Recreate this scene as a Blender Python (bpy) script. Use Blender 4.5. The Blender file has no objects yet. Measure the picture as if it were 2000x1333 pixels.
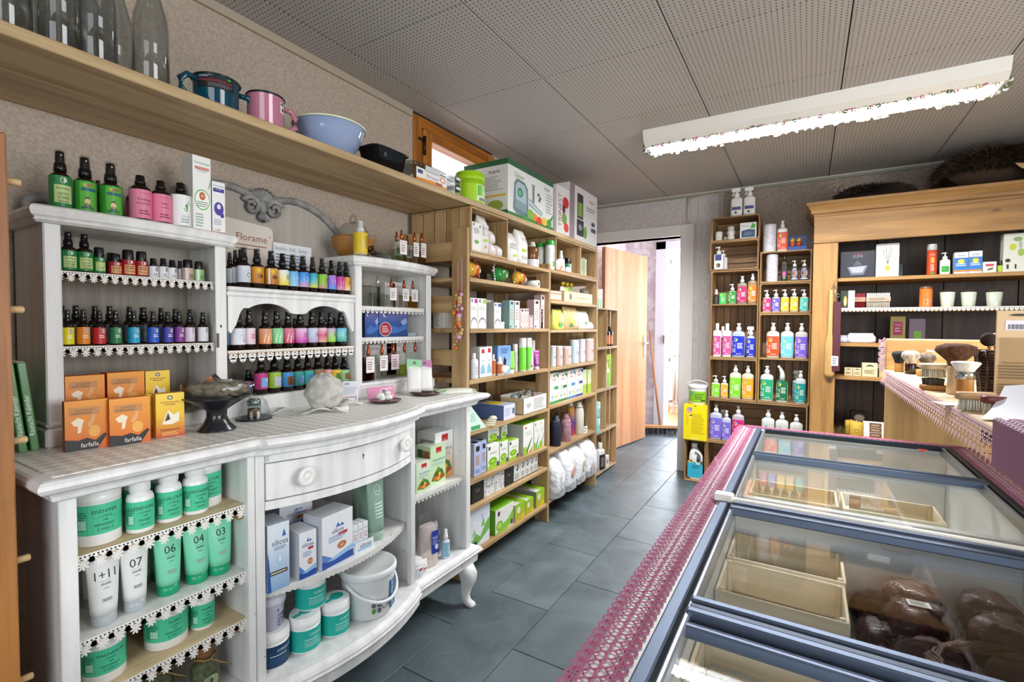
import bpy,math,random
from mathutils import Vector,Matrix
random.seed(7)
SC=bpy.context.scene
COL=SC.collection
PI=math.pi
# ---------------------------------------------------------------- camera, light, exposure
cam=bpy.data.cameras.new('camera');cam.sensor_width=36.0;cam.lens=17.1;cam.clip_start=0.02
cob=bpy.data.objects.new('camera',cam);COL.objects.link(cob);SC.camera=cob
cob.matrix_world=Matrix(((0.85517464,-0.02112436,0.51790935,0.0),(0.51830756,0.02367472,-0.85486653,0.0),(0.00579714,0.99949651,0.03119494,1.264),(0,0,0,1)))
SC.view_settings.view_transform='Standard';SC.view_settings.look='None'
SC.view_settings.gamma=1.0;SC.view_settings.use_curve_mapping=False
SC.view_settings.exposure=0.12
SC.cycles.transparent_max_bounces=32;SC.cycles.max_bounces=8
world=bpy.data.worlds.new('daylight');SC.world=world;world.use_nodes=True
world.node_tree.nodes['Background'].inputs[0].default_value=(0.80,0.90,1.0,1)
world.node_tree.nodes['Background'].inputs[1].default_value=1.6
def area(name,loc,rot,sx,sy,power,color=(1,1,1)):
 l=bpy.data.lights.new(name,'AREA');l.shape='RECTANGLE';l.size=sx;l.size_y=sy;l.energy=power;l.color=color
 o=bpy.data.objects.new(name,l);COL.objects.link(o);o.location=loc;o.rotation_euler=rot
 return o
area('daylight_shop_window',(0.6,-1.66,1.45),(PI/2,0,0),2.2,1.3,34,(0.90,0.95,1.0))
area('daylight_right_window',(2.56,0.9,1.5),(0,PI/2,0),1.2,1.6,66,(0.95,0.975,1.0))
area('daylight_small_window',(-2.00,2.36,2.12),(0,-PI/2,0),0.34,0.6,14,(0.92,0.96,1.0))
area('daylight_far_window',(-1.55,7.85,1.45),(-PI/2,0,0),1.9,1.5,260,(0.80,0.88,1.0))
area('daylight_passage_window',(-0.05,5.45,1.5),(0,PI/2,0),1.2,1.0,38,(0.80,0.88,1.0))
# ---------------------------------------------------------------- materials
def lin(c):
 return c/12.92 if c<=0.04045 else((c+0.055)/1.055)**2.4
def hexc(h):
 h=h.lstrip('#')
 return tuple(lin(int(h[i:i+2],16)/255)for i in(0,2,4))+(1,)
MATS={}
def newmat(key):
 m=bpy.data.materials.new(key);m.use_nodes=True
 nt=m.node_tree
 return m,nt,nt.nodes['Principled BSDF']
def C(h,rough=0.5,metal=0.0,spec=0.5):
 """plain coloured material"""
 k=(h,rough,metal,spec)
 if k in MATS:return MATS[k]
 m,nt,b=newmat('col_%s_%d'%(h,rough*100))
 b.inputs['Base Color'].default_value=hexc(h);b.inputs['Roughness'].default_value=rough
 b.inputs['Metallic'].default_value=metal;b.inputs['Specular IOR Level'].default_value=spec
 MATS[k]=m
 return m
def G(c1,c2,z0,z1,axis='Z',c3=None):
 """printed colour gradient along a local axis"""
 k=('g',c1,c2,c3,z0,z1,axis)
 if k in MATS:return MATS[k]
 m,nt,b=newmat('print_gradient');b.inputs['Roughness'].default_value=0.45
 tc=nt.nodes.new('ShaderNodeTexCoord');sp=nt.nodes.new('ShaderNodeSeparateXYZ');mr=nt.nodes.new('ShaderNodeMapRange')
 cr=nt.nodes.new('ShaderNodeValToRGB')
 nt.links.new(tc.outputs['Object'],sp.inputs[0]);nt.links.new(sp.outputs[axis],mr.inputs[0])
 mr.inputs[1].default_value=z0;mr.inputs[2].default_value=z1
 nt.links.new(mr.outputs[0],cr.inputs[0]);nt.links.new(cr.outputs[0],b.inputs['Base Color'])
 cr.color_ramp.elements[0].color=hexc(c1);cr.color_ramp.elements[1].color=hexc(c2)
 if c3:
  cr.color_ramp.elements[1].color=hexc(c3);e=cr.color_ramp.elements.new(0.5);e.color=hexc(c2)
 MATS[k]=m
 return m
def noise_mix(key,ca,cb,scale,stretch=(1,1,1),rough=0.6,bump=0.0,bscale=None,detail=4,lo=0.35,hi=0.65,spec=0.5,dist=0.001):
 if key in MATS:return MATS[key]
 m,nt,b=newmat(key);N=nt.nodes.new;L=nt.links.new
 tc=N('ShaderNodeTexCoord');mp=N('ShaderNodeMapping');mp.inputs['Scale'].default_value=stretch
 nz=N('ShaderNodeTexNoise');nz.inputs['Scale'].default_value=scale;nz.inputs['Detail'].default_value=detail
 cr=N('ShaderNodeValToRGB')
 L(tc.outputs['Object'],mp.inputs[0]);L(mp.outputs[0],nz.inputs['Vector']);L(nz.outputs[0],cr.inputs[0])
 cr.color_ramp.elements[0].position=lo;cr.color_ramp.elements[1].position=hi
 cr.color_ramp.elements[0].color=hexc(ca);cr.color_ramp.elements[1].color=hexc(cb)
 L(cr.outputs[0],b.inputs['Base Color']);b.inputs['Roughness'].default_value=rough;b.inputs['Specular IOR Level'].default_value=spec
 if bump:
  n2=nz
  if bscale:
   n2=N('ShaderNodeTexNoise');n2.inputs['Scale'].default_value=bscale;n2.inputs['Detail'].default_value=3
   L(mp.outputs[0],n2.inputs['Vector'])
  bp=N('ShaderNodeBump');bp.inputs['Strength'].default_value=bump;bp.inputs['Distance'].default_value=dist
  L(n2.outputs[0],bp.inputs['Height']);L(bp.outputs[0],b.inputs['Normal'])
 MATS[key]=m
 return m
def wood(key,ca,cb,axis='y',rough=0.5,scale=6.0,knots=True):
 """board wood with grain along one local axis, rings and knots"""
 kk=('wood',key,axis)
 if kk in MATS:return MATS[kk]
 m,nt,b=newmat('wood_%s_%s'%(key,axis));N=nt.nodes.new;L=nt.links.new
 st={'x':(0.07,1,1),'y':(1,0.07,1),'z':(1,1,0.07)}[axis]
 tc=N('ShaderNodeTexCoord');oi=N('ShaderNodeObjectInfo');ad=N('ShaderNodeVectorMath');ad.operation='ADD'
 ml=N('ShaderNodeMath');ml.operation='MULTIPLY';ml.inputs[1].default_value=17.0
 L(oi.outputs['Random'],ml.inputs[0]);L(tc.outputs['Object'],ad.inputs[0]);L(ml.outputs[0],ad.inputs[1])
 mp=N('ShaderNodeMapping');mp.inputs['Scale'].default_value=st;L(ad.outputs[0],mp.inputs[0])
 nz=N('ShaderNodeTexNoise');nz.inputs['Scale'].default_value=scale;nz.inputs['Detail'].default_value=2;L(mp.outputs[0],nz.inputs['Vector'])
 wv=N('ShaderNodeMath');wv.operation='MULTIPLY';wv.inputs[1].default_value=34.0;L(nz.outputs[0],wv.inputs[0])
 sn=N('ShaderNodeMath');sn.operation='SINE';L(wv.outputs[0],sn.inputs[0])
 nf=N('ShaderNodeTexNoise');nf.inputs['Scale'].default_value=90;nf.inputs['Detail'].default_value=3;L(mp.outputs[0],nf.inputs['Vector'])
 mx=N('ShaderNodeMath');mx.operation='MULTIPLY_ADD';mx.inputs[1].default_value=0.28;L(sn.outputs[0],mx.inputs[0]);L(nf.outputs[0],mx.inputs[2])
 cr=N('ShaderNodeValToRGB');L(mx.outputs[0],cr.inputs[0])
 cr.color_ramp.elements[0].position=0.15;cr.color_ramp.elements[1].position=0.8
 cr.color_ramp.elements[0].color=hexc(ca);cr.color_ramp.elements[1].color=hexc(cb)
 out=cr.outputs[0]
 if knots:
  vo=N('ShaderNodeTexVoronoi');vo.inputs['Scale'].default_value=4.5
  mp2=N('ShaderNodeMapping');mp2.inputs['Scale'].default_value=tuple(0.45 if s<1 else 1.0 for s in st);L(ad.outputs[0],mp2.inputs[0]);L(mp2.outputs[0],vo.inputs['Vector'])
  lt=N('ShaderNodeMapRange');lt.inputs[1].default_value=0.03;lt.inputs[2].default_value=0.075;lt.inputs[3].default_value=1;lt.inputs[4].default_value=0
  L(vo.outputs['Distance'],lt.inputs[0])
  mc=N('ShaderNodeMixRGB');mc.inputs[2].default_value=tuple(0.35*v for v in hexc(ca)[:3])+(1,);L(lt.outputs[0],mc.inputs[0]);L(out,mc.inputs[1]);out=mc.outputs[0]
 L(out,b.inputs['Base Color']);b.inputs['Roughness'].default_value=rough
 bp=N('ShaderNodeBump');bp.inputs['Strength'].default_value=0.15;bp.inputs['Distance'].default_value=0.001;L(nf.outputs[0],bp.inputs['Height']);L(bp.outputs[0],b.inputs['Normal'])
 MATS[kk]=m
 return m
def pine(a='y'):return wood('pine','9d7c50','bd9d70',a)
def shelfpine(a='y'):return wood('shelfpine','a68a62','c4aa80',a)
def crate_wood(a='y'):return wood('crate','8a6740','ac8658',a,knots=True)
def honey(a='z'):return wood('honey','8e6636','ad8148',a)
def palewood(a='y'):return wood('pale','c4aa82','dfc8a2',a)
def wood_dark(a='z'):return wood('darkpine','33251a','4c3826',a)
def chest_wood(a='y'):return wood('pinecrate','d8c6a4','f2e6cc',a)
def paint():
 """distressed white chalk paint"""
 if 'paint' in MATS:return MATS['paint']
 m,nt,b=newmat('distressed_white_paint');N=nt.nodes.new;L=nt.links.new
 tc=N('ShaderNodeTexCoord');mp=N('ShaderNodeMapping');mp.inputs['Scale'].default_value=(26,26,2.2)
 nz=N('ShaderNodeTexNoise');nz.inputs['Scale'].default_value=1.0;nz.inputs['Detail'].default_value=6
 cr=N('ShaderNodeValToRGB');L(tc.outputs['Object'],mp.inputs[0]);L(mp.outputs[0],nz.inputs['Vector']);L(nz.outputs[0],cr.inputs[0])
 cr.color_ramp.elements[0].position=0.34;cr.color_ramp.elements[1].position=0.62
 cr.color_ramp.elements[0].color=hexc('dcdcdb');cr.color_ramp.elements[1].color=hexc('f0efec')
 n2=N('ShaderNodeTexNoise');n2.inputs['Scale'].default_value=55;n2.inputs['Detail'].default_value=5;L(tc.outputs['Object'],n2.inputs['Vector'])
 c2=N('ShaderNodeValToRGB');c2.color_ramp.elements[0].position=0.73;c2.color_ramp.elements[1].position=0.76;L(n2.outputs[0],c2.inputs[0])
 mx=N('ShaderNodeMixRGB');mx.inputs[2].default_value=hexc('4a4038');L(c2.outputs[0],mx.inputs[0]);L(cr.outputs[0],mx.inputs[1])
 L(mx.outputs[0],b.inputs['Base Color']);b.inputs['Roughness'].default_value=0.42
 MATS['paint']=m
 return m
def clear(key='clear',tint='ffffff',refl=1.0,rough=0.02,ior=1.45):
 """thin clear glass or plastic: transparent with fresnel reflection"""
 kk=('clear',key)
 if kk in MATS:return MATS[kk]
 m=bpy.data.materials.new('clear_'+key);m.use_nodes=True;nt=m.node_tree;N=nt.nodes.new;L=nt.links.new
 nt.nodes.remove(nt.nodes['Principled BSDF'])
 tr=N('ShaderNodeBsdfTransparent');tr.inputs[0].default_value=hexc(tint)
 gl=N('ShaderNodeBsdfGlossy');gl.inputs['Roughness'].default_value=rough
 fr=N('ShaderNodeFresnel');ge=N('ShaderNodeNewGeometry');io=N('ShaderNodeMapRange')
 io.inputs[3].default_value=ior;io.inputs[4].default_value=1.0/ior;L(ge.outputs['Backfacing'],io.inputs[0]);L(io.outputs[0],fr.inputs[0])
 mu=N('ShaderNodeMath');mu.operation='MULTIPLY';mu.inputs[1].default_value=refl;L(fr.outputs[0],mu.inputs[0])
 mx=N('ShaderNodeMixShader');L(mu.outputs[0],mx.inputs[0]);L(tr.outputs[0],mx.inputs[1]);L(gl.outputs[0],mx.inputs[2])
 L(mx.outputs[0],nt.nodes['Material Output'].inputs[0])
 MATS[kk]=m
 return m
def emit(key,h,s):
 if('e',key)in MATS:return MATS[('e',key)]
 m,nt,b=newmat('glow_'+key)
 b.inputs['Base Color'].default_value=hexc(h);b.inputs['Emission Color'].default_value=hexc(h);b.inputs['Emission Strength'].default_value=s
 MATS[('e',key)]=m
 return m
# ---------------------------------------------------------------- mesh builder
class MB:
 def __init__(s):s.v=[];s.f=[];s.m=[];s.mats=[];s.sm=[]
 def mi(s,mat):
  if mat not in s.mats:s.mats.append(mat)
  return s.mats.index(mat)
 def add(s,vs,fs,mat,smooth=False):
  o=len(s.v);s.v+=[tuple(v)for v in vs];i=s.mi(mat)
  for f in fs:s.f.append(tuple(o+k for k in f));s.m.append(i);s.sm.append(smooth)
  return s
 def box(s,x0,x1,y0,y1,z0,z1,mat):
  return s.add([(x0,y0,z0),(x1,y0,z0),(x1,y1,z0),(x0,y1,z0),(x0,y0,z1),(x1,y0,z1),(x1,y1,z1),(x0,y1,z1)],[(0,3,2,1),(4,5,6,7),(0,1,5,4),(1,2,6,5),(2,3,7,6),(3,0,4,7)],mat)
 def bbox(s,x0,x1,y0,y1,z0,z1,mat,b=0.003):
  """box with chamfered edges"""
  b=min(b,(x1-x0)*.49,(y1-y0)*.49,(z1-z0)*.49)
  vs=[];idx={}
  for sx in(0,1):
   for sy in(0,1):
    for sz in(0,1):
     for ax in range(3):
      p=[(x0,x1)[sx],(y0,y1)[sy],(z0,z1)[sz]]
      for k,sg in enumerate((sx,sy,sz)):
       if k!=ax:p[k]+=b if sg==0 else-b
      idx[(sx,sy,sz,ax)]=len(vs);vs.append(p)
  F=[]
  for ax in range(3):
   u,w=[k for k in range(3)if k!=ax]
   for sg in(0,1):
    q=[]
    for(a,c)in((0,0),(1,0),(1,1),(0,1)):
     k=[0,0,0];k[ax]=sg;k[u]=a;k[w]=c
     q.append(idx[(k[0],k[1],k[2],ax)])
    F.append(q)
  for ax in range(3):
   u,w=[k for k in range(3)if k!=ax]
   for a in(0,1):
    for c in(0,1):
     k0=[0,0,0];k0[u]=a;k0[w]=c;k1=k0[:];k1[ax]=1
     F.append([idx[tuple(k0)+(u,)],idx[tuple(k1)+(u,)],idx[tuple(k1)+(w,)],idx[tuple(k0)+(w,)]])
  for sx in(0,1):
   for sy in(0,1):
    for sz in(0,1):F.append([idx[(sx,sy,sz,k)]for k in range(3)])
  c=Vector(((x0+x1)/2,(y0+y1)/2,(z0+z1)/2));G2=[]
  for f in F:
   P=[Vector(vs[k])for k in f];n=(P[1]-P[0]).cross(P[2]-P[0])
   G2.append(f if n.dot(sum(P,Vector())/len(P)-c)>0 else f[::-1])
  return s.add(vs,G2,mat)
 def loft(s,secs,mat,seg=20,cap=(True,True),off=(0,0),smooth=True):
  """stack of superellipse sections (z, rx, ry, n[, dx, dy])"""
  vs=[];
  for sc in secs:
   z,rx,ry=sc[:3];n=sc[3]if len(sc)>3 else 2;dx=sc[4]if len(sc)>4 else 0;dy=sc[5]if len(sc)>5 else 0
   for i in range(seg):
    t=2*PI*(i+0.5)/seg;c,sn=math.cos(t),math.sin(t)
    if n!=2:
     q=(abs(c)**n+abs(sn)**n)**(-1.0/n);c*=q;sn*=q
    vs.append((off[0]+dx+rx*c,off[1]+dy+ry*sn,z))
  F=[]
  for j in range(len(secs)-1):
   for i in range(seg):
    k=(i+1)%seg
    F.append((j*seg+i,j*seg+k,(j+1)*seg+k,(j+1)*seg+i))
  s.add(vs,F,mat,smooth)
  o=len(s.v)-len(vs);mi=s.mi(mat)
  if cap[0]:s.f.append(tuple(o+i for i in range(seg))[::-1]);s.m.append(mi);s.sm.append(False)
  if cap[1]:s.f.append(tuple(o+(len(secs)-1)*seg+i for i in range(seg)));s.m.append(mi);s.sm.append(False)
  return s
 def lathe(s,prof,mat,seg=24,cap=(True,True),off=(0,0)):
  return s.loft([(z,r,r,2)for r,z in prof],mat,seg,cap,off)
 def tube(s,pts,r,mat,seg=8,caps=True,closed=False):
  P=[Vector(p)for p in pts];n=len(P);rs=r if isinstance(r,(list,tuple))else[r]*n
  vs=[];up=Vector((0.13,0.07,1)).normalized()
  for i,p in enumerate(P):
   if closed:d=P[(i+1)%n]-P[i-1]
   else:d=P[min(i+1,n-1)]-P[max(i-1,0)]
   d.normalize();a=d.cross(up)
   if a.length<1e-3:a=d.cross(Vector((1,0,0)))
   a.normalize();b=d.cross(a);b.normalize()
   for k in range(seg):
    t=2*PI*k/seg;vs.append(p+a*(rs[i]*math.cos(t))+b*(rs[i]*math.sin(t)))
  F=[]
  for j in range(n if closed else n-1):
   j2=(j+1)%n
   for k in range(seg):F.append((j*seg+k,j2*seg+k,j2*seg+(k+1)%seg,j*seg+(k+1)%seg))
  if caps and not closed:F.append(tuple(range(seg)));F.append(tuple((n-1)*seg+k for k in range(seg))[::-1])
  return s.add(vs,F,mat,True)
 def prism(s,poly,a0,a1,mat,axis='y',smooth=False):
  """extrude a 2D polygon; axis = extrusion axis. poly coords are the other two axes in xyz order"""
  def P(u,v,w):return{'x':(w,u,v),'y':(u,w,v),'z':(u,v,w)}[axis]
  n=len(poly);vs=[P(u,v,a0)for u,v in poly]+[P(u,v,a1)for u,v in poly]
  F=[tuple(range(n)),tuple(range(n,2*n))[::-1]]
  for i in range(n):F.append((i,i+n,(i+1)%n+n,(i+1)%n))
  return s.add(vs,F,mat,smooth)
 def sphere(s,c,rx,ry,rz,mat,seg=14,rings=9,fn=None):
  vs=[];F=[]
  for j in range(rings+1):
   ph=PI*j/rings
   for i in range(seg):
    t=2*PI*i/seg;k=fn(t,ph)if fn else 1.0
    vs.append((c[0]+rx*k*math.sin(ph)*math.cos(t),c[1]+ry*k*math.sin(ph)*math.sin(t),c[2]-rz*k*math.cos(ph)))
  for j in range(rings):
   for i in range(seg):
    k=(i+1)%seg;F.append((j*seg+i,j*seg+k,(j+1)*seg+k,(j+1)*seg+i))
  return s.add(vs,F,mat,True)
 def xf(s,M,start=0):
  s.v[start:]=[tuple(M@Vector(v))for v in s.v[start:]]
  return s
 def mesh(s,name):
  me=bpy.data.meshes.new(name);me.from_pydata(s.v,[],s.f)
  for m in s.mats:me.materials.append(m)
  me.polygons.foreach_set('material_index',s.m);me.polygons.foreach_set('use_smooth',s.sm)
  me.update()
  return me
 def build(s,name,parent=None,loc=(0,0,0),rz=0.0,rot=None):
  o=bpy.data.objects.new(name,s.mesh(name));COL.objects.link(o);o.location=loc
  o.rotation_euler=rot if rot else(0,0,rz)
  if parent:o.parent=parent
  return o
def thing(name,label,cat,loc=(0,0,0),rz=0.0,group=None,rot=None):
 o=bpy.data.objects.new(name,None);COL.objects.link(o);o.empty_display_size=0.05
 o.location=loc;o.rotation_euler=rot if rot else(0,0,rz);tag(o,label,cat,group)
 return o
def tag(o,label,cat,group=None):
 o['label']=label;o['category']=cat
 if group:o['group']=group
 return o
def struct(o,label=None):
 o['kind']='structure'
 if label:o['label']=label
 return o
def stuff(o):
 o['kind']='stuff'
 return o
def copy_mesh_obj(src,name,parent,loc,rz=0.0):
 o=bpy.data.objects.new(name,src.data if hasattr(src,'data')else src);COL.objects.link(o);o.location=loc;o.rotation_euler=(0,0,rz)
 if parent:o.parent=parent
 return o
# ---------------------------------------------------------------- flat print (lettering and coloured patches)
TXT={}
def text_geo(t):
 """(verts2d, faces, width) of a string with cap height 1, centred"""
 if t in TXT:return TXT[t]
 cu=bpy.data.curves.new('lettering','FONT');cu.body=t;cu.size=1.0;cu.resolution_u=2;cu.align_x='CENTER'
 ob=bpy.data.objects.new('lettering',cu);me=bpy.data.meshes.new_from_object(ob)
 vs=[(v.co.x/0.7,v.co.y/0.7)for v in me.vertices];fs=[tuple(p.vertices)for p in me.polygons]
 xs=[v[0]for v in vs]or[0]
 c=(min(xs)+max(xs))/2;vs=[(x-c,y-0.5)for x,y in vs]
 TXT[t]=(vs,fs,max(xs)-min(xs))
 bpy.data.objects.remove(ob);bpy.data.curves.remove(cu);bpy.data.meshes.remove(me)
 return TXT[t]
def prints(shapes,W,H,fn,parent,name='print',nx=1):
 """shapes in face fractions (0..1); fn(u, v, lift) -> local xyz with u, v in metres from the face centre/bottom"""
 b=MB()
 for k,sh in enumerate(shapes):
  kind=sh[0];lift=0.0003+0.00012*k
  def mapv(u,v):return fn((u-0.5)*W,v*H,lift)
  col=lambda c:c if not isinstance(c,str)else C(c,0.45)
  if kind=='r':
   _,u0,v0,u1,v1,c=sh;n=max(1,int(math.ceil(nx*abs(u1-u0))))
   vs=[];F=[]
   for i in range(n+1):
    u=u0+(u1-u0)*i/n;vs+=[mapv(u,v0),mapv(u,v1)]
   for i in range(n):F.append((2*i,2*i+2,2*i+3,2*i+1))
   b.add(vs,F,col(c))
  elif kind=='e':
   _,uc,vc,ru,rv,c=sh;n=14
   b.add([mapv(uc+ru*math.cos(2*PI*i/n),vc+rv*math.sin(2*PI*i/n))for i in range(n)],[tuple(range(n))],col(c))
  elif kind=='p':
   b.add([mapv(u,v)for u,v in sh[1]],[tuple(range(len(sh[1])))],col(sh[2]))
  elif kind=='t':
   _,t,uc,vc,hh,c=sh[:6];rot=sh[6]if len(sh)>6 else 0;mw=sh[7]if len(sh)>7 else 0.96
   vs,fs,wd=text_geo(t);hm=hh*H
   lim=mw*(H if rot else W);sx=hm
   if wd*hm>lim:sx=lim/wd
   q=[]
   for x,y in vs:
    a,d=x*sx,y*hm
    if rot==1:a,d=-d,a
    elif rot==-1:a,d=d,-a
    q.append(fn((uc-0.5)*W+a,vc*H+d,lift))
   b.add(q,fs,col(c))
  elif kind=='l':
   _,u0,v0,u1,v1,n,c=sh;rr=random.Random(int(u0*1000)+int(v0*777)+n)
   for i in range(n):
    v=v1+(v0-v1)*(i+0.5)/n;t=(v1-v0)/n*0.22;e=u1-(u1-u0)*rr.uniform(0,0.25)
    m=max(1,int(math.ceil(nx*abs(e-u0))));vs=[];F=[]
    for j in range(m+1):
     u=u0+(e-u0)*j/m;vs+=[mapv(u,v-t),mapv(u,v+t)]
    for j in range(m):F.append((2*j,2*j+2,2*j+3,2*j+1))
    b.add(vs,F,col(c))
 return b.build(name,parent)
def flat(d,z0=0.0,x0=0.0):return lambda u,v,k:(x0+u,-d/2-k,z0+v)
def flat_left(w,z0=0.0):return lambda u,v,k:(-w/2-k,-u,z0+v)
def flat_top(h,d):return lambda u,v,k:(u,-d/2+v,h+k)
def cyl(r,z0=0.0,a0=0.0):return lambda u,v,k:((r+k)*math.sin(u/r+a0),-(r+k)*math.cos(u/r+a0),z0+v)
# ---------------------------------------------------------------- product builders (front of every product is local -Y)
LW=PI/2
BAY=[None]
def fitin(x,y,z,hw,h,rz):
 if BAY[0]:
  a,c,t=BAY[0];k=max(1e-4,(c-a)/2-hw-.001);m=(a+c)/2
  if abs(rz)<.5:x=m+max(-k,min(k,x-m))
  else:y=m+max(-k,min(k,y-m))
  h=min(h,t-z-.002)
 return x,y,h
def carton(name,label,x,y,z,w,h,d,col,shapes=(),rz=LW,cat='box',group=None,left=None,top=None,lcol=None,front_at=True,tilt=0.0):
 """printed carton; x, y = middle of its front edge (front_at) or of its footprint"""
 x,y,h=fitin(x,y,z,w/2+.001+abs(math.sin(rz-LW))*d*.5*(abs(rz)>.5),h,rz)
 if front_at:x,y=x+math.sin(rz)*(-d/2),y-(-math.cos(rz))*(d/2)
 t=thing(name,label,cat,(x,y,z),rz,group,rot=(tilt,0,rz))
 b=MB();m=C(col,0.5);b.bbox(-w/2,w/2,-d/2,d/2,0,h,m,min(0.0012,w*.05));b.build('carton',t)
 if shapes:prints(shapes,w,h,flat(d),t)
 lf=[('r',0,0.003,1,0.997,lcol)]if lcol else[]
 if left:lf+=left
 if lf:prints(lf,d,h,flat_left(w),t,'side_print')
 if top:prints(top,w,d,flat_top(h,d),t,'top_print')
 return t
def label_band(t,r,z0,z1,color,span,shapes=(),a0=0.0,nx=16):
 """paper label wrapped on a round container: span = arc in radians"""
 W=r*span
 return prints([('r',0,0,1,1,color)]+list(shapes),W,z1-z0,cyl(r+0.0004,z0,a0),t,'label',nx)
def spray(name,label,x,y,z,r,h,lab,lz=(0.09,0.5),shapes=(),glass='1a0f0a',cap='0d0d0f',overcap=True,cat='bottle',group=None,rz=LW,kind='spray',a0=0.0,span=4.2):
 x,y,h=fitin(x,y,z,r,h,rz);t=thing(name,label,cat,(x,y,z),rz,group)
 gm=C(glass,0.08);cm=C(cap,0.3);b=MB()
 if kind=='spray':
  b.lathe([(r*.9,0),(r,h*.015),(r,h*.54),(r*.93,h*.575),(r*.6,h*.62),(r*.46,h*.635),(r*.46,h*.67)],gm);b.build('bottle',t)
  b=MB();b.lathe([(r*.58,h*.64),(r*.6,h*.70),(r*.55,h*.775),(r*.44,h*.785),(r*.4,h*.965),(r*.34,h*.975)],cm,16);b.build('spray_head',t)
  b=MB();b.lathe([(r*.09,0),(r*.09,r*.06)],C('c8c8c8',.3),8).xf(Matrix.Translation((0,-r*.40,h*.91))@Matrix.Rotation(PI/2,4,'X'));b.build('nozzle',t)
  if overcap:
   b=MB();b.lathe([(r*.53,h*.78),(r*.51,h*.985),(r*.45,h*1.0)],clear('cap','f4f6f8',1.6),16,(False,True));b.build('overcap',t)
 elif kind=='drop':
  b.lathe([(r*.9,0),(r,h*.02),(r,h*.52),(r*.9,h*.57),(r*.55,h*.61),(r*.5,h*.63)],gm);b.build('bottle',t)
  b=MB();b.lathe([(r*.82,h*.60),(r*.84,h*.64),(r*.8,h*.96),(r*.7,h)],cm,18);b.build('screw_cap',t)
 elif kind=='small':
  b.lathe([(r*.9,0),(r,h*.02),(r,h*.55),(r*.8,h*.61),(r*.5,h*.63)],gm);b.build('bottle',t)
  b=MB();b.lathe([(r*.72,h*.61),(r*.74,h*.70),(r*.66,h*.72),(r*.64,h*.97),(r*.58,h)],cm,16);b.build('screw_cap',t)
 elif kind=='flip':
  b.lathe([(r*.9,0),(r,h*.015),(r,h*.66),(r*.94,h*.72),(r*.6,h*.79),(r*.45,h*.8),(r*.45,h*.83)],gm);b.build('bottle',t)
  b=MB();b.lathe([(r*.5,h*.81),(r*.52,h*.87),(r*.44,h*.88),(r*.42,h*.985),(r*.36,h)],cm,16);b.build('screw_cap',t)
 label_band(t,r,h*lz[0],h*lz[1],lab,span,shapes,a0)
 return t
def tub(name,label,x,y,z,r,h,body,lid,lab,lz,shapes,cat='tub',group=None,rz=LW,lidh=0.24,a0=0.0,span=4.6,liprint=None,lidr=1.0):
 x,y,h=fitin(x,y,z,r*max(1,lidr),h,rz);t=thing(name,label,cat,(x,y,z),rz,group)
 b=MB();b.lathe([(r*.95,0),(r*.985,h*.015),(r*.985,h*(1-lidh)),(r*.93,h*(1-lidh)),(r*.93,h*(1-lidh*.5))],C(body,.35),28);b.build('tub',t)
 b=MB();q=r*lidr;b.lathe([(q*.99,h*(1-lidh)+.0005),(q,h*(1-lidh)+.002),(q,h*(1-lidh*.45)),(q*.97,h*(1-lidh*.42)),(q*.97,h*.98),(q*.92,h)],C(lid,.3),28);b.build('lid',t)
 label_band(t,r*.985,h*lz[0],h*lz[1],lab,span,shapes,a0,20)
 if liprint:prints(liprint,2*r,2*r,lambda u,v,k:(u,-r+v,h+k),t,'lid_print')
 return t
def pill(name,label,x,y,z,r,h,lab,shapes,body='f4f4f2',cap='f2f2f0',lz=(0.08,0.62),cat='bottle',group=None,rz=LW,a0=0.0):
 x,y,h=fitin(x,y,z,r,h,rz);t=thing(name,label,cat,(x,y,z),rz,group)
 b=MB();b.lathe([(r*.95,0),(r,h*.015),(r,h*.66),(r*.9,h*.73),(r*.62,h*.77),(r*.62,h*.8)],C(body,.3));b.build('bottle',t)
 b=MB();b.lathe([(r*.72,h*.775),(r*.74,h*.79),(r*.74,h*.96),(r*.68,h)],C(cap,.35));
 for i in range(28):
  a=2*PI*i/28;b.tube([(r*.745*math.cos(a),r*.745*math.sin(a),h*.80),(r*.745*math.cos(a),r*.745*math.sin(a),h*.95)],r*.022,C(cap,.35),4)
 b.build('cap',t)
 label_band(t,r,h*lz[0],h*lz[1],lab,4.8,shapes,a0,20)
 return t
def cream_tube(name,label,x,y,z,w,h,body,cap,shapes=(),group=None,rz=LW,caph=0.16,cat='tube',flare=1.0,tilt=0.0):
 """tube standing on its cap, flat crimp on top"""
 x,y,h=fitin(x,y,z,w/2,h,rz);t=thing(name,label,cat,(x,y,z),rz,group,rot=(tilt,0,rz))
 r=w*.36;m=C(body,.35);b=MB()
 S=9;secs=[]
 for i in range(S):
  f=i/(S-1);zz=h*caph+f*(h*(1-caph));secs.append((zz,r*1.02+(w/2*flare-r)*f,max(0.0012,r*1.02*(1-f**1.6)),2.2))
 b.loft(secs,m,24);b.build('tube',t)
 b=MB();b.loft([(0,r*.98,r*.98),(h*.004,r,r),(h*caph,r*1.01,r*1.01)],C(cap,.3),24);b.build('cap',t)
 if shapes:
  def fn(u,v,k):
   f=max(0,min(1,(v-h*caph)/(h*(1-caph))));rx=r*1.02+(w/2*flare-r)*f;ry=max(0.0012,r*1.02*(1-f**1.6))
   s=max(-0.98,min(0.98,u/rx));return(u,-ry*math.sqrt(1-s*s)-0.0006-k,v)
  prints(shapes,w*.74,h,fn,t,'print',8)
 return t
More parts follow.
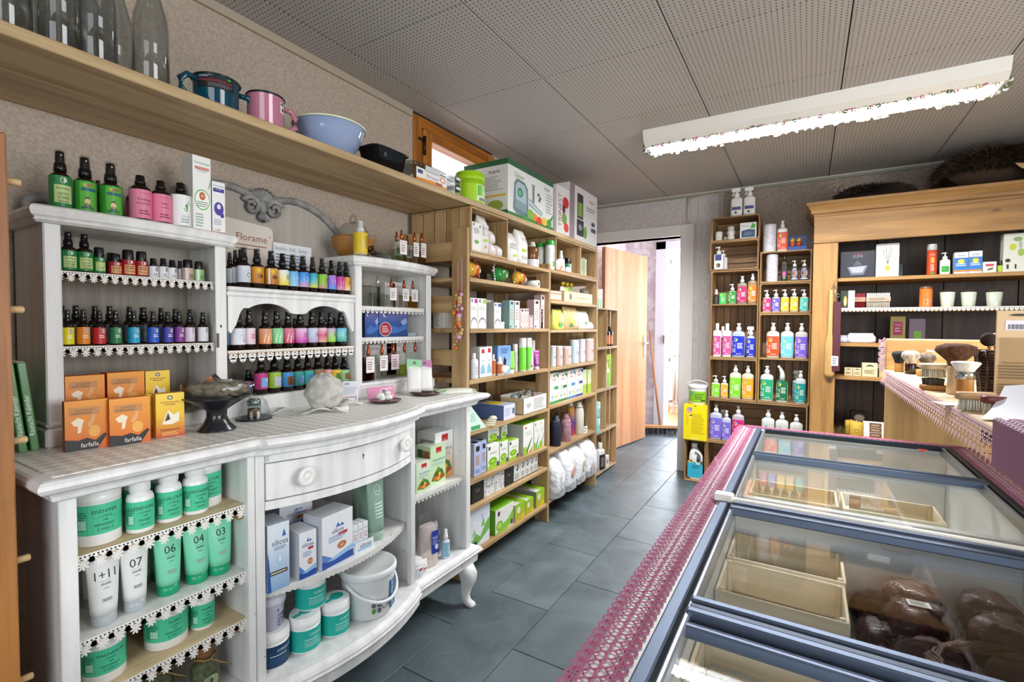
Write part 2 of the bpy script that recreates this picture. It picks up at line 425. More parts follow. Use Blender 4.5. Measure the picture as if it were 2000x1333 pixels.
def flask(name,label,x,y,z,w,d,h,liquid,lab,head='push',shapes=(),lz=(0.06,0.62),rz=0.0,group=None,cap='f2f2f0',cat='bottle',lw=1.0,n=5,clearness=True):
 """flat rounded-rectangular cleaning bottle with push-pull, pump, trigger, screw or toilet-duck head"""
 x,y,h=fitin(x,y,z,w/2,h,rz);t=thing(name,label,cat,(x,y,z),rz,group)
 bm=C(liquid,.2);b=MB();bh={'push':.78,'pump':.70,'trigger':.70,'screw':.80,'duck':.62,'flip':.82}[head]*h
 sh=bh-w*.30;rx,ry=w/2,d/2;nk=min(w*.17,d*.4)
 secs=[(0,rx*.94,ry*.92,n),(h*.012,rx,ry,n),(sh,rx,ry,n),(sh+(bh-sh)*.45,rx*.93,ry*.95,n*.8),(sh+(bh-sh)*.8,rx*.6,ry*.75,3),(bh,nk,nk,2),(bh+h*.015,nk,nk,2)]
 b.loft(secs,bm,24);b.build('bottle',t)
 c=C(cap,.35);b=MB();Z=bh
 if head=='push':
  b.lathe([(nk*1.15,Z),(nk*1.2,Z+(h-Z)*.35),(nk*.9,Z+(h-Z)*.5),(nk*.62,Z+(h-Z)*.55),(nk*.62,Z+(h-Z)*.78),(nk*.95,Z+(h-Z)*.82),(nk*.9,h)],c,14)
 elif head=='screw' or head=='flip':
  b.lathe([(nk*1.25,Z),(nk*1.3,Z+(h-Z)*.2),(nk*1.25,h*.985),(nk*1.1,h)],c,16)
 elif head=='pump':
  b.lathe([(nk*1.5,Z),(nk*1.5,Z+(h-Z)*.35),(nk*.9,Z+(h-Z)*.42),(nk*.45,Z+(h-Z)*.48),(nk*.45,Z+(h-Z)*.8)],c,14)
  q=h-Z;b.loft([(Z+q*.8,nk*.95,nk*.95),(h,nk*.85,nk*.85)],c,12);b.tube([(0,0,Z+q*.9),(-w*.22,-w*.05,Z+q*.92),(-w*.38,-w*.08,Z+q*.82)],[nk*.5,nk*.4,nk*.3],c,8)
 elif head=='trigger':
  q=h-Z;b.lathe([(nk*1.4,Z),(nk*1.4,Z+q*.35),(nk*.8,Z+q*.45),(nk*.8,Z+q*.7)],c,14)
  b.prism([(w*.32,Z+q*.62),(w*.30,Z+q*.98),(-w*.05,h),(-w*.42,Z+q*.96),(-w*.46,Z+q*.66),(-w*.30,Z+q*.64),(-w*.2,Z+q*.6)],-nk*.8,nk*.8,c,'y')
  b.tube([(-w*.24,0,Z+q*.62),(-w*.32,0,Z+q*.35),(-w*.40,0,Z+q*.15)],nk*.35,c,6)
 elif head=='duck':
  q=h-Z;b.tube([(0,0,Z-q*.05),(w*.02,0,Z+q*.35),(-w*.02,0,Z+q*.6),(-w*.2,0,Z+q*.9)],[nk*1.5,nk*1.4,nk*1.1,nk*.7],C(liquid,.2),12)
  b.lathe([(nk*.8,0),(nk*.7,q*.22)],c,12,off=(0,0)).xf(Matrix.Translation((-w*.2,0,Z+q*.88))@Matrix.Rotation(-0.6,4,'Y'),len(b.v)-24)
 b.build({'push':'push_cap','screw':'cap','flip':'cap','pump':'pump_head','trigger':'trigger_head','duck':'angled_neck'}[head],t)
 if lab:
  def fn(u,v,k):
   s=min(0.999,abs(u/rx));return(u,-ry*(1-s**n)**(1.0/n)-0.0005-k,v)
  z0,z1=h*lz[0],h*lz[1]
  prints([('r',0,0,1,1,lab)]+list(shapes),w*.93*lw,z1-z0,lambda u,v,k:fn(u,v+z0,k),t,'label',12)
 return t
def swatch(a,b2,c=None):
 """round two-tone badge"""
 return[('e',.2,.84,.13,.085,a),('p',[(.2,.84),(.33,.84),(.31,.89),(.25,.92),(.2,.925)],b2)]
def clamp01(v):return max(0.0,min(1.0,v))
# ================================================================ the room
XL,YB,ZC=-1.821,4.405,2.407
XR,YF=2.45,-1.55
OX0,OX1,OZ=-1.775,-0.954,2.055
wallp=noise_mix('wallpaper','a39484','b5a798',110,rough=0.85,bump=0.6,bscale=130,dist=0.002)
wallg=noise_mix('wallpaper_grey','b9b0ac','cbc3c0',60,rough=0.85,bump=0.5,bscale=150,dist=0.002)
white_trim=C('d8d2cf',0.5)
def wall(name,boxes,mat):
 b=MB()
 for q in boxes:b.box(*q,mat)
 return struct(b.build(name))
WY0,WY1,WZ0=1.97,2.74,1.90
wall('wall_left',[(XL-.18,XL,YF,WY0,0,ZC),(XL-.18,XL,WY1,YB+.12,0,ZC),(XL-.18,XL,WY0,WY1,0,WZ0)],wallp)
wall('wall_back',[(XL-.18,OX0,YB,YB+.12,0,ZC),(OX1,-0.62,YB,YB+.12,0,ZC),(OX0,OX1,YB,YB+.12,OZ,ZC)],wallg)
wall('wall_back_right',[(-0.62,XR+.18,YB,YB+.12,0,ZC)],noise_mix('wallpaper_brown','8d7f73','a2948a',60,rough=0.9,bump=0.5,bscale=140,dist=0.002))
wall('wall_right',[(XR,XR+.18,YF,.1,0,ZC),(XR,XR+.18,1.7,YB,0,ZC),(XR,XR+.18,.1,1.7,0,.9),(XR,XR+.18,.1,1.7,2.1,ZC)],wallp)
wall('wall_front',[(XL-.18,-.5,YF-.18,YF,0,ZC),(1.7,XR+.18,YF-.18,YF,0,ZC),(-.5,1.7,YF-.18,YF,0,.8),(-.5,1.7,YF-.18,YF,2.1,ZC)],wallp)
slate=None
def slate_mat():
 m,nt,b=newmat('slate');N=nt.nodes.new;L=nt.links.new
 geo=N('ShaderNodeNewGeometry');oi=N('ShaderNodeObjectInfo')
 nz=N('ShaderNodeTexNoise');nz.inputs['Scale'].default_value=3.2;nz.inputs['Detail'].default_value=8;nz.inputs['Distortion'].default_value=1.2
 L(geo.outputs['Position'],nz.inputs['Vector'])
 cr=N('ShaderNodeValToRGB');cr.color_ramp.elements[0].position=0.3;cr.color_ramp.elements[1].position=0.72
 cr.color_ramp.elements[0].color=hexc('455256');cr.color_ramp.elements[1].color=hexc('67747a');L(nz.outputs[0],cr.inputs[0])
 hs=N('ShaderNodeHueSaturation');mr=N('ShaderNodeMapRange');mr.inputs[3].default_value=0.86;mr.inputs[4].default_value=1.14
 L(oi.outputs['Random'],mr.inputs[0]);L(mr.outputs[0],hs.inputs['Value']);L(cr.outputs[0],hs.inputs['Color'])
 vr=N('ShaderNodeTexNoise');vr.inputs['Scale'].default_value=2.6;vr.inputs['Detail'].default_value=3;vr.inputs['Distortion'].default_value=2.5;L(geo.outputs['Position'],vr.inputs['Vector'])
 ab=N('ShaderNodeMath');ab.operation='SUBTRACT';ab.inputs[1].default_value=0.5;L(vr.outputs[0],ab.inputs[0])
 a2=N('ShaderNodeMath');a2.operation='ABSOLUTE';L(ab.outputs[0],a2.inputs[0])
 lt=N('ShaderNodeMapRange');lt.inputs[1].default_value=0.0;lt.inputs[2].default_value=0.006;lt.inputs[3].default_value=0.22;lt.inputs[4].default_value=0;L(a2.outputs[0],lt.inputs[0])
 mc=N('ShaderNodeMixRGB');mc.inputs[2].default_value=hexc('93a09c');L(lt.outputs[0],mc.inputs[0]);L(hs.outputs[0],mc.inputs[1])
 L(mc.outputs[0],b.inputs['Base Color']);b.inputs['Roughness'].default_value=0.44;b.inputs['Specular IOR Level'].default_value=0.45
 n2=N('ShaderNodeTexNoise');n2.inputs['Scale'].default_value=9;n2.inputs['Detail'].default_value=6;n2.inputs['Distortion'].default_value=0.8;L(geo.outputs['Position'],n2.inputs['Vector'])
 bp=N('ShaderNodeBump');bp.inputs['Strength'].default_value=0.35;bp.inputs['Distance'].default_value=0.006;L(n2.outputs[0],bp.inputs['Height']);L(bp.outputs[0],b.inputs['Normal'])
 return m
slate=slate_mat()
b=MB();b.box(XL,XR,YF,6.1,-0.05,-0.004,C('3f4846',.8));floor=struct(b.build('floor'),'dark grey slate floor in staggered rectangular tiles')
b=MB();b.bbox(-.1485,.1485,-.2985,.2985,-0.010,0.0,slate,.0015);tile_me=b.mesh('slate_tile')
b=MB();b.bbox(-.1485,.1485,-.1485,.1485,-0.010,0.0,slate,.0015);half_me=b.mesh('slate_tile_half')
nt_=0
ci=0
cx=-1.557-.15
while cx<XR+.1:
 off=0.0 if ci%2 else 0.3
 k=0;y=-1.4+off+.0
 while y<6.0:
  vis=(cx<-0.2 and y>0.2)or nt_<0
  if vis and not(cx>-0.3 and y<4.4):
   o=bpy.data.objects.new('slate_tile',tile_me);COL.objects.link(o);o.location=(cx,y+.3,0);o.parent=floor
  y+=0.6
 cx+=0.3;ci+=1
b=MB();b.box(-0.357,XR,YF,4.4,-0.010,-0.0002,slate);b.box(XL,-0.357,YF,0.1,-0.010,-0.0002,slate);b.build('floor_remainder',floor)
def perf_mat():
 m,nt,b=newmat('perforated_panel');N=nt.nodes.new;L=nt.links.new
 tc=N('ShaderNodeTexCoord');mp=N('ShaderNodeMapping');mp.inputs['Scale'].default_value=(55,55,0)
 L(tc.outputs['Object'],mp.inputs[0])
 fr=N('ShaderNodeVectorMath');fr.operation='FRACTION';L(mp.outputs[0],fr.inputs[0])
 sb=N('ShaderNodeVectorMath');sb.operation='SUBTRACT';sb.inputs[1].default_value=(.5,.5,0);L(fr.outputs[0],sb.inputs[0])
 ln=N('ShaderNodeVectorMath');ln.operation='LENGTH';L(sb.outputs[0],ln.inputs[0])
 lt=N('ShaderNodeMapRange');lt.inputs[1].default_value=0.13;lt.inputs[2].default_value=0.20;lt.inputs[3].default_value=1;lt.inputs[4].default_value=0;L(ln.outputs['Value'],lt.inputs[0])
 mx=N('ShaderNodeMixRGB');mx.inputs[1].default_value=hexc('b3aea9');mx.inputs[2].default_value=hexc('3c3935');L(lt.outputs[0],mx.inputs[0])
 L(mx.outputs[0],b.inputs['Base Color']);b.inputs['Roughness'].default_value=0.7
 return m
perf=perf_mat()
b=MB();b.box(XL-.18,XR+.18,YF-.18,YB+.12,ZC+.012,ZC+.06,C('55504b',.9));ceiling=struct(b.build('ceiling'),'low ceiling of square perforated white acoustic panels')
PXA,PXS,PYA,PYS=-1.659,0.5915,1.411,0.608
b=MB();b.bbox(-PXS/2+.0028,PXS/2-.0028,-PYS/2+.0006,PYS/2-.0006,0,.012,perf,.0012);pan=b.mesh('ceiling_panel')
xs=[PXA+PXS*k for k in range(-1,8)];ys=[PYA+PYS*k for k in range(-5,6)]
for i in range(len(xs)-1):
 for j in range(len(ys)-1):
  x0,x1,y0,y1=max(xs[i],XL),min(xs[i+1],XR),max(ys[j],YF),min(ys[j+1],YB)
  if x1-x0<.02 or y1-y0<.02:continue
  full=x1-x0>PXS-.001 and y1-y0>PYS-.001
  if full:
   o=bpy.data.objects.new('ceiling_panel',pan);COL.objects.link(o);o.location=((x0+x1)/2,(y0+y1)/2,ZC)
  else:
   q=MB();q.bbox(x0+.0028,x1-.0028,y0+.0006,y1-.0006,ZC,ZC+.012,perf,.0012);o=q.build('ceiling_panel')
  o.parent=ceiling
b=MB();b.box(XL,XL+.012,YF,1.96,ZC-.035,ZC-.001,C('a89a88',.7));struct(b.build('trim_1'))
b=MB();b.box(XL,XR,YB-.014,YB,ZC-.028,ZC-.001,C('8f937f',.7));struct(b.build('trim_2'))
b=MB();b.bbox(XL,XR,YB-.018,YB,ZC-.010,ZC+.0,C('c9c2bc',.6),.002);struct(b.build('trim_3'))
FW=.113
b=MB();b.bbox(OX1,OX1+FW,YB-.022,YB+.14,0,OZ+.095,white_trim,.004);b.bbox(OX0-.05,OX1,YB-.022,YB+.14,OZ,OZ+.095,white_trim,.004);b.bbox(OX0-.04,OX0,YB-.022,YB+.14,0,OZ,white_trim,.004)
struct(b.build('door_casing'),'plain off-white casing around the open doorway');bpy.data.objects['door_casing'].name='trim_4'
b=MB();b.tube([(-.895,YB-.012,OZ+.10),(-.895,YB-.012,ZC-.035)],.008,C('c9bfb8',.5),6);b.tube([(-.895,YB-.012,ZC-.035),(-.6,YB-.012,ZC-.034)],.006,C('c9bfb8',.5),6)
tag(b.build('cable_duct'),'thin pale cable conduit rising from door casing to ceiling','conduit')
b=MB();b.box(OX1+FW+.03,OX1+FW+.05,YB-.006,YB,0,ZC-.03,C('c3bab6',.8));b.box(-.655,-.625,YB-.005,YB,1.2,ZC-.03,C('aaa09a',.9));struct(b.build('trim_5'))
dx,dy=-1.536,5.451
hx,hy=-1.70,4.56
ang=math.atan2(dy-hy,dx-hx);ln_=math.hypot(dx-hx,dy-hy)
doorw=wood('door','c4875a','d9a377','z',0.45,3.0,False)
dr=thing('door_1','plain wooden door leaf standing open into the passage','door',(hx,hy,0),ang)
dr['kind']='structure';del dr['category']
b=MB();b.bbox(0,ln_,0,.04,.012,2.045,doorw,.003);b.build('door_leaf',dr)
b=MB();b.bbox(ln_-.075,ln_-.04,-.006,0,.92,1.17,C('b9b4ac',.35,.8),.002)
b.tube([(ln_-.058,-.004,1.08),(ln_-.058,-.045,1.08),(ln_-.16,-.05,1.08)],.009,C('c2bdb5',.3,.8),8);b.build('door_handle',dr)
hallw=noise_mix('floral_paper','d6c6cc','efe6e4',14,rough=.9,detail=6,lo=.42,hi=.6)
wh=C('e9e6e6',.6)
wall('wall_passage_left',[(-2.05,-2.0,YB+.12,6.1,0,ZC)],hallw)
wall('wall_passage_far',[(-2.05,-1.60,6.1,6.2,0,ZC),(-0.2,.15,6.1,6.2,0,ZC),(-1.6,-.2,6.1,6.2,2.25,ZC)],hallw)
wall('wall_passage_right',[(-.05,0.0,YB+.12,4.9,0,ZC),(-.05,0,6.0,6.1,0,ZC),(-.05,0,4.9,6.0,0,.9),(-.05,0,4.9,6.0,2.1,ZC)],hallw)
wall('ceiling_passage',[(-2.05,.15,YB+.12,6.2,ZC,ZC+.05),(-3.2,1.2,6.2,7.95,ZC,ZC+.05)],wh)
b=MB();b.bbox(-1.60,-1.475,6.02,6.24,0,2.3,C('e4e1e6',.4),.006);b.bbox(-1.60,-.2,6.02,6.24,2.2,2.3,C('e4e1e6',.4),.006);b.bbox(-1.49,-1.47,5.995,6.03,1.06,1.16,C('8f8f90',.3,.6),.002);struct(b.build('trim_6'),'white casing of the far doorway')
wall('floor_far_room',[(-3.2,1.2,6.2,7.95,-.03,.02)],wood('orange_floor','c0713c','e0965c','x',.4,4,False))
b=MB();b.bbox(-1.6,-.2,6.05,6.26,-.01,.035,C('cfc4ba',.5),.006);struct(b.build('trim_7'),'pale door sill')
wall('wall_far',[(-3.2,-2.5,7.75,7.85,0,ZC),(-.6,1.2,7.75,7.85,0,ZC),(-2.5,-.6,7.75,7.85,0,.72),(-2.5,-.6,7.75,7.85,2.3,ZC)],wh)
wall('wall_far_left',[(-3.25,-3.2,6.2,7.85,0,ZC)],wh)
wall('wall_far_right',[(1.2,1.25,6.2,7.85,0,ZC)],wh)
win=thing('window_2','tall bright window with slim wooden frame beyond the doorway','window',(-1.55,7.78,.72));win['kind']='structure';del win['category']
b=MB();wf=wood('winframe','c9a277','ddbb92','z',.5,4,False)
for x in(-.95,-.32,.3,.9):b.bbox(x,x+.055,-.03,.03,0,1.58,wf,.004)
b.bbox(-.95,.95,-.03,.03,0,.06,wf,.004);b.bbox(-.95,.95,-.03,.03,1.52,1.58,wf,.004);b.build('window_frame',win)
b=MB();b.box(-.93,.93,-.004,.004,.03,1.55,clear('pane','ffffff',.6));b.build('pane',win)
b=MB();b.box(-6,3,9.6,9.65,-.3,4.5,emit('sky_outside','f4f8ff',3.0));o=b.build('overcast_sky_backdrop');struct(o,'overexposed daylight outside the far window')
rad=thing('radiator','old grey ribbed column radiator under the bright far window','radiator',(-1.62,7.2,.16),.12)
rm=C('b7b5a8',.45,.1)
for i in range(12):
 b=MB();x=i*.052
 for yy in(-.055,.055):b.tube([(x,yy,.04),(x,yy,.68)],.017,rm,8)
 b.tube([(x,-.055,.68),(x,-.03,.73),(x,.03,.73),(x,.055,.68)],.019,rm,8);b.tube([(x,-.055,.04),(x,-.03,0),(x,.03,0),(x,.055,.04)],.019,rm,8);b.build('radiator_column',rad)
for xx in(.0,.572):
 b=MB();b.bbox(xx-.015,xx+.015,-.06,.06,-.14,.0,rm,.004);b.build('foot',rad)
b=MB();b.tube([(-.02,0,.03),(-.07,0,.03)],.022,C('8d8a80',.4,.5),10);b.tube([(-.07,0,.03),(-.07,0,-.13)],.01,C('c7a98a',.4,.2),8);b.build('valve',rad)
br=thing('broom','push broom with wooden head and dark bristles leaning in the doorway','broom',(0,0,0))
hd=Vector((-1.45,5.76,.075));b=MB();b.bbox(-.22,.22,-.03,.03,0,.035,wood('broomhead','c98f57','dfae7c','x',.5,6,False),.006);o=b.build('broom_head',br,(hd.x,hd.y,hd.z),.5)
b=MB();rr=random.Random(3);bm_=C('33302f',.9)
for i in range(260):
 x=rr.uniform(-.215,.215);y=rr.uniform(-.027,.027)
 b.tube([(x,y,.002),(x*1.10,y*1.6-.006,-.075+rr.uniform(0,.008))],.0022,bm_,3,False)
o=stuff(b.build('bristles',br,(hd.x,hd.y,hd.z),.5))
b=MB();b.tube([hd+Vector((0,0,.03)),(-1.545,5.86,.62),(-1.64,5.96,1.22)],.0125,wood('handle','b9763e','cf9259','z',.45,6,False),8);b.build('handle',br)
w1=thing('window_1','small high window with orange-brown wooden frame and white blind','window',(XL,0,0));w1['kind']='structure';del w1['category']
ob=wood('orangeframe','8a4f16','b4701f','z',.4,5,False);obh=wood('orangeframe','8a4f16','b4701f','y',.4,5,False)
def part(name,par,q,mat,bev=.004):
 b=MB();b.bbox(*q,mat,bev);return b.build(name,par)
part('frame_jamb',w1,(-.10,.012,WY0,WY0+.062,WZ0,ZC-.012),ob);part('frame_jamb',w1,(-.10,.012,WY1-.06,WY1,WZ0,ZC-.012),ob)
part('frame_head',w1,(-.10,.012,WY0+.062,WY1-.06,ZC-.07,ZC-.012),obh)
part('sash_stile',w1,(-.05,.022,WY0+.066,WY0+.135,WZ0+.01,ZC-.075),ob);part('sash_stile',w1,(-.05,.022,WY1-.13,WY1-.064,WZ0+.01,ZC-.075),ob)
part('sash_rail',w1,(-.05,.022,WY0+.135,WY1-.13,ZC-.125,ZC-.075),obh);part('sash_rail',w1,(-.05,.022,WY0+.135,WY1-.13,WZ0+.01,WZ0+.06),obh)
for i,z in enumerate((WZ0+.10,2.24)):
 b=MB();b.tube([(.024,WY0+.068,z-.05),(.024,WY0+.068,z+.05)],.009,C('2b211a',.4,.6),8);b.tube([(.02,WY0+.03,z+.03),(.02,WY0+.068,z+.03)],.007,C('2b211a',.4,.6),6);b.build('hinge',w1)
b=MB();b.tube([(.03,WY1-.1,2.25),(.05,WY1-.1,2.25),(.055,WY1-.16,2.25)],.008,C('2b211a',.4,.6),8);b.build('latch',w1)
b=MB();b.box(-.02,-.016,WY0+.13,WY1-.125,WZ0+.05,ZC-.12,clear('pane','ffffff',.6));b.build('pane',w1)
bl=emit('blind','f2f0f4',1.1)  # slats glow by themselves, standing in for daylight behind the blind
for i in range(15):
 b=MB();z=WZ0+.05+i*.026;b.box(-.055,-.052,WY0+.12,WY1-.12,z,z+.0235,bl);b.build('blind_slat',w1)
# ================================================================ white sideboard with hutch
PT=paint()
lacew=C('efece6',.8)
def lace(parent,pts,z,h,style,mat=None,unit=None,off=(0,0,0)):
 """lace trim hanging from a shelf edge that runs along pts [(x, y)...]; faces right of the path"""
 mat=mat or lacew;b=MB();P=[Vector((x,y))for x,y in pts]
 seg=[(P[i+1]-P[i]).length for i in range(len(P)-1)];tot=sum(seg)
 def at(s):
  s=max(0,min(tot,s));i=0
  while i<len(seg)-1 and s>seg[i]:s-=seg[i];i+=1
  d=(P[i+1]-P[i]).normalized();p=P[i]+d*s
  return p,Vector((d.y,-d.x))
 def V(s,dz,lift=0.0):
  p,n=at(s);return(p.x+n.x*(.0012+lift),p.y+n.y*(.0012+lift),z+dz)
 u=unit or h*.82;n=max(2,int(round(tot/u)));u=tot/n
 def disc(cs,cz,rs,rzz,rot=0,k=8,lift=0):
  vs=[]
  for i in range(k):
   t=2*PI*i/k;a,c=rs*math.cos(t),rzz*math.sin(t)
   vs.append(V(cs+a*math.cos(rot)-c*math.sin(rot),cz+a*math.sin(rot)+c*math.cos(rot),lift))
  b.add(vs,[tuple(range(k))],mat)
 def strip(z0,z1,step=.02):
  m=max(1,int(tot/step));vs=[];F=[]
  for i in range(m+1):vs+=[V(tot*i/m,z0),V(tot*i/m,z1)]
  for i in range(m):F.append((2*i,2*i+2,2*i+3,2*i+1))
  b.add(vs,F,mat)
 strip(-h*(.30 if style=='flower' else.12),.0008)
 for i in range(n):
  c=(i+.5)*u
  if style=='flower':
   strip_z=-h*.22
   for k in range(4):disc(i*u+(k+.5)*u/4,-h*.12,u*.07,h*.055,.8 if k%2 else-.8,6)
   for sg in(-1,1):disc(c+sg*u*.5,-h*.28,u*.16,h*.09,0,8)
   for k in range(8):
    a=2*PI*k/8+.2;disc(c+.235*u*math.cos(a),-h*.58+.22*h*math.sin(a)*1.1,u*.155,u*.075,a,8,.0004 if k%2 else 0)
   disc(c,-h*.58,u*.07,u*.07,0,8,.0008)
   for sg in(-.5,.5):disc(c+sg*u,-h*.42,u*.20,h*.13,0,8)
   disc(c,-h*.58,u*.20,u*.20,0,8,-.0003)
  else:
   for k in range(3):disc(i*u+(k+.5)*u/3,-h*.16,u*.15,h*.07,0,6)
   for sg in(-.25,.25):disc(c+sg*u,-h*.36,u*.26,h*.10,.6 if sg<0 else-.6,6)
   disc(c,-h*.55,u*.46,h*.16,0,8)
   disc(c,-h*.76,u*.34,h*.20,0,8);disc(c,-h*.93,u*.13,h*.07,0,6)
 return stuff(b.build('lace_trim',parent,off))
SB=(-1.53,1.06,0)
OFF=(1.53,-1.06,0)
sb=thing('sideboard','distressed white bow-front sideboard with open shelves and one drawer','sideboard',SB)
YS=[.357,.379,.744,.79,1.378,1.401,1.737,1.764];XBK=-1.80;XF=-1.285
def bow(y,a=.068):
 s=(y-YS[3])/(YS[4]-YS[3])
 return a*4*s*(1-s)if 0<s<1 else 0
def contour(e,yl=.357,yr=1.764):
 P=[(XBK,yl-e*.95),(XF+e,yl-e*.95)]
 P+=[(XF+e,YS[2]+.012),(XF+e+.018,YS[2]+.02)]
 for i in range(13):
  y=YS[2]+.02+(YS[5]-.012-YS[2]-.02)*i/12;s=i/12
  P.append((XF+e+.018+.062*4*s*(1-s),y))
 P+=[(XF+e+.018,YS[5]-.010),(XF+e,YS[5]),(XF+e,yr+e*2.2),(XBK,yr+e*2.2)]
 return P
def stack(name,parent,layers,mat,fn=contour,off=OFF):
 """layers: (z, offset) from bottom to top"""
 b=MB();vs=[];n=None
 for z,e in layers:
  c=fn(e);n=len(c);vs+=[(x,y,z)for x,y in c]
 F=[]
 for j in range(len(layers)-1):
  for i in range(n):
   k=(i+1)%n;F.append((j*n+i,j*n+k,(j+1)*n+k,(j+1)*n+i))
 F.append(tuple(range(n))[::-1]);F.append(tuple((len(layers)-1)*n+i for i in range(n)))
 b.add(vs,F,mat);return b.build(name,parent,off)
stack('countertop',sb,[(.905,.008),(.909,.014),(.918,.016),(.924,.020),(.927,.028),(.932,.038),(.941,.044),(.949,.043),(.955,.037),(.957,.030)],PT)
def check_mat():
 m,nt,b=newmat('diamond_oilcloth');N=nt.nodes.new;L=nt.links.new
 tc=N('ShaderNodeTexCoord');mp=N('ShaderNodeMapping');mp.inputs['Rotation'].default_value=(0,0,PI/4);mp.inputs['Scale'].default_value=(1,1,1)
 ck=N('ShaderNodeTexChecker');ck.inputs['Scale'].default_value=42;ck.inputs[1].default_value=hexc('f3f1ea');ck.inputs[2].default_value=hexc('d6d5cf')
 L(tc.outputs['Object'],mp.inputs[0]);L(mp.outputs[0],ck.inputs[0]);L(ck.outputs[0],b.inputs['Base Color']);b.inputs['Roughness'].default_value=.4
 return m
stack('oilcloth_inlay',sb,[(.9568,.012),(.9585,.012)],check_mat())
ZT=.9585
def sbox(name,x0,x1,y0,y1,z0,z1,mat=None,bev=.003,par=None):
 b=MB();b.bbox(x0,x1,y0,y1,z0,z1,mat or PT,bev);return b.build(name,par or sb,OFF if(par or sb)is sb else tuple(-v for v in(par or sb).location))
for y0,y1 in((YS[0],YS[1]),(YS[6],YS[7])):sbox('side_panel',XBK,XF-.002,y0,y1,.225,.906)
sbox('side_stile',XF-.002,XF+.002,.357,.386,.262,.906);sbox('side_stile',XF-.002,XF+.002,1.733,1.764,.262,.906)
for y0,y1 in((YS[2],YS[3]-.018),(YS[4]+.006,YS[5])):sbox('divider_panel',XBK,XF-.002,y0+.006,y1-.004,.262,.906)
for y0,y1 in((.744,.764),(.766,.792),(1.377,1.402)):sbox('divider_stile',XF-.02,XF+.004,y0,y1,.262,.906)
sbox('back_panel',XBK-.008,XBK,.36,1.76,.225,.906,noise_mix('back_boards','8a8378','a29a8e',6,(8,8,.6),rough=.8))
stack('bottom_deck',sb,[(.185,.010),(.19,.016),(.222,.018),(.226,.022),(.234,.030),(.240,.026),(.246,.026),(.254,.020),(.262,.006)],PT)
ZD=.262
def shelf_poly(y0,y1,xf,a=0.0):
 P=[(XBK,y0)]
 for i in range(11):
  y=y0+(y1-y0)*i/10;s=i/10;P.append((xf+a*4*s*(1-s),y))
 return P+[(XBK,y1)]
def shelf(name,y0,y1,z,xf,a,mat,th=.018,style='flower',lh=.036):
 b=MB();b.prism(shelf_poly(y0,y1,xf,a),z-th,z,mat,'z');o=b.build(name,sb,OFF)
 pts=shelf_poly(y0+.002,y1-.002,xf,a)[1:-1]
 lace(sb,pts,z-.001,lh,style,off=OFF)
 return o
shelf('wooden_shelf',.381,.752,.773,-1.302,0,palewood('y'));shelf('painted_shelf',.381,.752,.589,-1.300,0,PT);shelf('wooden_shelf',.381,.752,.457,-1.302,0,palewood('y'))
for z in(.773,.457):sbox('shelf_batten',-1.70,XF-.03,.735,.752,z-.045,z-.019,honey('x'))
shelf('painted_shelf',.794,1.374,.500,-1.312,.07,PT,style='scallop',lh=.02);shelf('painted_shelf',1.405,1.733,.587,-1.302,0,PT,style='scallop',lh=.028)
dw=MB();n=14;vs=[]
for i in range(n+1):
 y=.795+(1.374-.795)*i/n;x=XF+.002+bow(y,.066);vs+=[(x,y,.772),(x,y,.874)]
vs2=[(x-.02,y,z)for x,y,z in vs];F=[]
for i in range(n):
 a=2*i;F+=[(a,a+2,a+3,a+1)];q=len(vs)+a;F+=[(q+1,q+3,q+2,q)];F+=[(a+1,a+3,q+3,q+1),(a+2,a,q,q+2)]
L2=len(vs);F+=[(0,1,L2+1,L2),(2*n+1,2*n,L2+2*n,L2+2*n+1)]
dw.add(vs+vs2,F,PT,False);drw=dw.build('drawer',sb,OFF)
for y in(.882,1.292):
 b=MB();b.lathe([(.012,0),(.010,.014),(.016,.018),(.027,.022),(.029,.027),(.027,.032),(.015,.030),(.012,.028),(.006,.031),(.001,.032)],C('eceae6',.25),20)
 xx=XF+.002+bow(y,.066);b.xf(Matrix.Translation((xx,y,.826 if y<1 else.836))@Matrix.Rotation(PI/2,4,'Y'));b.build('knob',drw)
b=MB();b.lathe([(.003,0),(.003,.001)],C('1a1612',.5),10).xf(Matrix.Translation((XF+.003+bow(1.085,.066),1.085,.845))@Matrix.Rotation(PI/2,4,'Y'));b.box(XF+.002+bow(1.085,.066),XF+.004+bow(1.085,.066),1.0842,1.0858,.832,.845,C('1a1612',.5));b.build('keyhole',drw)
def rail(name,z0,z1,out,a=.066,ya=.793,yb=1.377):
 b=MB();P=[]
 for i in range(15):
  y=ya+(yb-ya)*i/14;P.append((XF+out+bow(y,a),y))
 b.prism(P+[(XF-.03,yb),(XF-.03,ya)],z0,z1,PT,'z');return b.build(name,sb,OFF)
rail('drawer_rail',.744,.768,.002);rail('top_rail',.876,.884,-.004);rail('moulding_strip',.884,.906,.022)
def cabriole(x,y,sx,sy):
 b=MB();S=[]
 for z,w,dx in((.19,.034,-.012),(.15,.036,.002),(.115,.030,.004),(.08,.022,-.004),(.05,.017,-.008),(.025,.017,-.002),(.010,.021,.010),(0,.020,.014)):
  S.append((z,w,w,5,dx*sx,dx*sy))
 b.loft(S,PT,16,off=(x,y),smooth=True);b.build('foot',sb,OFF)
for x,y,sx,sy in((-1.285,1.745,1,.6),(-1.285,.385,1,-.6),(-1.76,1.745,0,.6),(-1.76,.385,0,-.6)):cabriole(x,y,sx,sy)
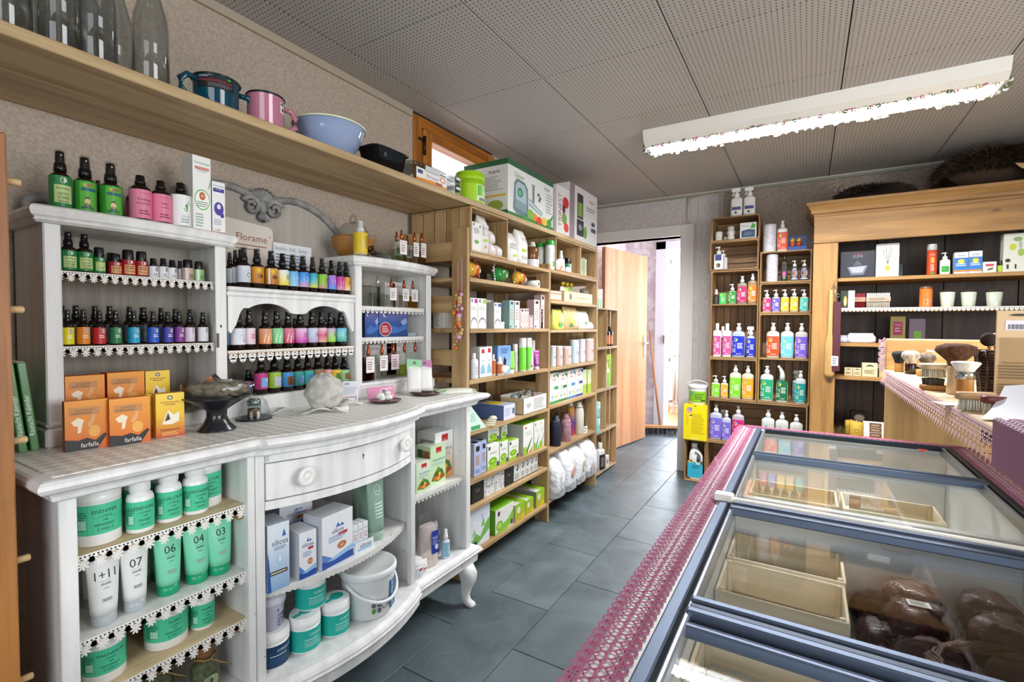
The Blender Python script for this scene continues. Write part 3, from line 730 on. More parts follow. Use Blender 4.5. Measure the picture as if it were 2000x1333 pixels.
# ---------------------------------------------------------------- hutch standing on the sideboard
HB=(-1.69,1.13,ZT);HOFF=(1.69,-1.13,-ZT)
hu=thing('hutch','distressed white shelf hutch with arched carved back on the sideboard','hutch',HB)
def hbox(name,x0,x1,y0,y1,z0,z1,mat=None,bev=.003):
 b=MB();b.bbox(x0,x1,y0,y1,z0,z1,mat or PT,bev);return b.build(name,hu,HOFF)
XH=-1.59;XHB=-1.80
for(a,c)in((.424,.86),(1.38,1.85)):
 hbox('side_panel',XHB,XH-.002,a,a+.018,ZT,1.51);hbox('side_panel',XHB,XH-.002,c-.018,c,ZT,1.51)
 hbox('stile',XH-.004,XH+.003,a,a+.034,1.012,1.51);hbox('stile',XH-.004,XH+.003,c-.034,c,1.012,1.51)
 arc=.035 if a>1 else.02
 def tp(e,a=a,c=c,arc=arc):
  P=[(XHB,a-.012-e),(XH+.006+e,a-.012-e)]
  for i in range(1,10):s=i/10;P.append((XH+.006+e+arc*4*s*(1-s),a-.012-e+(c-a+.024+2*e)*s))
  return P+[(XH+.006+e,c+.012+e),(XHB,c+.012+e)]
 stack('top_board',hu,[(1.508,0),(1.514,.008),(1.518,.004),(1.524,.012),(1.535,.016),(1.545,.012),(1.55,.004)],PT,tp,HOFF)
 hbox('base_plinth',XHB,XH+.02,a-.008,c+.008,ZT,1.004,bev=.004);hbox('base_moulding',XHB,XH+.012,a-.004,c+.004,1.004,1.020,bev=.006)
hbox('base_plinth',XHB,XH+.004,.868,1.372,ZT,1.020)
hbox('back_panel',XHB-.006,XHB,.43,1.845,1.0,1.51,noise_mix('washed_boards','8d867b','a19a8e',5,(10,10,.7),rough=.85))
def hshelf(name,y0,y1,z,xf,mat,style,lh,th=.014):
 b=MB();b.bbox(XHB,xf,y0,y1,z-th,z,mat,.002);b.build(name,hu,HOFF)
 lace(hu,[(xf,y0+.002),(xf,y1-.002)],z-.001,lh,style,off=HOFF)
hshelf('wooden_shelf',.444,.84,1.397,XH-.016,palewood('y'),'flower',.028);hshelf('wooden_shelf',.444,.84,1.205,XH-.016,palewood('y'),'flower',.030)
hshelf('painted_shelf',1.40,1.83,1.345,XH-.02,PT,'scallop',.030);hshelf('painted_shelf',1.40,1.83,1.210,XH-.02,PT,'scallop',.028)
hshelf('wooden_shelf',.863,1.377,1.178,XH-.004,honey('y'),'scallop',.040)
b=MB();b.bbox(XHB,XH+.012,.862,1.379,1.372,1.386,PT,.004);b.build('middle_top_board',hu,HOFF)
b=MB();b.bbox(XHB,XH+.004,.862,1.379,1.354,1.372,PT,.004);b.build('middle_moulding',hu,HOFF)
def val(s):
 t=abs(s-.5)*2
 if t<.16:return 1.308-.006*(1-(t/.16)**2)
 if t<.19:return 1.308+.010*(1-(t-.16)/.03)
 if t<.80:q=(t-.19)/.61;return 1.318+.018*math.sin(PI*min(1,q*1.15))**.7 if q<.87 else 1.318-.0*(q-.87)
 if t<.92:q=(t-.80)/.12;return 1.318-.075*q**1.6
 return 1.243+.010*math.cos((t-.92)/.08*PI*1.5)
P=[(.866,1.354)];N_=60
lo=[]
for i in range(N_+1):s=i/N_;lo.append((.866+(1.374-.866)*s,val(s)))
b=MB();vs=[];F=[]
for y,z in lo:vs+=[(XH-.002,y,z),(XH-.002,y,1.354),(XH-.016,y,z),(XH-.016,y,1.354)]
for i in range(N_):a=4*i;F+=[(a,a+4,a+5,a+1),(a+6,a+2,a+3,a+7),(a+4,a,a+2,a+6)]
F+=[(0,1,3,2),(4*N_+1,4*N_,4*N_+2,4*N_+3)]
b.add(vs,F,PT);b.build('valance',hu,HOFF)
washed=noise_mix('washed_arch','a8a298','b2aca2',3,(14,14,.8),rough=.8,detail=5)
carved=noise_mix('carved_grey','6f6f6e','9b9a96',22,rough=.65,bump=.3)
half=[(0,1.737),(.06,1.745),(.11,1.757),(.155,1.757),(.203,1.747),(.252,1.729),(.303,1.697),(.357,1.652),(.40,1.615),(.455,1.583),(.52,1.577),(.58,1.596),(.63,1.604),(.655,1.590),(.66,1.565)]
yc=1.10
top=[(yc-d,z)for d,z in half[::-1]]+[(yc+d,z)for d,z in half[1:]]
b=MB();vs=[];F=[]
for y,z in top:vs+=[(-1.797,y,1.45),(-1.797,y,z),(-1.778,y,1.45),(-1.778,y,z)]
for i in range(len(top)-1):a=4*i;F+=[(a+2,a+6,a+7,a+3),(a+4,a,a+1,a+5),(a+3,a+7,a+5,a+1)]
b.add(vs,F,washed);b.build('arched_back',hu,HOFF)
b=MB();b.tube([(-1.772,y,z)for y,z in top],.014,carved,10);b.build('arch_moulding',hu,HOFF)
for sg in(-1,1):
 b=MB();pts=[]
 for i in range(22):
  t=i/21*2.6*PI;r=.036*(1-i/26);pts.append((-1.768,yc+sg*(.615-.036+r*math.sin(t)*1.0+.0),1.568+r*math.cos(t)))
 b.tube(pts,[.013*(1-i/40)for i in range(22)],carved,8);b.build('end_scroll',hu,HOFF)
og=(-1.768,yc-.005,1.71)
orn=MB();orn.sphere((0,0,0),.016,.018,.030,carved,14,9)
for k in range(7):
 a=(k-3)*.30;orn.tube([(0,.012*math.sin(a),.022),(.006,.032*math.sin(a),.022+.030*math.cos(a)),(0,.046*math.sin(a)*1.2,.018+.048*math.cos(a))],[.006,.0095,.006],carved,8)
for k in range(5):
 a=(k-2)*.33;orn.tube([(0,.010*math.sin(a),-.024),(.005,.026*math.sin(a),-.024-.022*math.cos(a)),(0,.032*math.sin(a),-.022-.038*math.cos(a))],[.005,.009,.005],carved,8)
for sg in(-1,1):
 pts=[]
 for i in range(20):
  t=i/19*2.9*PI;r=.034*(1-i/24);pts.append((.004+.006*(i/19),sg*(.045+r*math.cos(t+.4)),-.006+r*1.05*math.sin(t+.4)))
 orn.tube(pts,[.011*(1-i/45)for i in range(20)],carved,8)
orn.build('carved_ornament',hu,tuple(og[k]+HOFF[k]for k in range(3)))
b=MB();b.box(XH+.0032,XH+.004,.838,.842,1.253,1.262,C('15110e',.6));b.box(XH+.0032,XH+.004,.826,.834,1.19,1.235,C('6a6256',.4,.6));b.build('keyhole',hu,HOFF)
# ================================================================ long wall shelf and wooden shelving
def boxpart(name,par,q,mat,bev=.002):
 b=MB();b.bbox(*q,mat,bev);l=par.location;return b.build(name,par,(-l[0],-l[1],-l[2]))
XS=-1.405;ZS=1.880
ls=thing('wall_shelf','long pale pine shelf board running along the left wall','shelf',(-1.61,1.6,1.85))
ZS=1.878
boxpart('shelf_board',ls,(-1.595,XS,-.3,3.60,1.850,ZS),shelfpine('y'),.003);boxpart('shelf_board',ls,(XL,-1.597,-.3,3.60,1.850,ZS),shelfpine('y'),.003)
for y in(.05,):
 b=MB();b.prism([(XL,1.85),(-1.60,1.85),(XL,1.70)],y,y+.02,C('5a4a38',.5),'y');b.build('bracket',ls,tuple(-v for v in ls.location))
XU=-1.40
U1=[1.622,1.498,1.248,.995,.742,.495,.360,.125]
U2=[1.626,1.430,1.241,.993,.747,.450,.135]
def unit(label,y0,y1,boards,ztop,y0post=True):
 t=thing('shelving_unit',label,'shelving',(-1.60,(y0+y1)/2,0));pm=pine('y')
 for z in boards:boxpart('shelf_board',t,(-1.78,XU,y0+.002,y1-.002,z-.020,z),pm,.0015)
 return t
u1=unit('tall pine shelving unit beside the white sideboard',1.915,2.762,U1,1.74)
u2=unit('tall pine shelving unit next to the doorway',2.786,3.585,U2,1.70)
def sideframe(t,ya,yb,ztop,slats=True):
 boxpart('front_post',t,(-1.495,XU,ya,yb,0,ztop),pine('z'),.003);boxpart('rear_post',t,(XL+.002,-1.72,ya,yb,0,ztop),pine('z'),.003)
 if slats:
  for z0,z1 in((1.582,1.675),(1.482,1.50),(1.328,1.41),(1.064,1.144),(.82,.90),(.56,.65),(.28,.38),(.06,.15)):boxpart('side_slat',t,(-1.72,-1.495,ya+.003,yb-.003,z0,z1),pine('x'),.002)
sideframe(u1,1.892,1.914,1.737);sideframe(u1,2.763,2.785,1.66);sideframe(u2,3.586,3.606,1.84)
boxpart('back_slat',u1,(-1.815,-1.80,1.93,2.75,1.30,1.40),pine('y'));boxpart('back_slat',u1,(-1.815,-1.80,1.93,2.75,.80,.90),pine('y'))
boxpart('rear_strut',u1,(-1.815,-1.78,2.28,2.33,.1,1.62),wood_dark('z'));boxpart('rear_strut',u1,(-1.815,-1.78,2.56,2.62,.1,1.62),wood_dark('z'))
def crate(label,x0,x1,y0,y1,z0,z1,face='-y',mid=None,vert=False,nb=5,cat='crate',group=None,wd=None,divider=None,dark=True):
 """slatted wooden crate lying on its side; face = open side"""
 t=thing('wooden_crate',label,cat,((x0+x1)/2,(y0+y1)/2,z0),0,group);wf=wd or crate_wood;th=.010
 wdk=wf
 dn=3
 if face=='-y':
  for k in range(dn):
   a=y0+(y1-y0)*k/dn+.002;c=y0+(y1-y0)*(k+1)/dn-.002
   boxpart('slat',t,(x0,x1,a,c,z0,z0+th),wf('x'));boxpart('slat',t,(x0,x1,a,c,z1-th,z1),wf('x'))
  for k in range(dn):
   a=y0+(y1-y0)*k/dn+.002;c=y0+(y1-y0)*(k+1)/dn-.002
   boxpart('slat',t,(x0,x0+th,a,c,z0+th,z1-th),wf('z'));boxpart('slat',t,(x1-th,x1,a,c,z0+th,z1-th),wf('z'))
  for k in range(nb):
   if vert:a=x0+th+(x1-x0-2*th)*k/nb;c=x0+th+(x1-x0-2*th)*(k+1)/nb;boxpart('back_slat',t,(a+.003,c-.003,y1-.010,y1,z0+th,z1-th),wdk('z'))
   else:a=z0+th+(z1-z0-2*th)*k/nb;c=z0+th+(z1-z0-2*th)*(k+1)/nb;boxpart('back_slat',t,(x0+th,x1-th,y1-.010,y1,a+.003,c-.003),wdk('x'))
  for sx,sz in((0,0),(1,0),(0,1),(1,1)):
   xx=x0+th if sx==0 else x1-th;zz=z0+th if sz==0 else z1-th;dx=.009*(1 if sx==0 else-1);dz=.009*(1 if sz==0 else-1)
   b=MB();b.prism([(xx,zz),(xx+dx,zz),(xx,zz+dz)],y0+.004,y1-.012,wf('y'),'y');l=t.location;b.build('corner_post',t,(-l[0],-l[1],-l[2]))
  if mid:boxpart('middle_board',t,(x0+th,x1-th,y0+.004,y1-.012,mid-.012,mid),wf('x'))
 else:
  for k in range(dn):
   a=x0+(x1-x0)*k/dn+.002;c=x0+(x1-x0)*(k+1)/dn-.002
   boxpart('slat',t,(a,c,y0,y1,z0,z0+th),wf('y'));boxpart('slat',t,(a,c,y0,y1,z1-th,z1),wf('y'))
  n=5
  for k in range(n):
   a=x0+(x1-x0)*k/n+.003;c=x0+(x1-x0)*(k+1)/n-.003
   boxpart('slat',t,(a,c,y0,y0+th,z0+th,z1-th),wf('z'));boxpart('slat',t,(a,c,y1-th,y1,z0+th,z1-th),wf('z'))
  for k in range(nb):a=y0+th+(y1-y0-2*th)*k/nb;c=y0+th+(y1-y0-2*th)*(k+1)/nb;boxpart('back_slat',t,(x0,x0+.010,a+.003,c-.003,z0+th,z1-th),wdk('z'))
  if divider:boxpart('divider_board',t,(x0+.012,x1-.004,divider-.005,divider+.005,z0+th,z1-th),wf('z'))
 return t
cr1=crate('small slatted crate fixed under the left end of the wall shelf',-1.79,XU,1.925,2.268,1.624,1.846,'+x',nb=5,wd=pine)
cr2=crate('slatted crate under the far end of the wall shelf',-1.79,XU,2.86,3.575,1.628,1.846,'+x',nb=7,wd=pine,divider=3.27)
XC=-1.46
stk=[(1.082,1.415,'top'),(.725,1.080,'second'),(.372,.723,'third'),(.02,.370,'lowest')]
for z0,z1,nm in stk:
 crate('%s crate of the stack between pine shelving and door'%nm,-1.80,XC,3.612,4.262 if nm!='top' else 4.255,z0,z1,'+x',nb=7,wd=pine,divider=3.985,group='crates stacked beside the open door')
# ---------------------------------------------------------------- crates on the back wall
Y0,Y1=4.13,4.398
gcr='crates stacked on the back wall'
crate('topmost small crate of the left column on the back wall',-.665,-.320,Y0,Y1,1.937,2.125,nb=3,group=gcr)
crate('second small crate from the top in the left back-wall column',-.669,-.323,Y0-.01,Y1,1.708,1.935,nb=3,group=gcr)
crate('tall crate with middle board in the left back-wall column',-.660,-.318,Y0,Y1,1.017,1.706,mid=1.445,vert=True,nb=6,group=gcr)
crate('crate of green and yellow bottles, left back-wall column',-.664,-.318,Y0,Y1,.690,1.015,vert=True,nb=6,group=gcr)
crate('topmost small crate of the right column, next to the wardrobe',-.314,.022,Y0,Y1,1.598,1.832,nb=3,group=gcr)
crate('small crate of pump bottles, right back-wall column',-.314,.022,Y0,Y1,1.368,1.596,nb=3,group=gcr)
crate('tall crate with middle board in the right back-wall column',-.314,.025,Y0,Y1,.690,1.366,mid=1.032,vert=True,nb=6,group=gcr)
crate('wide crate lying under both columns on the back wall',-.668,.018,Y0,Y1,.352,.688,nb=4,group=gcr)
crate('floor crate holding the big white jug by the door casing',-.842,-.675,Y0,Y1,.002,.345,nb=3,group=gcr)
crate('floor crate right of the white jug, behind the freezer',-.672,-.33,Y0,Y1,.002,.350,nb=3,group=gcr)
# ---------------------------------------------------------------- pine wardrobe without doors
wr=thing('wardrobe','large honey-coloured pine wardrobe with open dark shelves','wardrobe',(.78,4.17,0))
YW=3.95;XW0,XW1=.027,1.56;hz,hx_,hy_=honey('z'),honey('x'),honey('y')
boxpart('side_panel',wr,(XW0+.006,XW0+.03,YW+.02,4.395,0,2.02),hz);boxpart('side_panel',wr,(XW1-.03,XW1-.006,YW+.02,4.395,0,2.02),hz)
boxpart('stile',wr,(XW0,.170,YW,YW+.024,0,1.838),hz,.003);boxpart('stile',wr,(XW1-.14,XW1,YW,YW+.024,0,1.838),hz,.003)
boxpart('frieze',wr,(XW0,XW1,YW,YW+.024,1.840,2.022),hx_,.003)
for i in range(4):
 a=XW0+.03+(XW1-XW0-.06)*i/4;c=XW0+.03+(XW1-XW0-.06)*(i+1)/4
 boxpart('back_board',wr,(a,c-.004,4.375,4.392,.05,2.02),wood_dark('z'))  # boards darkened in colour to stand for shade inside the unlit wardrobe
def corn(e):return[(XW0-e,4.395),(XW0-e,YW-e),(XW1+e,YW-e),(XW1+e,4.395)]
b=MB();lay=[(2.022,.002),(2.036,.004),(2.042,.016),(2.062,.020),(2.082,.032),(2.094,.040),(2.098,.046),(2.115,.046),(2.118,.042)];vs=[]
for z,e in lay:vs+=[(x,y,z)for x,y in corn(e)]
F=[]
for j in range(len(lay)-1):
 for i in range(4):k=(i+1)%4;F.append((j*4+i,j*4+k,(j+1)*4+k,(j+1)*4+i))
F+=[(3,2,1,0),tuple(4*(len(lay)-1)+i for i in range(4))]
b.add(vs,F,hx_);b.build('cornice',wr,tuple(-v for v in wr.location))
WZ=[1.600,1.398,1.162,.936,.535]
for z in WZ:boxpart('shelf_board',wr,(.058,XW1-.03,YW+.028,4.37,z-.024,z),hx_)
lace(wr,[(.172,YW+.027),(XW1-.14,YW+.027)],1.397,.026,'scallop',off=(-.78,-4.17,0))
boxpart('base_board',wr,(.170,XW1-.14,YW,YW+.024,0,.508),hx_)
# ---------------------------------------------------------------- display counter at the right
ct=thing('display_counter','pale wooden display counter with pink lace edge above the freezer','counter',(.62,1.9,0))
XCT,YCT,ZCT=.350,3.14,1.050
boxpart('counter_top',ct,(XCT,.95,.75,YCT,ZCT-.02,ZCT),palewood('y'),.003)
boxpart('end_panel',ct,(XCT+.002,.722,YCT-.01,YCT+.012,0,ZCT-.021),wood('counterpanel','a9824e','c39a62','z',.5,5,False),.002);boxpart('end_panel',ct,(.60,.95,.76,.785,0,ZCT-.021),wood('counterpanel','a9824e','c39a62','z',.5,5,False),.002)
boxpart('back_riser',ct,(XCT-.002,.80,YCT-.012,YCT+.01,ZCT,1.21),wood('riser','c09458','d8b177','x',.5,5,True),.006)
boxpart('front_ledge',ct,(.62,.635,1.4,2.2,ZCT,1.115),palewood('y'),.003)
pinkl=C('d9b6c0',.8)
def pointed_lace(par,P0,P1,drop,h,mat,unit=.026,off=(0,0,0)):
 """pointed crochet lace between two points, hanging along vector drop"""
 b=MB();P0,P1,D=Vector(P0),Vector(P1),Vector(drop).normalized();Ln=(P1-P0).length;U=(P1-P0).normalized();Nn=U.cross(D)
 n=max(2,int(Ln/unit));u=Ln/n
 def V(s,t,k=0):return tuple(P0+U*s+D*t+Nn*k)
 def disc(cs,ct_,a,c,rot=0,k=0,m=8):b.add([V(cs+a*math.cos(2*PI*i/m)*math.cos(rot)-c*math.sin(2*PI*i/m)*math.sin(rot),ct_+a*math.cos(2*PI*i/m)*math.sin(rot)+c*math.sin(2*PI*i/m)*math.cos(rot),k)for i in range(m)],[tuple(range(m))],mat)
 b.add([V(0,0),V(Ln,0),V(Ln,h*.07),V(0,h*.07)],[(0,1,2,3)],mat)
 for i in range(n):
  c=(i+.5)*u
  for k in range(6):
   a=k*PI/3;disc(c+.26*u*math.cos(a),h*.28+.13*h*math.sin(a),u*.20,u*.085,a,.0003*(k%2))
   disc(c+.5*u+.2*u*math.cos(a+.5),h*.50+.10*h*math.sin(a+.5),u*.17,u*.075,a+.5,.0003*(k%2))
  for k in range(5):
   a=PI*.5+(k-2)*.42;disc(c+.24*u*math.cos(a),h*.58+.20*h*math.sin(a),u*.24,u*.07,a,.0003*(k%2))
  b.add([V(c-u*.13,h*.80),V(c+u*.13,h*.80),V(c,h)],[(0,1,2)],mat)
  disc(c-u*.5,h*.14,u*.12,u*.12);disc(c,h*.12,u*.10,u*.10)
 return stuff(b.build('lace_trim',par,off))
co=tuple(-v for v in ct.location)
pointed_lace(ct,(XCT-.003,YCT+.01,ZCT-.002),(XCT-.003,.78,ZCT-.002),(-.25,0,-1),.074,pinkl,.032,co)
pointed_lace(ct,(XCT-.004,YCT-.014,1.212),(XCT-.004,YCT-.014,ZCT),(-1,0,0),.03,pinkl,.03,co)
# ---------------------------------------------------------------- ceiling lamp with flower garland
lp=thing('ceiling_lamp','long white fluorescent ceiling lamp trimmed with small fabric flowers','lamp',(-.06,2.96,ZC))
lm=C('e6e3dc',.4);X0,X1=-.842,.713
b=MB();b.prism([(2.845,ZC),(2.862,2.352),(2.895,2.325),(2.905,2.325),(2.905,ZC)],X0,X1,lm,'x');b.build('housing_side',lp,(.06,-2.96,-ZC))
b=MB();b.prism([(3.055,ZC),(3.055,2.325),(3.065,2.325),(3.098,2.352),(3.115,ZC)],X0,X1,lm,'x');b.build('housing_side',lp,(.06,-2.96,-ZC))
for xe in(X0,X1-.012):
 b=MB();b.box(xe,xe+.012,2.905,3.055,2.325,ZC,lm);b.build('end_cap',lp,(.06,-2.96,-ZC))
b=MB();b.box(X0+.012,X1-.012,2.906,3.054,ZC-.012,ZC-.002,C('f4f6f8',.25,.3));b.build('reflector',lp,(.06,-2.96,-ZC))
b=MB();b.tube([(X0+.03,2.98,2.372),(X1-.03,2.98,2.372)],.013,emit('tube','f2f7ff',26.0),10);b.build('fluorescent_tube',lp,(.06,-2.96,-ZC))
lv=clear('diffuser','f6f9ff',.8,.15)
for i in range(19):
 x=X0+.05+i*.0808;b=MB();b.box(x,x+.0025,2.907,3.053,2.327,2.366,C('dfe6ee',.2,.7));b.build('louvre_blade',lp,(.06,-2.96,-ZC))
lampl=area('lamp_light',(-.065,2.98,2.318),(0,0,0),1.48,.12,100,(.97,.985,1.0));
lampl.parent=lp;lampl.location=(-.005,.02,-.050)
gl=thing('flower_garland','garland of tiny pink, cream and green fabric flowers around the lamp opening','garland',(-.06,2.96,2.33));rr=random.Random(11)
cols={'pink_flowers':C('c98a92',.8),'cream_flowers':C('cfc6a0',.8),'leaves':C('5d6b45',.8),'glass_beads':C('e8eef0',.08)}
bs={k:MB()for k in cols}
for edge,y in((0,2.897),(1,3.062)):
 x=X0+.01
 while x<X1-.01:
  k=rr.choice(['pink_flowers','pink_flowers','cream_flowers','cream_flowers','leaves','glass_beads' if edge else 'leaves']);bb=bs[k];r=rr.uniform(.006,.012)
  cx,cy,cz=x,y+rr.uniform(-.006,.006),2.322+rr.uniform(-.006,.012)
  for q in range(5):
   a=2*PI*q/5+rr.random();bb.sphere((cx+r*.7*math.cos(a),cy-.002,cz+r*.6*math.sin(a)),r*.5,r*.4,r*.45,cols[k],6,4)
  x+=rr.uniform(.008,.02)if int(x*9)%3 else rr.uniform(.02,.05)
for xe in(X0-.004,X1+.004):
 for q in range(10):bs['glass_beads' if q%2 else 'leaves'].sphere((xe+rr.uniform(-.01,.01),2.9+.016*q,2.328+rr.uniform(-.01,.01)),.011,.009,.009,cols['glass_beads' if q%2 else 'leaves'],7,5)
for k,bb in bs.items():stuff(bb.build(k,gl,(.06,-2.96,-2.33)))
# ---------------------------------------------------------------- chest freezer with sliding glass lids
fz=thing('chest_freezer','long white chest freezer with sliding glass lids and grey rails','freezer',(.15,1.45,0))
FX0,FX1,FY0,FY1,FZ=-.268,.575,.22,2.665,.772
wm=C('eef0ef',.35);fo=tuple(-v for v in fz.location)
def fbox(name,q,mat,bev=.004):b=MB();b.bbox(*q,mat,bev);return b.build(name,fz,fo)
fbox('side_wall',(FX0,FX0+.075,FY0,FY1,.06,FZ),wm);fbox('side_wall',(FX1-.075,FX1,FY0,FY1,.06,FZ),wm)
fbox('end_wall',(FX0+.075,FX1-.075,FY0,FY0+.06,.06,FZ),wm);fbox('end_wall',(FX0+.075,FX1-.075,FY1-.06,FY1,.06,FZ),wm)
fbox('inner_floor',(FX0+.075,FX1-.075,FY0+.06,FY1-.06,.06,.40),wm);fbox('plinth',(FX0+.04,FX1-.04,FY0+.04,FY1-.04,0,.06),C('26282b',.6))
fbox('divider_wall',(FX0+.075,FX1-.075,1.765,1.80,.40,.70),wm)
fbox('divider_clip',(.20,.27,1.748,1.765,.62,.70),C('e6e6e2',.4));
al=C('5c687c',.45,.7);ald=C('2c3646',.42,.6);alk=C('232a36',.45,.5)
def rail_x(name,x0,x1,mat):fbox(name,(x0,x1,FY0+.02,FY1-.048,FZ-.03,FZ+.008),mat,.003)
rail_x('side_rail',-.199,-.176,al);rail_x('side_rail',-.168,-.158,C('b9c2cc',.3,.8));rail_x('side_rail',.495,.515,ald);rail_x('side_rail',.478,.486,C('8e979f',.3,.8))
ZG=.762
def bar(y,wdt,z,k,strip=None):
 t=MB();y0=y-wdt
 n=3 if wdt>.04 else 2
 for i in range(n):
  a=y0+wdt*i/n;c=y0+wdt*(i+1)/n-.003;t.bbox(-.165,.490,a,c,z-.010,z+.012-(.004 if i%2 else 0),(ald if i%2 else al)if k else alk,.003)
 t.build('lid_rail',fz,fo)
 if strip:fbox('white_strip',(-.205,.495,strip[0],strip[1],z+.008,z+.020),C('f3efe4',.4),.003)
bar(2.617,.030,ZG+.008,0);bar(2.092,.055,ZG+.012,1);bar(1.505,.045,ZG+.006,1,(1.462,1.480));bar(1.457,.062,ZG+.012,1);bar(.905,.060,ZG+.012,1);bar(.842,.03,ZG+.004,1)
fbox('white_clip',(-.215,-.165,1.452,1.492,FZ+.004,FZ+.024),C('f3efe4',.4),.004)
pg=clear('lidglass','fdfefe',.8,.01,1.5)
for y0,y1,z in((2.04,2.59,ZG-.004),(1.46,2.06,ZG+.004),(.86,1.45,ZG-.004),(.26,.88,ZG+.004)):fbox('glass_lid',(-.160,.486,y0,y1,z-.0025,z+.0025),pg,.001)
for y in(2.55,1.53):
 b=MB();b.prism([(.395,y),(.43,y),(.41,y-.045),(.40,y-.045)],ZG+.0085,ZG+.0095,C('b3312a',.5),'z');b.build('red_mark',fz,fo)
b=MB()
for i in range(8):
 vs,fs,w=text_geo('UMWELT'[:5-i%2]);
 b.add([(-.135+x*.0045,.93+y_*.0045+i*.0075,ZG-.001)for x,y_ in vs],fs,C('22303a',.5))
b.build('glass_print',fz,fo)
burg=C('a8587a',.85)
def rim_lace(name,label,x0,x1,y0,y1,z,across='x'):
 t=thing(name,label,'lace',((x0+x1)/2,(y0+y1)/2,z));b=MB();rr=random.Random(int(x0*100)+5)
 L_=(y1-y0)if across=='x' else(x1-x0);Wd=(x1-x0)if across=='x' else(y1-y0)
 def V(s,w_,k):return(x0+w_,y0+s,k)if across=='x' else(x0+s,y0+w_,k)
 def ring(cs,cw,r,th,k,m=9,el=1.0):
  vs=[];F=[]
  for i in range(m):
   t_=2*PI*i/m
   for q in(r,r-th):vs.append(V(cs+q*math.cos(t_)*el,cw+q*math.sin(t_),k))
  for i in range(m):j=(i+1)%m;F.append((2*i,2*j,2*j+1,2*i+1))
  b.add(vs,F,burg)
 nrow=4;step=.0215;n=int(L_/step)
 for i in range(n):
  s=(i+.5)*L_/n
  for r_ in range(nrow):
   w_=Wd*(.17+.22*r_);ring(s+(L_/n*.5 if r_%2 else 0),w_,.0112,.0026,.0012+rr.uniform(0,.0015),8)
   ring(s+(0 if r_%2 else L_/n*.5),w_+Wd*.11,.0058,.0022,.002+rr.uniform(0,.001),6)
  for w_ in(.03,.97):ring(s,Wd*w_,.0115,.0048,.001,8);ring(s+L_/n*.5,Wd*w_,.007,.004,.0012,6)
  for w_ in(.10,.90,.5):b.add([V(s-L_/n*.5,Wd*w_-.0012,.0025),V(s+L_/n*.5,Wd*w_-.0012,.0025),V(s+L_/n*.5,Wd*w_+.0012,.0025),V(s-L_/n*.5,Wd*w_+.0012,.0025)],[(0,1,2,3)],burg)
 o=stuff(b.build('crochet_mesh',t,(x0-(x0+x1)/2,y0-(y0+y1)/2,0)));o.location=(-(x0+x1)/2,-(y0+y1)/2,0)
 return t
rim_lace('lace_band','burgundy crochet lace band on the aisle-side freezer rim',-.276,-.214,.35,2.66,FZ+.0015)
rim_lace('lace_band','burgundy crochet lace band on the counter-side freezer rim',.525,.585,.9,2.66,FZ+.0015)
rim_lace('lace_band','burgundy crochet lace band across the far freezer rim',-.25,.56,2.628,2.662,FZ+.0035,'y')
# ================================================================ goods on the sideboard and hutch
def T(t,v,h,c,u=.5,mw=.40):return('t',t,u,v,h,c,0,mw)
BK='17130f'
def rnd(x,y):return abs(x)/math.hypot(x,y)
def SP(x,y,w,h,z,label,lab,shapes=(),**k):
 return spray(k.pop('name','spray_bottle'),label,x,y,z,w/2*rnd(x,y)**.25,h,lab,shapes=shapes,**k)
def CT(x,y,w,h,z,d,label,col,shapes=(),**k):
 return carton(k.pop('name','carton'),label,x,y,z,w,h,d,col,shapes,**k)
zt=1.5505;g='bottles on top of the left hutch block'
aro=[('r',.28,.72,.72,1,'1d7a3a'),('e',.5,.86,.075,.09,'d9dcd6'),('r',.30,.12,.70,.70,'b9cf86'),T('Aromaspray',.60,.085,'1f2a14',mw=.3),T('ABWEHR',.42,.085,'55682e',mw=.24),T('STARK',.29,.10,'1f2a14',mw=.24),T('DEFENSES',.17,.06,'2a3418',mw=.22)]
SP(-1.64,0.474,0.044,0.155,zt,'tall brown spray bottle with pale green label, leftmost on hutch top','1d7a3a',aro,lz=(.06,.56),group=g)
sp2=[('r',.32,.05,.68,.95,'4fae2e'),('e',.42,.86,.03,.05,'d8c020'),('e',.49,.86,.03,.05,'b03a78'),('e',.56,.86,.03,.05,'c8452a'),('r',.34,.66,.66,.76,'1f5c74'),('r',.34,.08,.60,.13,'1f3c54'),('e',.47,.30,.06,.10,'d9c38a'),('p',[(.41,.34),(.53,.34),(.50,.48),(.44,.46)],'2a2320'),('p',[(.40,.14),(.55,.14),(.51,.26),(.44,.26)],'2a2320')]
SP(-1.64,0.524,0.048,0.154,zt,'brown spray bottle with bright green label, left of its twin','2f8f2a',sp2,lz=(.05,.56),group=g)
SP(-1.72,0.578,0.025,0.119,zt,'dark spray bottle half hidden behind the green-labelled twins','2b2b26',(),lz=(.08,.5),group=g)
SP(-1.63,0.576,0.049,0.151,zt,'brown spray bottle with bright green label beside the pink bottles','2f8f2a',sp2,lz=(.05,.56),group=g)
def pk(a,b2):return[T('primavera',.88,.05,'b0406a',mw=.26),T(a,.66,.075,'4a1a2e',mw=.3),T(b2,.52,.055,'4a1a2e',mw=.34),('l',.38,.12,.64,.30,2,'7a2a4e')]
SP(-1.7,0.65,0.028,0.113,zt,'dark bottle hidden behind the pink-labelled cold bottle','c86f8e',(),kind='flip',lz=(.08,.62),group=g)
SP(-1.63,0.645,0.053,0.134,zt,'dark bottle with pink label, left of two pink bottles','dd7d9b',pk('Erkältung','Refroidissement'),kind='flip',lz=(.08,.68),group=g)
SP(-1.63,0.696,0.052,0.132,zt,'dark bottle with pink label, right of two pink bottles','e07a99',pk('Liebe','Lumière'),kind='flip',lz=(.08,.68),group=g)
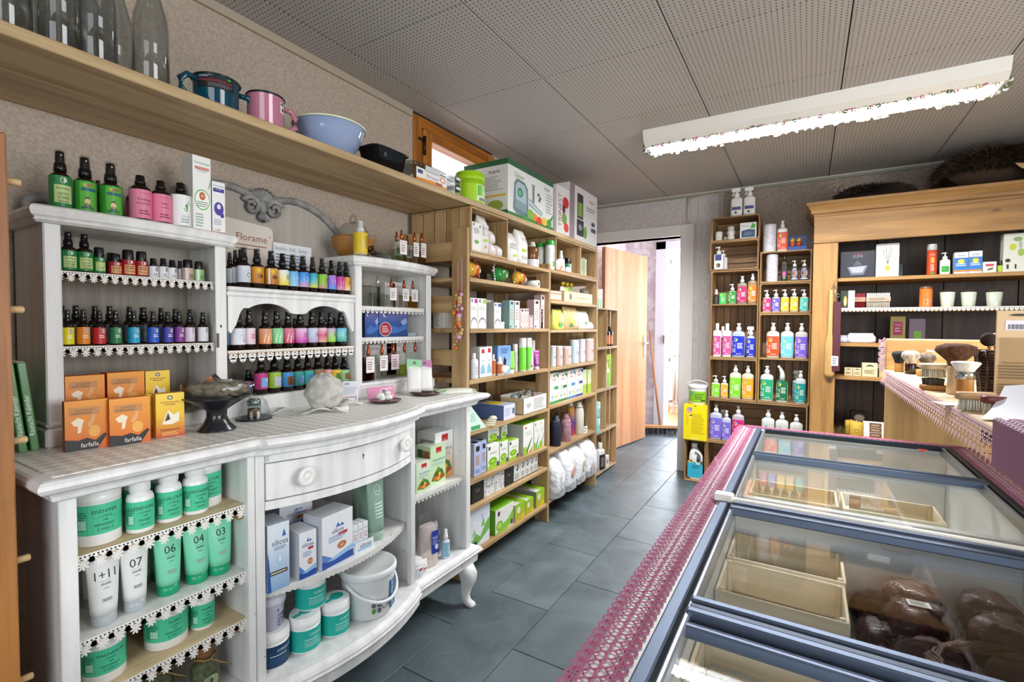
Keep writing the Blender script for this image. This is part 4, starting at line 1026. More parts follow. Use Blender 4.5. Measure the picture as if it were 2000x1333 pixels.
leafp=[('p',[(.50,.66),(.58,.80),(.66,.74),(.70,.62),(.64,.50),(.55,.52)],'3f8a2e'),('p',[(.46,.56),(.54,.62),(.56,.50),(.50,.46)],'59a83c'),T('RELAX',.30,.07,'8aa0a8',.52,.2),('l',.40,.08,.62,.24,2,'8a9aa0')]
SP(-1.63,0.749,0.055,0.139,zt,'dark bottle with white label and green leaf picture','eef0ee',leafp,kind='flip',lz=(.06,.72),group=g)
pur=[('t','Puressential',.5,.91,.032,'2b8a8c',0,.8),('r',.12,.82,.88,.855,'c84a28'),('t','LUFTREINIGER',.5,.838,.018,'f4f4f0',0,.7),('t','RAUMSPRAY',.5,.80,.016,'3a8a8c',0,.5),('e',.5,.42,.42,.14,'58b848'),('e',.5,.42,.38,.125,'f6f6f2'),('e',.5,.47,.17,.056,'c86a28'),('t','41',.5,.47,.035,'f6f6f2',0,.3),('l',.2,.32,.8,.40,3,'7a9a7a'),('p',[(.78,.55),(.98,.72),(.92,.62)],'58b848'),('l',.12,.05,.6,.24,5,'9ab0a8')]
CT(-1.6,0.796,0.053,0.228,zt,.062,'tall white carton with green swirls and orange badge on hutch top','f0f0ec',pur,lcol='cfcbc4',group='cartons on the hutch top')
pur2=[('t','Puressential',.5,.92,.035,'2b8a8c',0,.8),('r',.1,.80,.9,.87,'35348c'),('t','SOMMEIL',.5,.845,.02,'f0f0f4',0,.6),('e',.5,.48,.36,.13,'4b3f9c'),('e',.5,.52,.14,.05,'e8e8f2'),('e',.74,.36,.15,.05,'4b3f9c'),('p',[(.2,.56),(.5,.64),(.35,.60)],'58b848'),('l',.12,.16,.8,.28,4,'9aa8b8'),('r',0,0,1,.035,'c85a28'),('t','ricell',.4,.075,.035,'c85a28',0,.5)]
CT(-1.6,0.845,0.041,0.163,zt,.045,'smaller white carton with purple badge on hutch top','f0f0ee',pur2,lcol='35348c',group='cartons on the hutch top')
BAY[0]=(.444,.840,1.505);z1=1.3975;g='small aroma bottles on the upper left hutch shelf'
SP(-1.645,0.488,0.034,0.109,z1,'green-labelled spray bottle at the left end of the upper hutch shelf','1d7a3a',aro,lz=(.04,.52),group=g)
SP(-1.645,0.521,0.035,0.108,z1,'green-labelled spray bottle beside the green screw-cap bottle','1d7a3a',aro,lz=(.04,.52),group=g)
SP(-1.645,0.552,0.027,0.072,z1,'short green-labelled bottle with black screw cap','1d7a3a',aro[:1]+aro[1:3]+[T('STARK',.3,.1,'1f2a14',mw=.24)],kind='drop',lz=(.05,.62),group=g)
redl=[('e',.5,.84,.09,.12,'d9dcd6'),('r',.30,.06,.70,.66,'d9a066'),('l',.34,.36,.66,.60,2,'6a3a1e'),T('Thermen',.24,.12,'30180c',mw=.3)]
SP(-1.7,0.6,0.028,0.067,z1,'dark red bottle hidden behind the three red-labelled bottles','7a1420',(),kind='drop',lz=(.05,.6),group=g)
SP(-1.645,0.587,0.031,0.059,z1,'red-labelled bottle, left of the three in the row','a11a28',redl,kind='drop',lz=(.05,.62),group=g)
SP(-1.645,0.618,0.033,0.074,z1,'red-labelled bottle, middle of the three in the row','a11a28',redl,kind='drop',lz=(.05,.62),group=g)
SP(-1.645,0.65,0.031,0.074,z1,'red-labelled bottle, right of the three in the row','a11a28',redl,kind='drop',lz=(.05,.62),group=g)
whl=[('r',.53,.55,.66,.92,'8c8a90'),('l',.40,.10,.68,.38,2,'6a6a70')]
for k,(a,lb)in enumerate((((-1.645,0),'tiny white-labelled oil bottle next to the red bottles'),(0,'tiny white-labelled oil bottle, left of a touching pair'),(0,'tiny white-labelled oil bottle, right of a touching pair'))):
 x,y,w,h=((-1.645,0.68,0.024,0.058),(-1.645,0.706,0.023,0.061),(-1.645,0.73,0.024,0.059))[k]
 SP(x,y,w,h,z1,lb,'e4e4e8',whl,kind='small',lz=(.04,.60),group=g)
SP(-1.66,0.758,0.016,0.061,z1,'tiny grey-labelled oil bottle between white and beige ones','b4b4b8',(),kind='small',lz=(.04,.6),group=g)
SP(-1.645,0.773,0.032,0.065,z1,'tiny beige-labelled oil bottle near the right stile','c3a594',[('r',.30,0,.42,1,'dcdce0'),('e',.55,.84,.03,.07,'e0c060'),('l',.45,.1,.68,.5,3,'54443a')],kind='drop',lz=(.04,.6),group=g)
SP(-1.645,0.805,0.029,0.063,z1,'tiny green-labelled oil bottle at the right end of the shelf','8fc47a',[('r',.30,0,.42,1,'e4e8e0'),('e',.55,.84,.03,.07,'e0c060'),('l',.45,.1,.68,.5,3,'2f5a2a')],kind='drop',lz=(.04,.6),group=g)
BAY[0]=(.444,.840,1.382);z2=1.2055;g='rainbow spray bottles on the lower left hutch shelf'
rows=(((-1.635,0.48,0.026,0.095),'e3d51f','yellow'),((-1.635,0.512,0.027,0.097),'e58a24','orange'),((-1.635,0.546,0.028,0.095),'c4242c','red'),((-1.635,0.582,0.028,0.096),'1f7a48','dark green'),((-1.635,0.625,0.027,0.096),'22a3d0','sky blue'),((-1.635,0.673,0.028,0.096),'2858c4','royal blue'),((-1.635,0.711,0.028,0.096),'3a38a0','indigo'),((-1.635,0.742,0.027,0.098),'7c2f8c','violet'),((-1.635,0.771,0.028,0.096),'dcc8dc','pale pink'),((-1.635,0.81,0.029,0.097),'e6e4ea','white'))
for(x,y,w,h),c,nm in rows:
 SP(x,y,w,h,z2,'small spray bottle with %s label in the front rainbow row'%nm,c,[('r',.52,.64,.64,.93,'b8b4a8'),('l',.42,.34,.66,.56,2,'f0f0e8'),T('',.1,.1,'ffffff')][:2],lz=(.04,.50),group=g)
g2='dark spray bottles in the back row of the lower left hutch shelf'
bk=((-1.72,0.493,0.008,0.108),(-1.72,0.523,0.029,0.11),(-1.72,0.565,0.024,0.11),(-1.72,0.599,0.032,0.111),(-1.72,0.647,0.023,0.11),(-1.72,0.682,0.038,0.11),(-1.72,0.73,0.023,0.11),(-1.72,0.769,0.023,0.108),(-1.72,0.813,0.026,0.108))
ord_=('first','second','third','fourth','fifth','sixth','seventh','eighth','ninth')
for q_,(x,y,w,h)in enumerate(bk):SP(x,y,max(w,.030),h,z2,'%s dark spray bottle from the left in the row behind the rainbow bottles'%ord_[q_],'5a6672',[('l',.42,.34,.66,.56,2,'c0c0c0')],lz=(.04,.50),group=g2)
BAY[0]=None
def incense(x,y,w,h,d,label,rz=LW,tilt=0.0,title='Sandelholz',z=ZT):
 s=[('r',0,0,1,1,G('d9660f','f2a030',0,h,'Z')),('p',[(0,0),(.75,0),(.98,.26),(.92,.30),(.70,.17),(.5,.24),(.3,.20),(0,.24)],'1c1411'),('e',.68,.36,.14,.12,'f0b050'),('p',[(.14,.58),(.30,.66),(.44,.60),(.40,.52),(.36,.36),(.28,.34),(.30,.48),(.20,.50)],'f7e6cc'),('p',[(.50,.50),(.62,.66),(.56,.78),(.72,.70),(.66,.52),(.56,.44)],'e8a868'),('r',.10,.70,.80,.86,'c98a4a'),('t',title,.45,.81,.045,'5a3010',0,.5),('l',.14,.72,.70,.77,2,'7a4a1c'),('t','farfalla',.56,.10,.09,'f4efe6',0,.42)]
 return carton('incense_box',label,x,y,z,w,h,d,'d9741c',s,rz=rz,group='orange incense boxes',lcol='c8601a')
incense(-1.485,.468,.080,.120,.022,'orange incense box in the front row, left of two',LW-.10)
incense(-1.462,.548,.084,.118,.034,'orange incense box in the front row, right of two',LW-.10)
incense(-1.60,.503,.080,.108,.040,'orange incense box in the back row, left of two',LW-.04,z=1.0205)
incense(-1.60,.592,.084,.110,.045,'orange incense box in the back row, right of two',LW-.04,z=1.0205)
def indian(x,y,w,h,d,label,rz,z=ZT):
 s=[('r',0,0,1,1,G('c8431c','f4c52a',0,h,'Z','f2d24a')),('e',.5,.90,.10,.05,'2a3a6a'),('e',.5,.90,.06,.03,'e0d8a0'),('t','Indianherbs',.5,.80,.055,'9c3a16',0,.8),('l',.3,.72,.7,.76,1,'9c5a16'),('p',[(.2,.30),(.42,.62),(.62,.50),(.82,.56),(.80,.34),(.55,.28)],'f6efdc'),('p',[(.30,.36),(.42,.56),(.50,.40)],'3a2a1c'),('t','Räucherwerk',.5,.17,.05,'5a1e0c',0,.8),('l',.2,.03,.8,.12,2,'e8c070')]
 return carton('incense_box',label,x,y,z,w,h,d,'e0a024',s,rz=rz,group='yellow herb boxes',lcol='d9a81f')
indian(-1.470,.642,.066,.118,.024,'yellow herb box standing in front, right of the orange ones',LW-.12)
indian(-1.502,.628,.062,.116,.022,'yellow herb box partly covered by the front one',LW-.12)
indian(-1.60,.668,.060,.108,.030,'yellow herb box at the back beside the orange ones',LW-.06,1.0205)
def book(x,y,rx,label):
 t=thing('calendar_book',label,'book',(x,y,ZT),0,'green calendars',rot=(rx,0,0))
 b=MB();b.bbox(-.15,0,-.016,0,0,.215,C('3f7a3a',.25),.002);b.build('cover',t)
 b=MB();b.box(-.149,-.004,-.0145,-.0015,.2148,.2155,C('e8e4d8',.7));b.build('page_block',t)
 b=MB();vs,fs,w=text_geo('Raunacht Kalender');s=.0125*.72
 b.add([(.0006,-.0095+y_*s*1.1,.088+x_*s)for x_,y_ in[(-0+q[0],-q[1])for q in vs]],fs,C('e9efe4',.5));b.build('spine_print',t)
book(-1.575,.386,.10,'green wrapped calendar leaning, left one of two');book(-1.575,.407,.10,'green wrapped calendar leaning, right one of two')
zm=1.3865
sg=thing('brand_sign','rounded cream board with brown brand lettering behind spray bottles','sign',(-1.735,1.02,zm),LW)
b=MB();P=[(-.09,0),(.092,0),(.092,.20)]
for i in range(1,6):a=i/6*PI/2;P.append((.072+.02*math.cos(a),.22+.02*math.sin(a)))
P+=[(.072,.24),(-.09,.252)]
b.prism(P,-.003,.003,C('d8cfc4',.6),'y');b.build('board',sg)
prints([('t','Florame',.56,.80,.105,'8a4a22',0,.72),('l',.1,.66,.92,.70,1,'9a6a48'),('l',.22,.61,.8,.64,1,'9a6a48'),('t','»',.94,.86,.05,'8a4a22',0,.1)],.18,.24,flat(.006),sg)
sg=thing('price_card','white card with blue handwriting behind the middle spray bottles','card',(-1.725,1.19,zm),LW)
b=MB();b.box(-.082,.082,-.001,.001,0,.188,C('e6e6e8',.6));b.build('card',sg)
prints([('t','Sanaisha - Duft - Sprays',.45,.90,.075,'4a6a9c',0,.86),('l',.06,.62,.88,.80,3,'6a86ac'),('l',.06,.40,.92,.60,3,'3a5a96'),('l',.06,.2,.8,.36,2,'8aa0be')],.164,.188,flat(.002),sg)
BAY[0]=(.864,1.376,2)
def sw(a,b2,c=None,z0=0,z1=.1):return G(a,b2,z0,z1,'Z',c)
def MS(q,z,label,cols,extra=(),grp=None,**k):
 x,y,w,h=q;lz=k.pop('lz',(.13,.53));lab=G(cols[0],cols[1],h*lz[0],h*lz[1],'Z',cols[2]if len(cols)>2 else None)
 return SP(x,y,w,h,z,label,lab,extra,lz=lz,group=grp,**k)
fine=[('l',.52,.40,.70,.72,3,'4a4a58')]
glow=[('e',.52,.55,.14,.14,'e4e6e8')]
ray=[('p',[(.30,0),(.36,.30),(.52,.40),(.42,0)],'e0a81c'),('p',[(.5,0),(.56,.38),(.70,.42),(.62,0)],'c8861a'),('p',[(.34,.8),(.44,.95),(.52,.80),(.60,.95),(.70,.78),(.55,.62),(.44,.62)],'d8b820'),('e',.50,.45,.10,.12,'5a2a0c')]
swirl=[('e',.55,.45,.16,.34,'9aa4b4'),('e',.55,.45,.12,.26,'e4e6ec'),('e',.56,.45,.08,.17,'8a9a8e'),('e',.56,.45,.04,.09,'d8dce6')]
g='spray bottles on the middle hutch top shelf';zz=zm
MS((-1.66,0.91,0.027,0.12),zz,'dark spray bottle squeezed behind the left end of the middle top shelf',('9a9ea6','b4b8be'),(),g)
MS((-1.65,0.923,0.028,0.129),zz,'grey-labelled spray bottle behind the swirl-labelled one, nearer the stile',('aab4ba','c4c8ce'),(),g)
MS((-1.64,0.935,0.031,0.133),zz,'grey-labelled spray bottle directly behind the swirl-labelled one',('b4bec4','c8ccd4'),(),g)
MS((-1.62,0.935,0.041,0.137),zz,'spray bottle with pale grey swirl label',('c4c8d2','d4d6de'),swirl,g)
MS((-1.62,0.98,0.044,0.138),zz,'spray bottle with golden sunset label, left of two',('b8700f','d09018'),ray,g)
MS((-1.62,1.032,0.046,0.138),zz,'spray bottle with golden sunset label, right of two',('b8700f','d09018'),[('r',.26,0,.33,1,'dcdcd8')]+ray,g)
MS((-1.62,1.075,0.045,0.136),zz,'spray bottle with white-to-yellow label and solid black cap',('e8d020','e8e0a0','dfe6ea'),fine,g,overcap=False)
MS((-1.62,1.116,0.041,0.135),zz,'spray bottle with light blue label and white glow',('9acbe6','5aa4dc'),glow,g)
MS((-1.62,1.158,0.046,0.136),zz,'spray bottle with label fading from blue to pink',('d69ab4','4a9ae0','2a7ad0'),glow,g)
MS((-1.62,1.2,0.038,0.137),zz,'spray bottle with label fading from teal to yellow',('d6d81c','3ab0c0','2a9ab8'),glow,g)
MS((-1.62,1.242,0.042,0.137),zz,'spray bottle with label fading from green to dusky pink',('c08a80','8ac02a','7ab820'),fine,g)
MS((-1.62,1.285,0.039,0.136),zz,'spray bottle with purple-to-blue label and solid black cap',('3a9ae6','9a6ad0','a07ad8'),glow,g,overcap=False)
MS((-1.62,1.325,0.04,0.134),zz,'spray bottle with magenta label and pale glow',('d89aae','c8369a','b82a8e'),glow,g)
MS((-1.62,1.365,0.039,0.135),zz,'spray bottle with amber label at the right end of the row',('e6d2a4','d89a30','c88a2a'),fine,g)
g='spray bottles on the lace-edged middle hutch shelf';zz=1.1785;BAY[0]=(.864,1.376,1.36)
vig=[('e',.56,.45,.13,.2,'9aa0b4'),('e',.58,.5,.09,.12,'d8d8e2'),('p',[(.42,.2),(.60,.28),(.70,.2),(.6,.16)],'7a8098')]
spir=[('e',.58,.5,.15,.32,'c85a8a'),('e',.58,.5,.12,.25,'e6c4d2'),('e',.58,.5,.08,.16,'c85a8a'),('e',.58,.5,.04,.08,'e6c4d2')]
flame=lambda c:[('p',[(.30,.1),(.36,.6),(.46,.95),(.40,.5),(.36,.1)],c),('p',[(.44,.05),(.47,.5),(.58,.85),(.54,.45),(.5,.05)],c),('p',[(.6,.2),(.62,.6),(.69,.8),(.67,.3)],c)]
MS((-1.64,0.895,0.019,0.126),zz,'blue-labelled spray bottle half behind the left stile',('5a86b4','8ab0cc'),(),g)
MS((-1.62,0.912,0.045,0.136),zz,'spray bottle with white label and grey flower sketch',('e4e4ea','dcdce6'),vig,g)
MS((-1.63,0.956,0.039,0.137),zz,'spray bottle with pale pink label and spiral',('e6ccd6','e8d6de'),spir,g)
MS((-1.62,1.008,0.043,0.134),zz,'spray bottle with orange flame label',('e0824a','d8a07a'),flame('f0c8a4'),g)
MS((-1.62,1.051,0.043,0.136),zz,'spray bottle with green flame label',('6ac87a','8ad09a'),flame('c8ecc8'),g)
MS((-1.62,1.095,0.043,0.136),zz,'spray bottle with crimson flame label',('c8305a','d87a94'),flame('eebccb'),g)
MS((-1.62,1.145,0.049,0.136),zz,'spray bottle with magenta-to-white label',('c020a0','e08acc','e4c4e0'),fine,g)
MS((-1.62,1.195,0.045,0.137),zz,'spray bottle with lavender-grey label',('b4a0cc','c4c8dc','c8d4e4'),fine,g)
MS((-1.62,1.238,0.043,0.138),zz,'spray bottle with white label and red sweep',('e0b09a','d85a7a','e6c4d4'),fine,g)
MS((-1.62,1.28,0.041,0.136),zz,'spray bottle with green-to-lilac label',('8ad02a','b0d48a','c8a4d4'),fine,g)
MS((-1.62,1.33,0.048,0.137),zz,'spray bottle with teal-to-blue label',('2aa08a','8ad4cc','6ab8dc'),fine,g)
for q,nm in(((-1.7,1.004,0.024,0.111),'behind the pink spiral bottle'),((-1.7,1.178,0.027,0.111),'between the crimson and magenta ones'),((-1.7,1.316,0.032,0.114),'behind the red-sweep bottle'),((-1.7,1.371,0.031,0.115),'behind the teal bottle')):
 MS(q,zz,'dark spray bottle in the back row %s'%nm,('7a6a8a','8a8aa0'),(),g)
g='landscape-label spray bottles on the hutch base';zz=1.0205;BAY[0]=(.864,1.376,1.162)
def pic(a,b2,c):return[('r',.38,.12,.74,.72,a),('p',[(.38,.12),(.38,.40),(.5,.55),(.60,.38),(.74,.45),(.74,.12)],b2),('e',.62,.58,.05,.07,c)]
MS((-1.68,0.981,0.039,0.085),zz,'purple-labelled spray bottle at the back left of the base row',('7a2a6a','8a3a7a'),pic('3a6ab4','7a86b4','dcdce6'),g)
MS((-1.63,0.997,0.043,0.138),zz,'spray bottle with pink winter picture label',('b42a74','c43a84'),pic('7aa0dc','e4e8f0','f0f0f4'),g,overcap=False)
MS((-1.63,1.046,0.047,0.138),zz,'spray bottle with lime lavender picture label',('8ab020','9ac030'),pic('b4b0cc','9a8a6a','e6dcc4'),g,overcap=False)
MS((-1.63,1.096,0.048,0.13),zz,'spray bottle with blue label and brown tree picture',('2a74b8','3a8ac8'),pic('6a3a14','a86a24','c88a34'),g,overcap=False)
MS((-1.63,1.14,0.045,0.129),zz,'spray bottle with green label and white path picture',('1f8a78','2a9a8a'),pic('5a86b0','2a4a44','e6e8ec')+[('p',[(.46,.12),(.66,.12),(.56,.40)],'eceef0')],g,overcap=False)
MS((-1.63,1.183,0.045,0.13),zz,'spray bottle with teal label and blue coast picture',('1f9488','2aa498'),pic('1f6ab0','2a7a5a','4a9ac8'),g,overcap=False)
MS((-1.63,1.229,0.049,0.132),zz,'spray bottle with brown label and dark blue picture',('7a5a34','8a6a44'),pic('2a4a9a','3a2a1c','6a86c0'),g,overcap=False)
MS((-1.63,1.271,0.039,0.124),zz,'spray bottle with salmon label behind the stone ball',('d08a7a','d89a8a'),pic('4a8a54','2a6a3a','e0b08a'),g,overcap=False)
MS((-1.63,1.31,0.045,0.119),zz,'spray bottle with yellow label and dark picture',('d8a81a','e0b82a'),pic('3a6a20','1f3a14','c8c030'),g,overcap=False)
MS((-1.63,1.364,0.047,0.112),zz,'spray bottle with pale green label, last in the base row',('8ac08a','9ad09a'),pic('8a5a1c','3a2a10','d8a034'),g,overcap=False)
t=pill('pill_bottle','small white-capped bottle behind the glass cloche',-1.66,.90,1.0205,.016,.06,'e8e8ec',[('l',.4,.2,.6,.7,3,'4a4a5a')])
t=thing('cork_bottle','little glass bottle with cork by the left hutch stile','bottle',(-1.655,.885,1.0205),LW)
b=MB();b.lathe([(.012,0),(.014,.003),(.014,.04),(.008,.05),(.008,.062)],clear('flint','e6ece8',1.4),16,(True,False));b.build('glass',t)
b=MB();b.lathe([(.0075,.052),(.009,.075)],C('b08a5a',.8),12);b.build('cork',t)
b=MB();b.lathe([(.0145,.008),(.0145,.032)],C('e8e8e4',.7),16,(False,False));b.build('label',t)
zz=1.5505;BAY[0]=None
wb=thing('wooden_bowl','round turned wooden bowl on the right hutch top','bowl',(-1.66,1.43,zz),0)
bw=wood('bowl','8a5a24','a87434','x',.45,5,False)
b=MB();b.lathe([(.043,0),(.056,.004),(.080,.035),(.088,.072),(.090,.082),(.087,.083),(.077,.04),(.05,.012),(.001,.010)],bw,32,(True,False));b.build('bowl_body',wb)
ck=thing('glass_cloche','clear glass dome with ring knob sitting in the wooden bowl','cloche',(-1.66,1.43,zz+.055),0)
gm=clear('dome','eef2f2',1.2)
b=MB();b.lathe([(.070,0),(.069,.03),(.060,.06),(.045,.082),(.018,.090),(.014,.095)],gm,28,(False,True));b.build('dome',ck)
b=MB();b.tube([(.018*math.cos(2*PI*i/14),0,.108+.016*math.sin(2*PI*i/14))for i in range(14)],.006,gm,8,closed=True);b.build('ring_knob',ck)
cp=thing('cherub_ornament','small bronze cherub figure in front of the wooden bowl','ornament',(-1.563,1.447,zz),LW)
br_=C('3a2a1e',.35,.7);b=MB();b.sphere((0,0,.018),.010,.009,.014,br_,10,7);b.sphere((-.002,-.002,.038),.009,.008,.009,br_,10,7);b.tube([(-.008,0,.025),(-.016,-.006,.018),(-.008,-.010,.012)],.0035,br_,6);b.tube([(.008,0,.025),(.014,-.006,.016),(.020,-.004,.022)],.0035,br_,6);b.tube([(-.004,0,.012),(-.012,-.012,.006),(-.006,-.016,.001)],.0045,br_,6);b.tube([(.004,0,.012),(.012,-.010,.006),(.014,-.014,.001)],.0045,br_,6);b.build('figure',cp)
b=MB()
for s_ in(-1,1):b.prism([(s_*.004,.020),(s_*.020,.034),(s_*.016,.016)],.004,.006,br_,'y')
b.build('wings',cp)
SP(-1.556,1.377,0.059,0.138,zz,'yellow spray bottle with clear top in front of the bowl','d9b81a',[('r',.40,.2,.46,.62,'c8c4a8'),('l',.5,.2,.7,.85,6,'6a5a18')],glass='d8c88a',cap='cfd2d2',lz=(.04,.62),overcap=False)
def perfume(q,z,label,liq,cap='b8623a',capk='tall',lab=True,d=.026,grp=None,fill=.62,labc='eceae8',txt=None):
 x,y,w,h=q;x,y,h=fitin(x,y,z,w/2,h,LW);t=thing('perfume_bottle',label,'perfume',(x-d/2,y,z),LW,grp);gm=clear('perf','fafcfb',.9)
 bh=h*.70;b=MB();b.bbox(-w/2,w/2,-d/2,d/2,0,bh,gm,.002);b.build('glass',t)
 b=MB();b.bbox(-w/2+.003,w/2-.003,-d/2+.003,d/2-.003,.004,bh*fill,clear('juice'+liq,liq,.2),.002);b.build('liquid',t)
 b=MB();r=min(w,d)*.30;b.lathe([(r*.8,bh),(r*.8,bh+h*.04),(r,bh+h*.05),(r,h*.86),(r*.6,h*.88),(r*.55,h)],C(cap,.25,.7),14);b.build('spray_cap',t)
 if lab:prints([('r',.12,.35,.88,.97,labc),('t','Florame',.5,.88,.075,'b05a6a',0,.6),('l',.22,.45,.75,.8,4,'8a6a6a')]+(txt or[]),w,bh,flat(d+.0004),t)
 return t
g='perfume bottles on the right hutch top'
for q,lab,liq in(((-1.63,1.669,0.056,0.147),'clear perfume bottle with copper cap, leftmost on the right hutch top','dfe8dc'),((-1.58,1.649,0.059,0.147),'pale green perfume bottle with white label on the right hutch top','d4e2d0'),((-1.64,1.751,0.046,0.144),'perfume bottle with copper cap standing in the rear on the hutch top','e4e0dc'),((-1.58,1.734,0.049,0.151),'perfume bottle with clear pump and blue collar on the hutch top','e0e6e6'),((-1.58,1.785,0.047,0.157),'amber perfume bottle at the right end of the hutch top','d8b48c')):
 perfume(q,zz,lab,liq,grp=g)
g='perfume bottles on the upper right hutch shelf';zz=1.3455;BAY[0]=(1.402,1.828,1.505)
t=thing('scallop_shell','white ribbed scallop shell leaning in the right hutch block','shell',(-1.70,1.462,zz),LW,rot=(-.25,0,LW))
b=MB();n=30;vs=[(0,0,.004)]
for i in range(n+1):
 a=PI*(.5+1.0*(i/n-.5)*2*.92);r=.042*(1+.05*(i%2));vs.append((r*math.cos(a)*.95,-.012*math.sin(a)-(.004 if i%2 else 0),.042+r*math.sin(a)))
vs2=[(x,y+.006,z)for x,y,z in vs]
F=[(0,i,i+1)for i in range(1,n+1)]+[(n+2+0,n+2+i+1,n+2+i)for i in range(1,n+1)]
b.add(vs+vs2,F,C('e8e0d0',.5));b.build('shell',t)
perfume((-1.63,1.554,0.089,0.139),zz,'large square clear perfume bottle with silver cap','dce4dc','c4c4c4',lab=False,grp=g,d=.03)
perfume((-1.62,1.625,0.055,0.131),zz,'clear perfume bottle with white label, left of the middle pair','e8e6e2',grp=g)
perfume((-1.62,1.707,0.055,0.132),zz,'clear perfume bottle with white label, right of the middle pair','e4dcdc',grp=g)
perfume((-1.62,1.767,0.057,0.133),zz,'golden perfume bottle at the right of the upper shelf','c8a83a',grp=g)
for q,lb in(((-1.74,1.724,0.068,0.125),'white perfume carton behind the left clear bottles'),((-1.74,1.815,0.087,0.131),'white perfume carton behind the right clear bottles')):
 CT(q[0],q[1],q[2],q[3],zz,.035,lb,'dcd8d4',[('t','Florame',.5,.85,.1,'b05a5a',0,.7),('e',.6,.5,.12,.08,'c8a0a0')],group='perfume cartons')
g='blue night-sky boxes';zz=1.2105;BAY[0]=(1.402,1.828,1.33)
def night(q,lb,badge):
 h=q[3];s=[('r',0,0,1,1,G('16407a','2a4a90',0,h,'Z','6a6aa0')),('p',[(.1,.25),(.4,.45),(.7,.35),(1,.5),(1,.3),(.6,.15),(.2,.12)],'3a6ab0'),('p',[(.75,.6),(.95,.75),(1,.55),(.85,.45)],'8aa4d0'),('e',.2,.86,.06,.09,'e8e4dc'),('e',.225,.88,.05,.08,'33407a')]
 if badge:s+=[('e',.22,.30,.21,.28,'c4c4cc'),('e',.22,.30,.19,.255,'a02030'),('l',.10,.16,.34,.44,4,'e0c8c8')]
 CT(q[0],q[1],q[2],q[3],zz,.03,lb,'1c2f6a',s,lcol='161f50',group=g)
night((-1.63,1.504,0.077,0.119),'dark blue night-sky box by the hutch stile',False)
night((-1.63,1.635,0.179,0.118),'dark blue night-sky box with moon and red badge',True)
t=CT(-1.66,1.792,0.058,0.018,zz,.07,'flat grey box beside the night-sky box','a8b0b8',name='flat_box')
g='perfume bottles on the right hutch base';zz=1.0205;BAY[0]=(1.402,1.828,1.194)
perfume((-1.6,1.468,0.061,0.157),zz,'amber brown perfume bottle on the hutch base','7a3410',grp=g,fill=.95)
perfume((-1.62,1.566,0.062,0.157),zz,'clear perfume bottle with white label beside the amber one','eceae4',grp=g)
perfume((-1.62,1.636,0.065,0.161),zz,'clear perfume bottle with pinkish label on the hutch base','eceaea',grp=g,labc='ecd6e0')
perfume((-1.62,1.71,0.076,0.163),zz,'perfume bottle half full of pale yellow liquid','d8dc9a',grp=g,lab=False,fill=.5)
perfume((-1.62,1.783,0.062,0.162),zz,'pale perfume bottle behind the leaning green packet','dce4d4',grp=g,lab=False)
for q,lb in(((-1.74,1.617,0.095,0.152),'left'),((-1.74,1.721,0.093,0.155),'middle'),((-1.74,1.84,0.127,0.165),'right')):
 CT(q[0],q[1],q[2],q[3],zz,.04,'white perfume carton behind the base perfume row, %s one'%lb,'e0dcda',[('t','Florame',.5,.88,.08,'b05a5a',0,.7),('l',.2,.4,.8,.7,4,'b08a8a')],group='perfume cartons')
BAY[0]=None
b=MB();bk_=C('1b1c22',.22)
bo=tag(b.lathe([(.050,0),(.049,.004),(.034,.02),(.026,.04),(.027,.058),(.05,.075),(.080,.092),(.088,.097),(.086,.099),(.06,.085),(.001,.075)],bk_,32,(True,False)).build('footed_bowl',None,(-1.455,.755,ZT)),'shiny black footed bowl on the counter','bowl')
sgm=noise_mix('sage','6f6a58','a49c86',60,rough=.9,bump=.6,dist=.003)
def bundle(label,loc,rot,n=34,L=.13,r=.02):
 t=thing('sage_bundle',label,'incense',loc,0,'dried sage bundles',rot=rot);rr=random.Random(n)
 b=MB();b.loft([(-L/2,r*.5,r*.45),(-L*.3,r,r*.85),(L*.1,r*1.1,r*.95),(L*.35,r*.9,r*.8),(L*.5,r*.35,r*.3)],sgm,14);b.build('leaves',t)
 b=MB()
 for i in range(n):
  a=rr.uniform(0,2*PI);z=rr.uniform(-L*.45,L*.4);q=r*.95;p=Vector((q*math.cos(a),q*.85*math.sin(a),z));d=Vector((math.cos(a)*.5,math.sin(a)*.4,1.1)).normalized()*rr.uniform(.015,.03)
  s_=Vector((-math.sin(a),math.cos(a),0))*.005;b.add([p,p+d*.5+s_,p+d,p+d*.5-s_],[(0,1,2,3)],sgm)
 stuff(b.build('loose_leaves',t))
 b=MB();b.loft([(-L*.62,r*.9,r*.35),(-L*.5,r*1.2,r*1.05),(L*.3,r*1.35,r*1.15),(L*.55,r*1.2,r*.7),(L*.72,r*1.5,r*.08)],clear('wrap','f4f4f2',2.2,.12),14,(False,False));b.build('plastic_wrap',t)
 return t
bundle('dried sage bundle wrapped in plastic lying across the black bowl',(-1.45,.735,ZT+.118),(.35,PI/2,.9));bundle('second dried sage bundle lying in the black bowl',(-1.475,.80,ZT+.116),(.2,PI/2+.2,1.8),30,.11,.019)
bundle('dried herb bundle in plastic behind the black bowl',(-1.555,.765,1.03),(.1,PI/2-.25,1.35),26,.12,.018)
cd=thing('orange_packet','orange and black packet leaning behind the glass cloche','packet',(-1.545,.845,ZT+.06),LW,rot=(-.5,-.55,LW))
b=MB();b.bbox(-.028,.028,-.003,.003,0,.10,C('d88a2c',.5),.001);b.build('packet_body',cd)
prints([('r',0,.35,.5,1,'c9772a'),('p',[(.3,0),(1,0),(1,1),(.75,1)],'2a1c14'),('l',.45,.1,.9,.8,5,'c8b8a0')],.056,.10,flat(.006),cd)
cl=thing('glass_cloche','low glass cloche over a small jar on a black slate disc','cloche',(-1.52,.905,ZT))
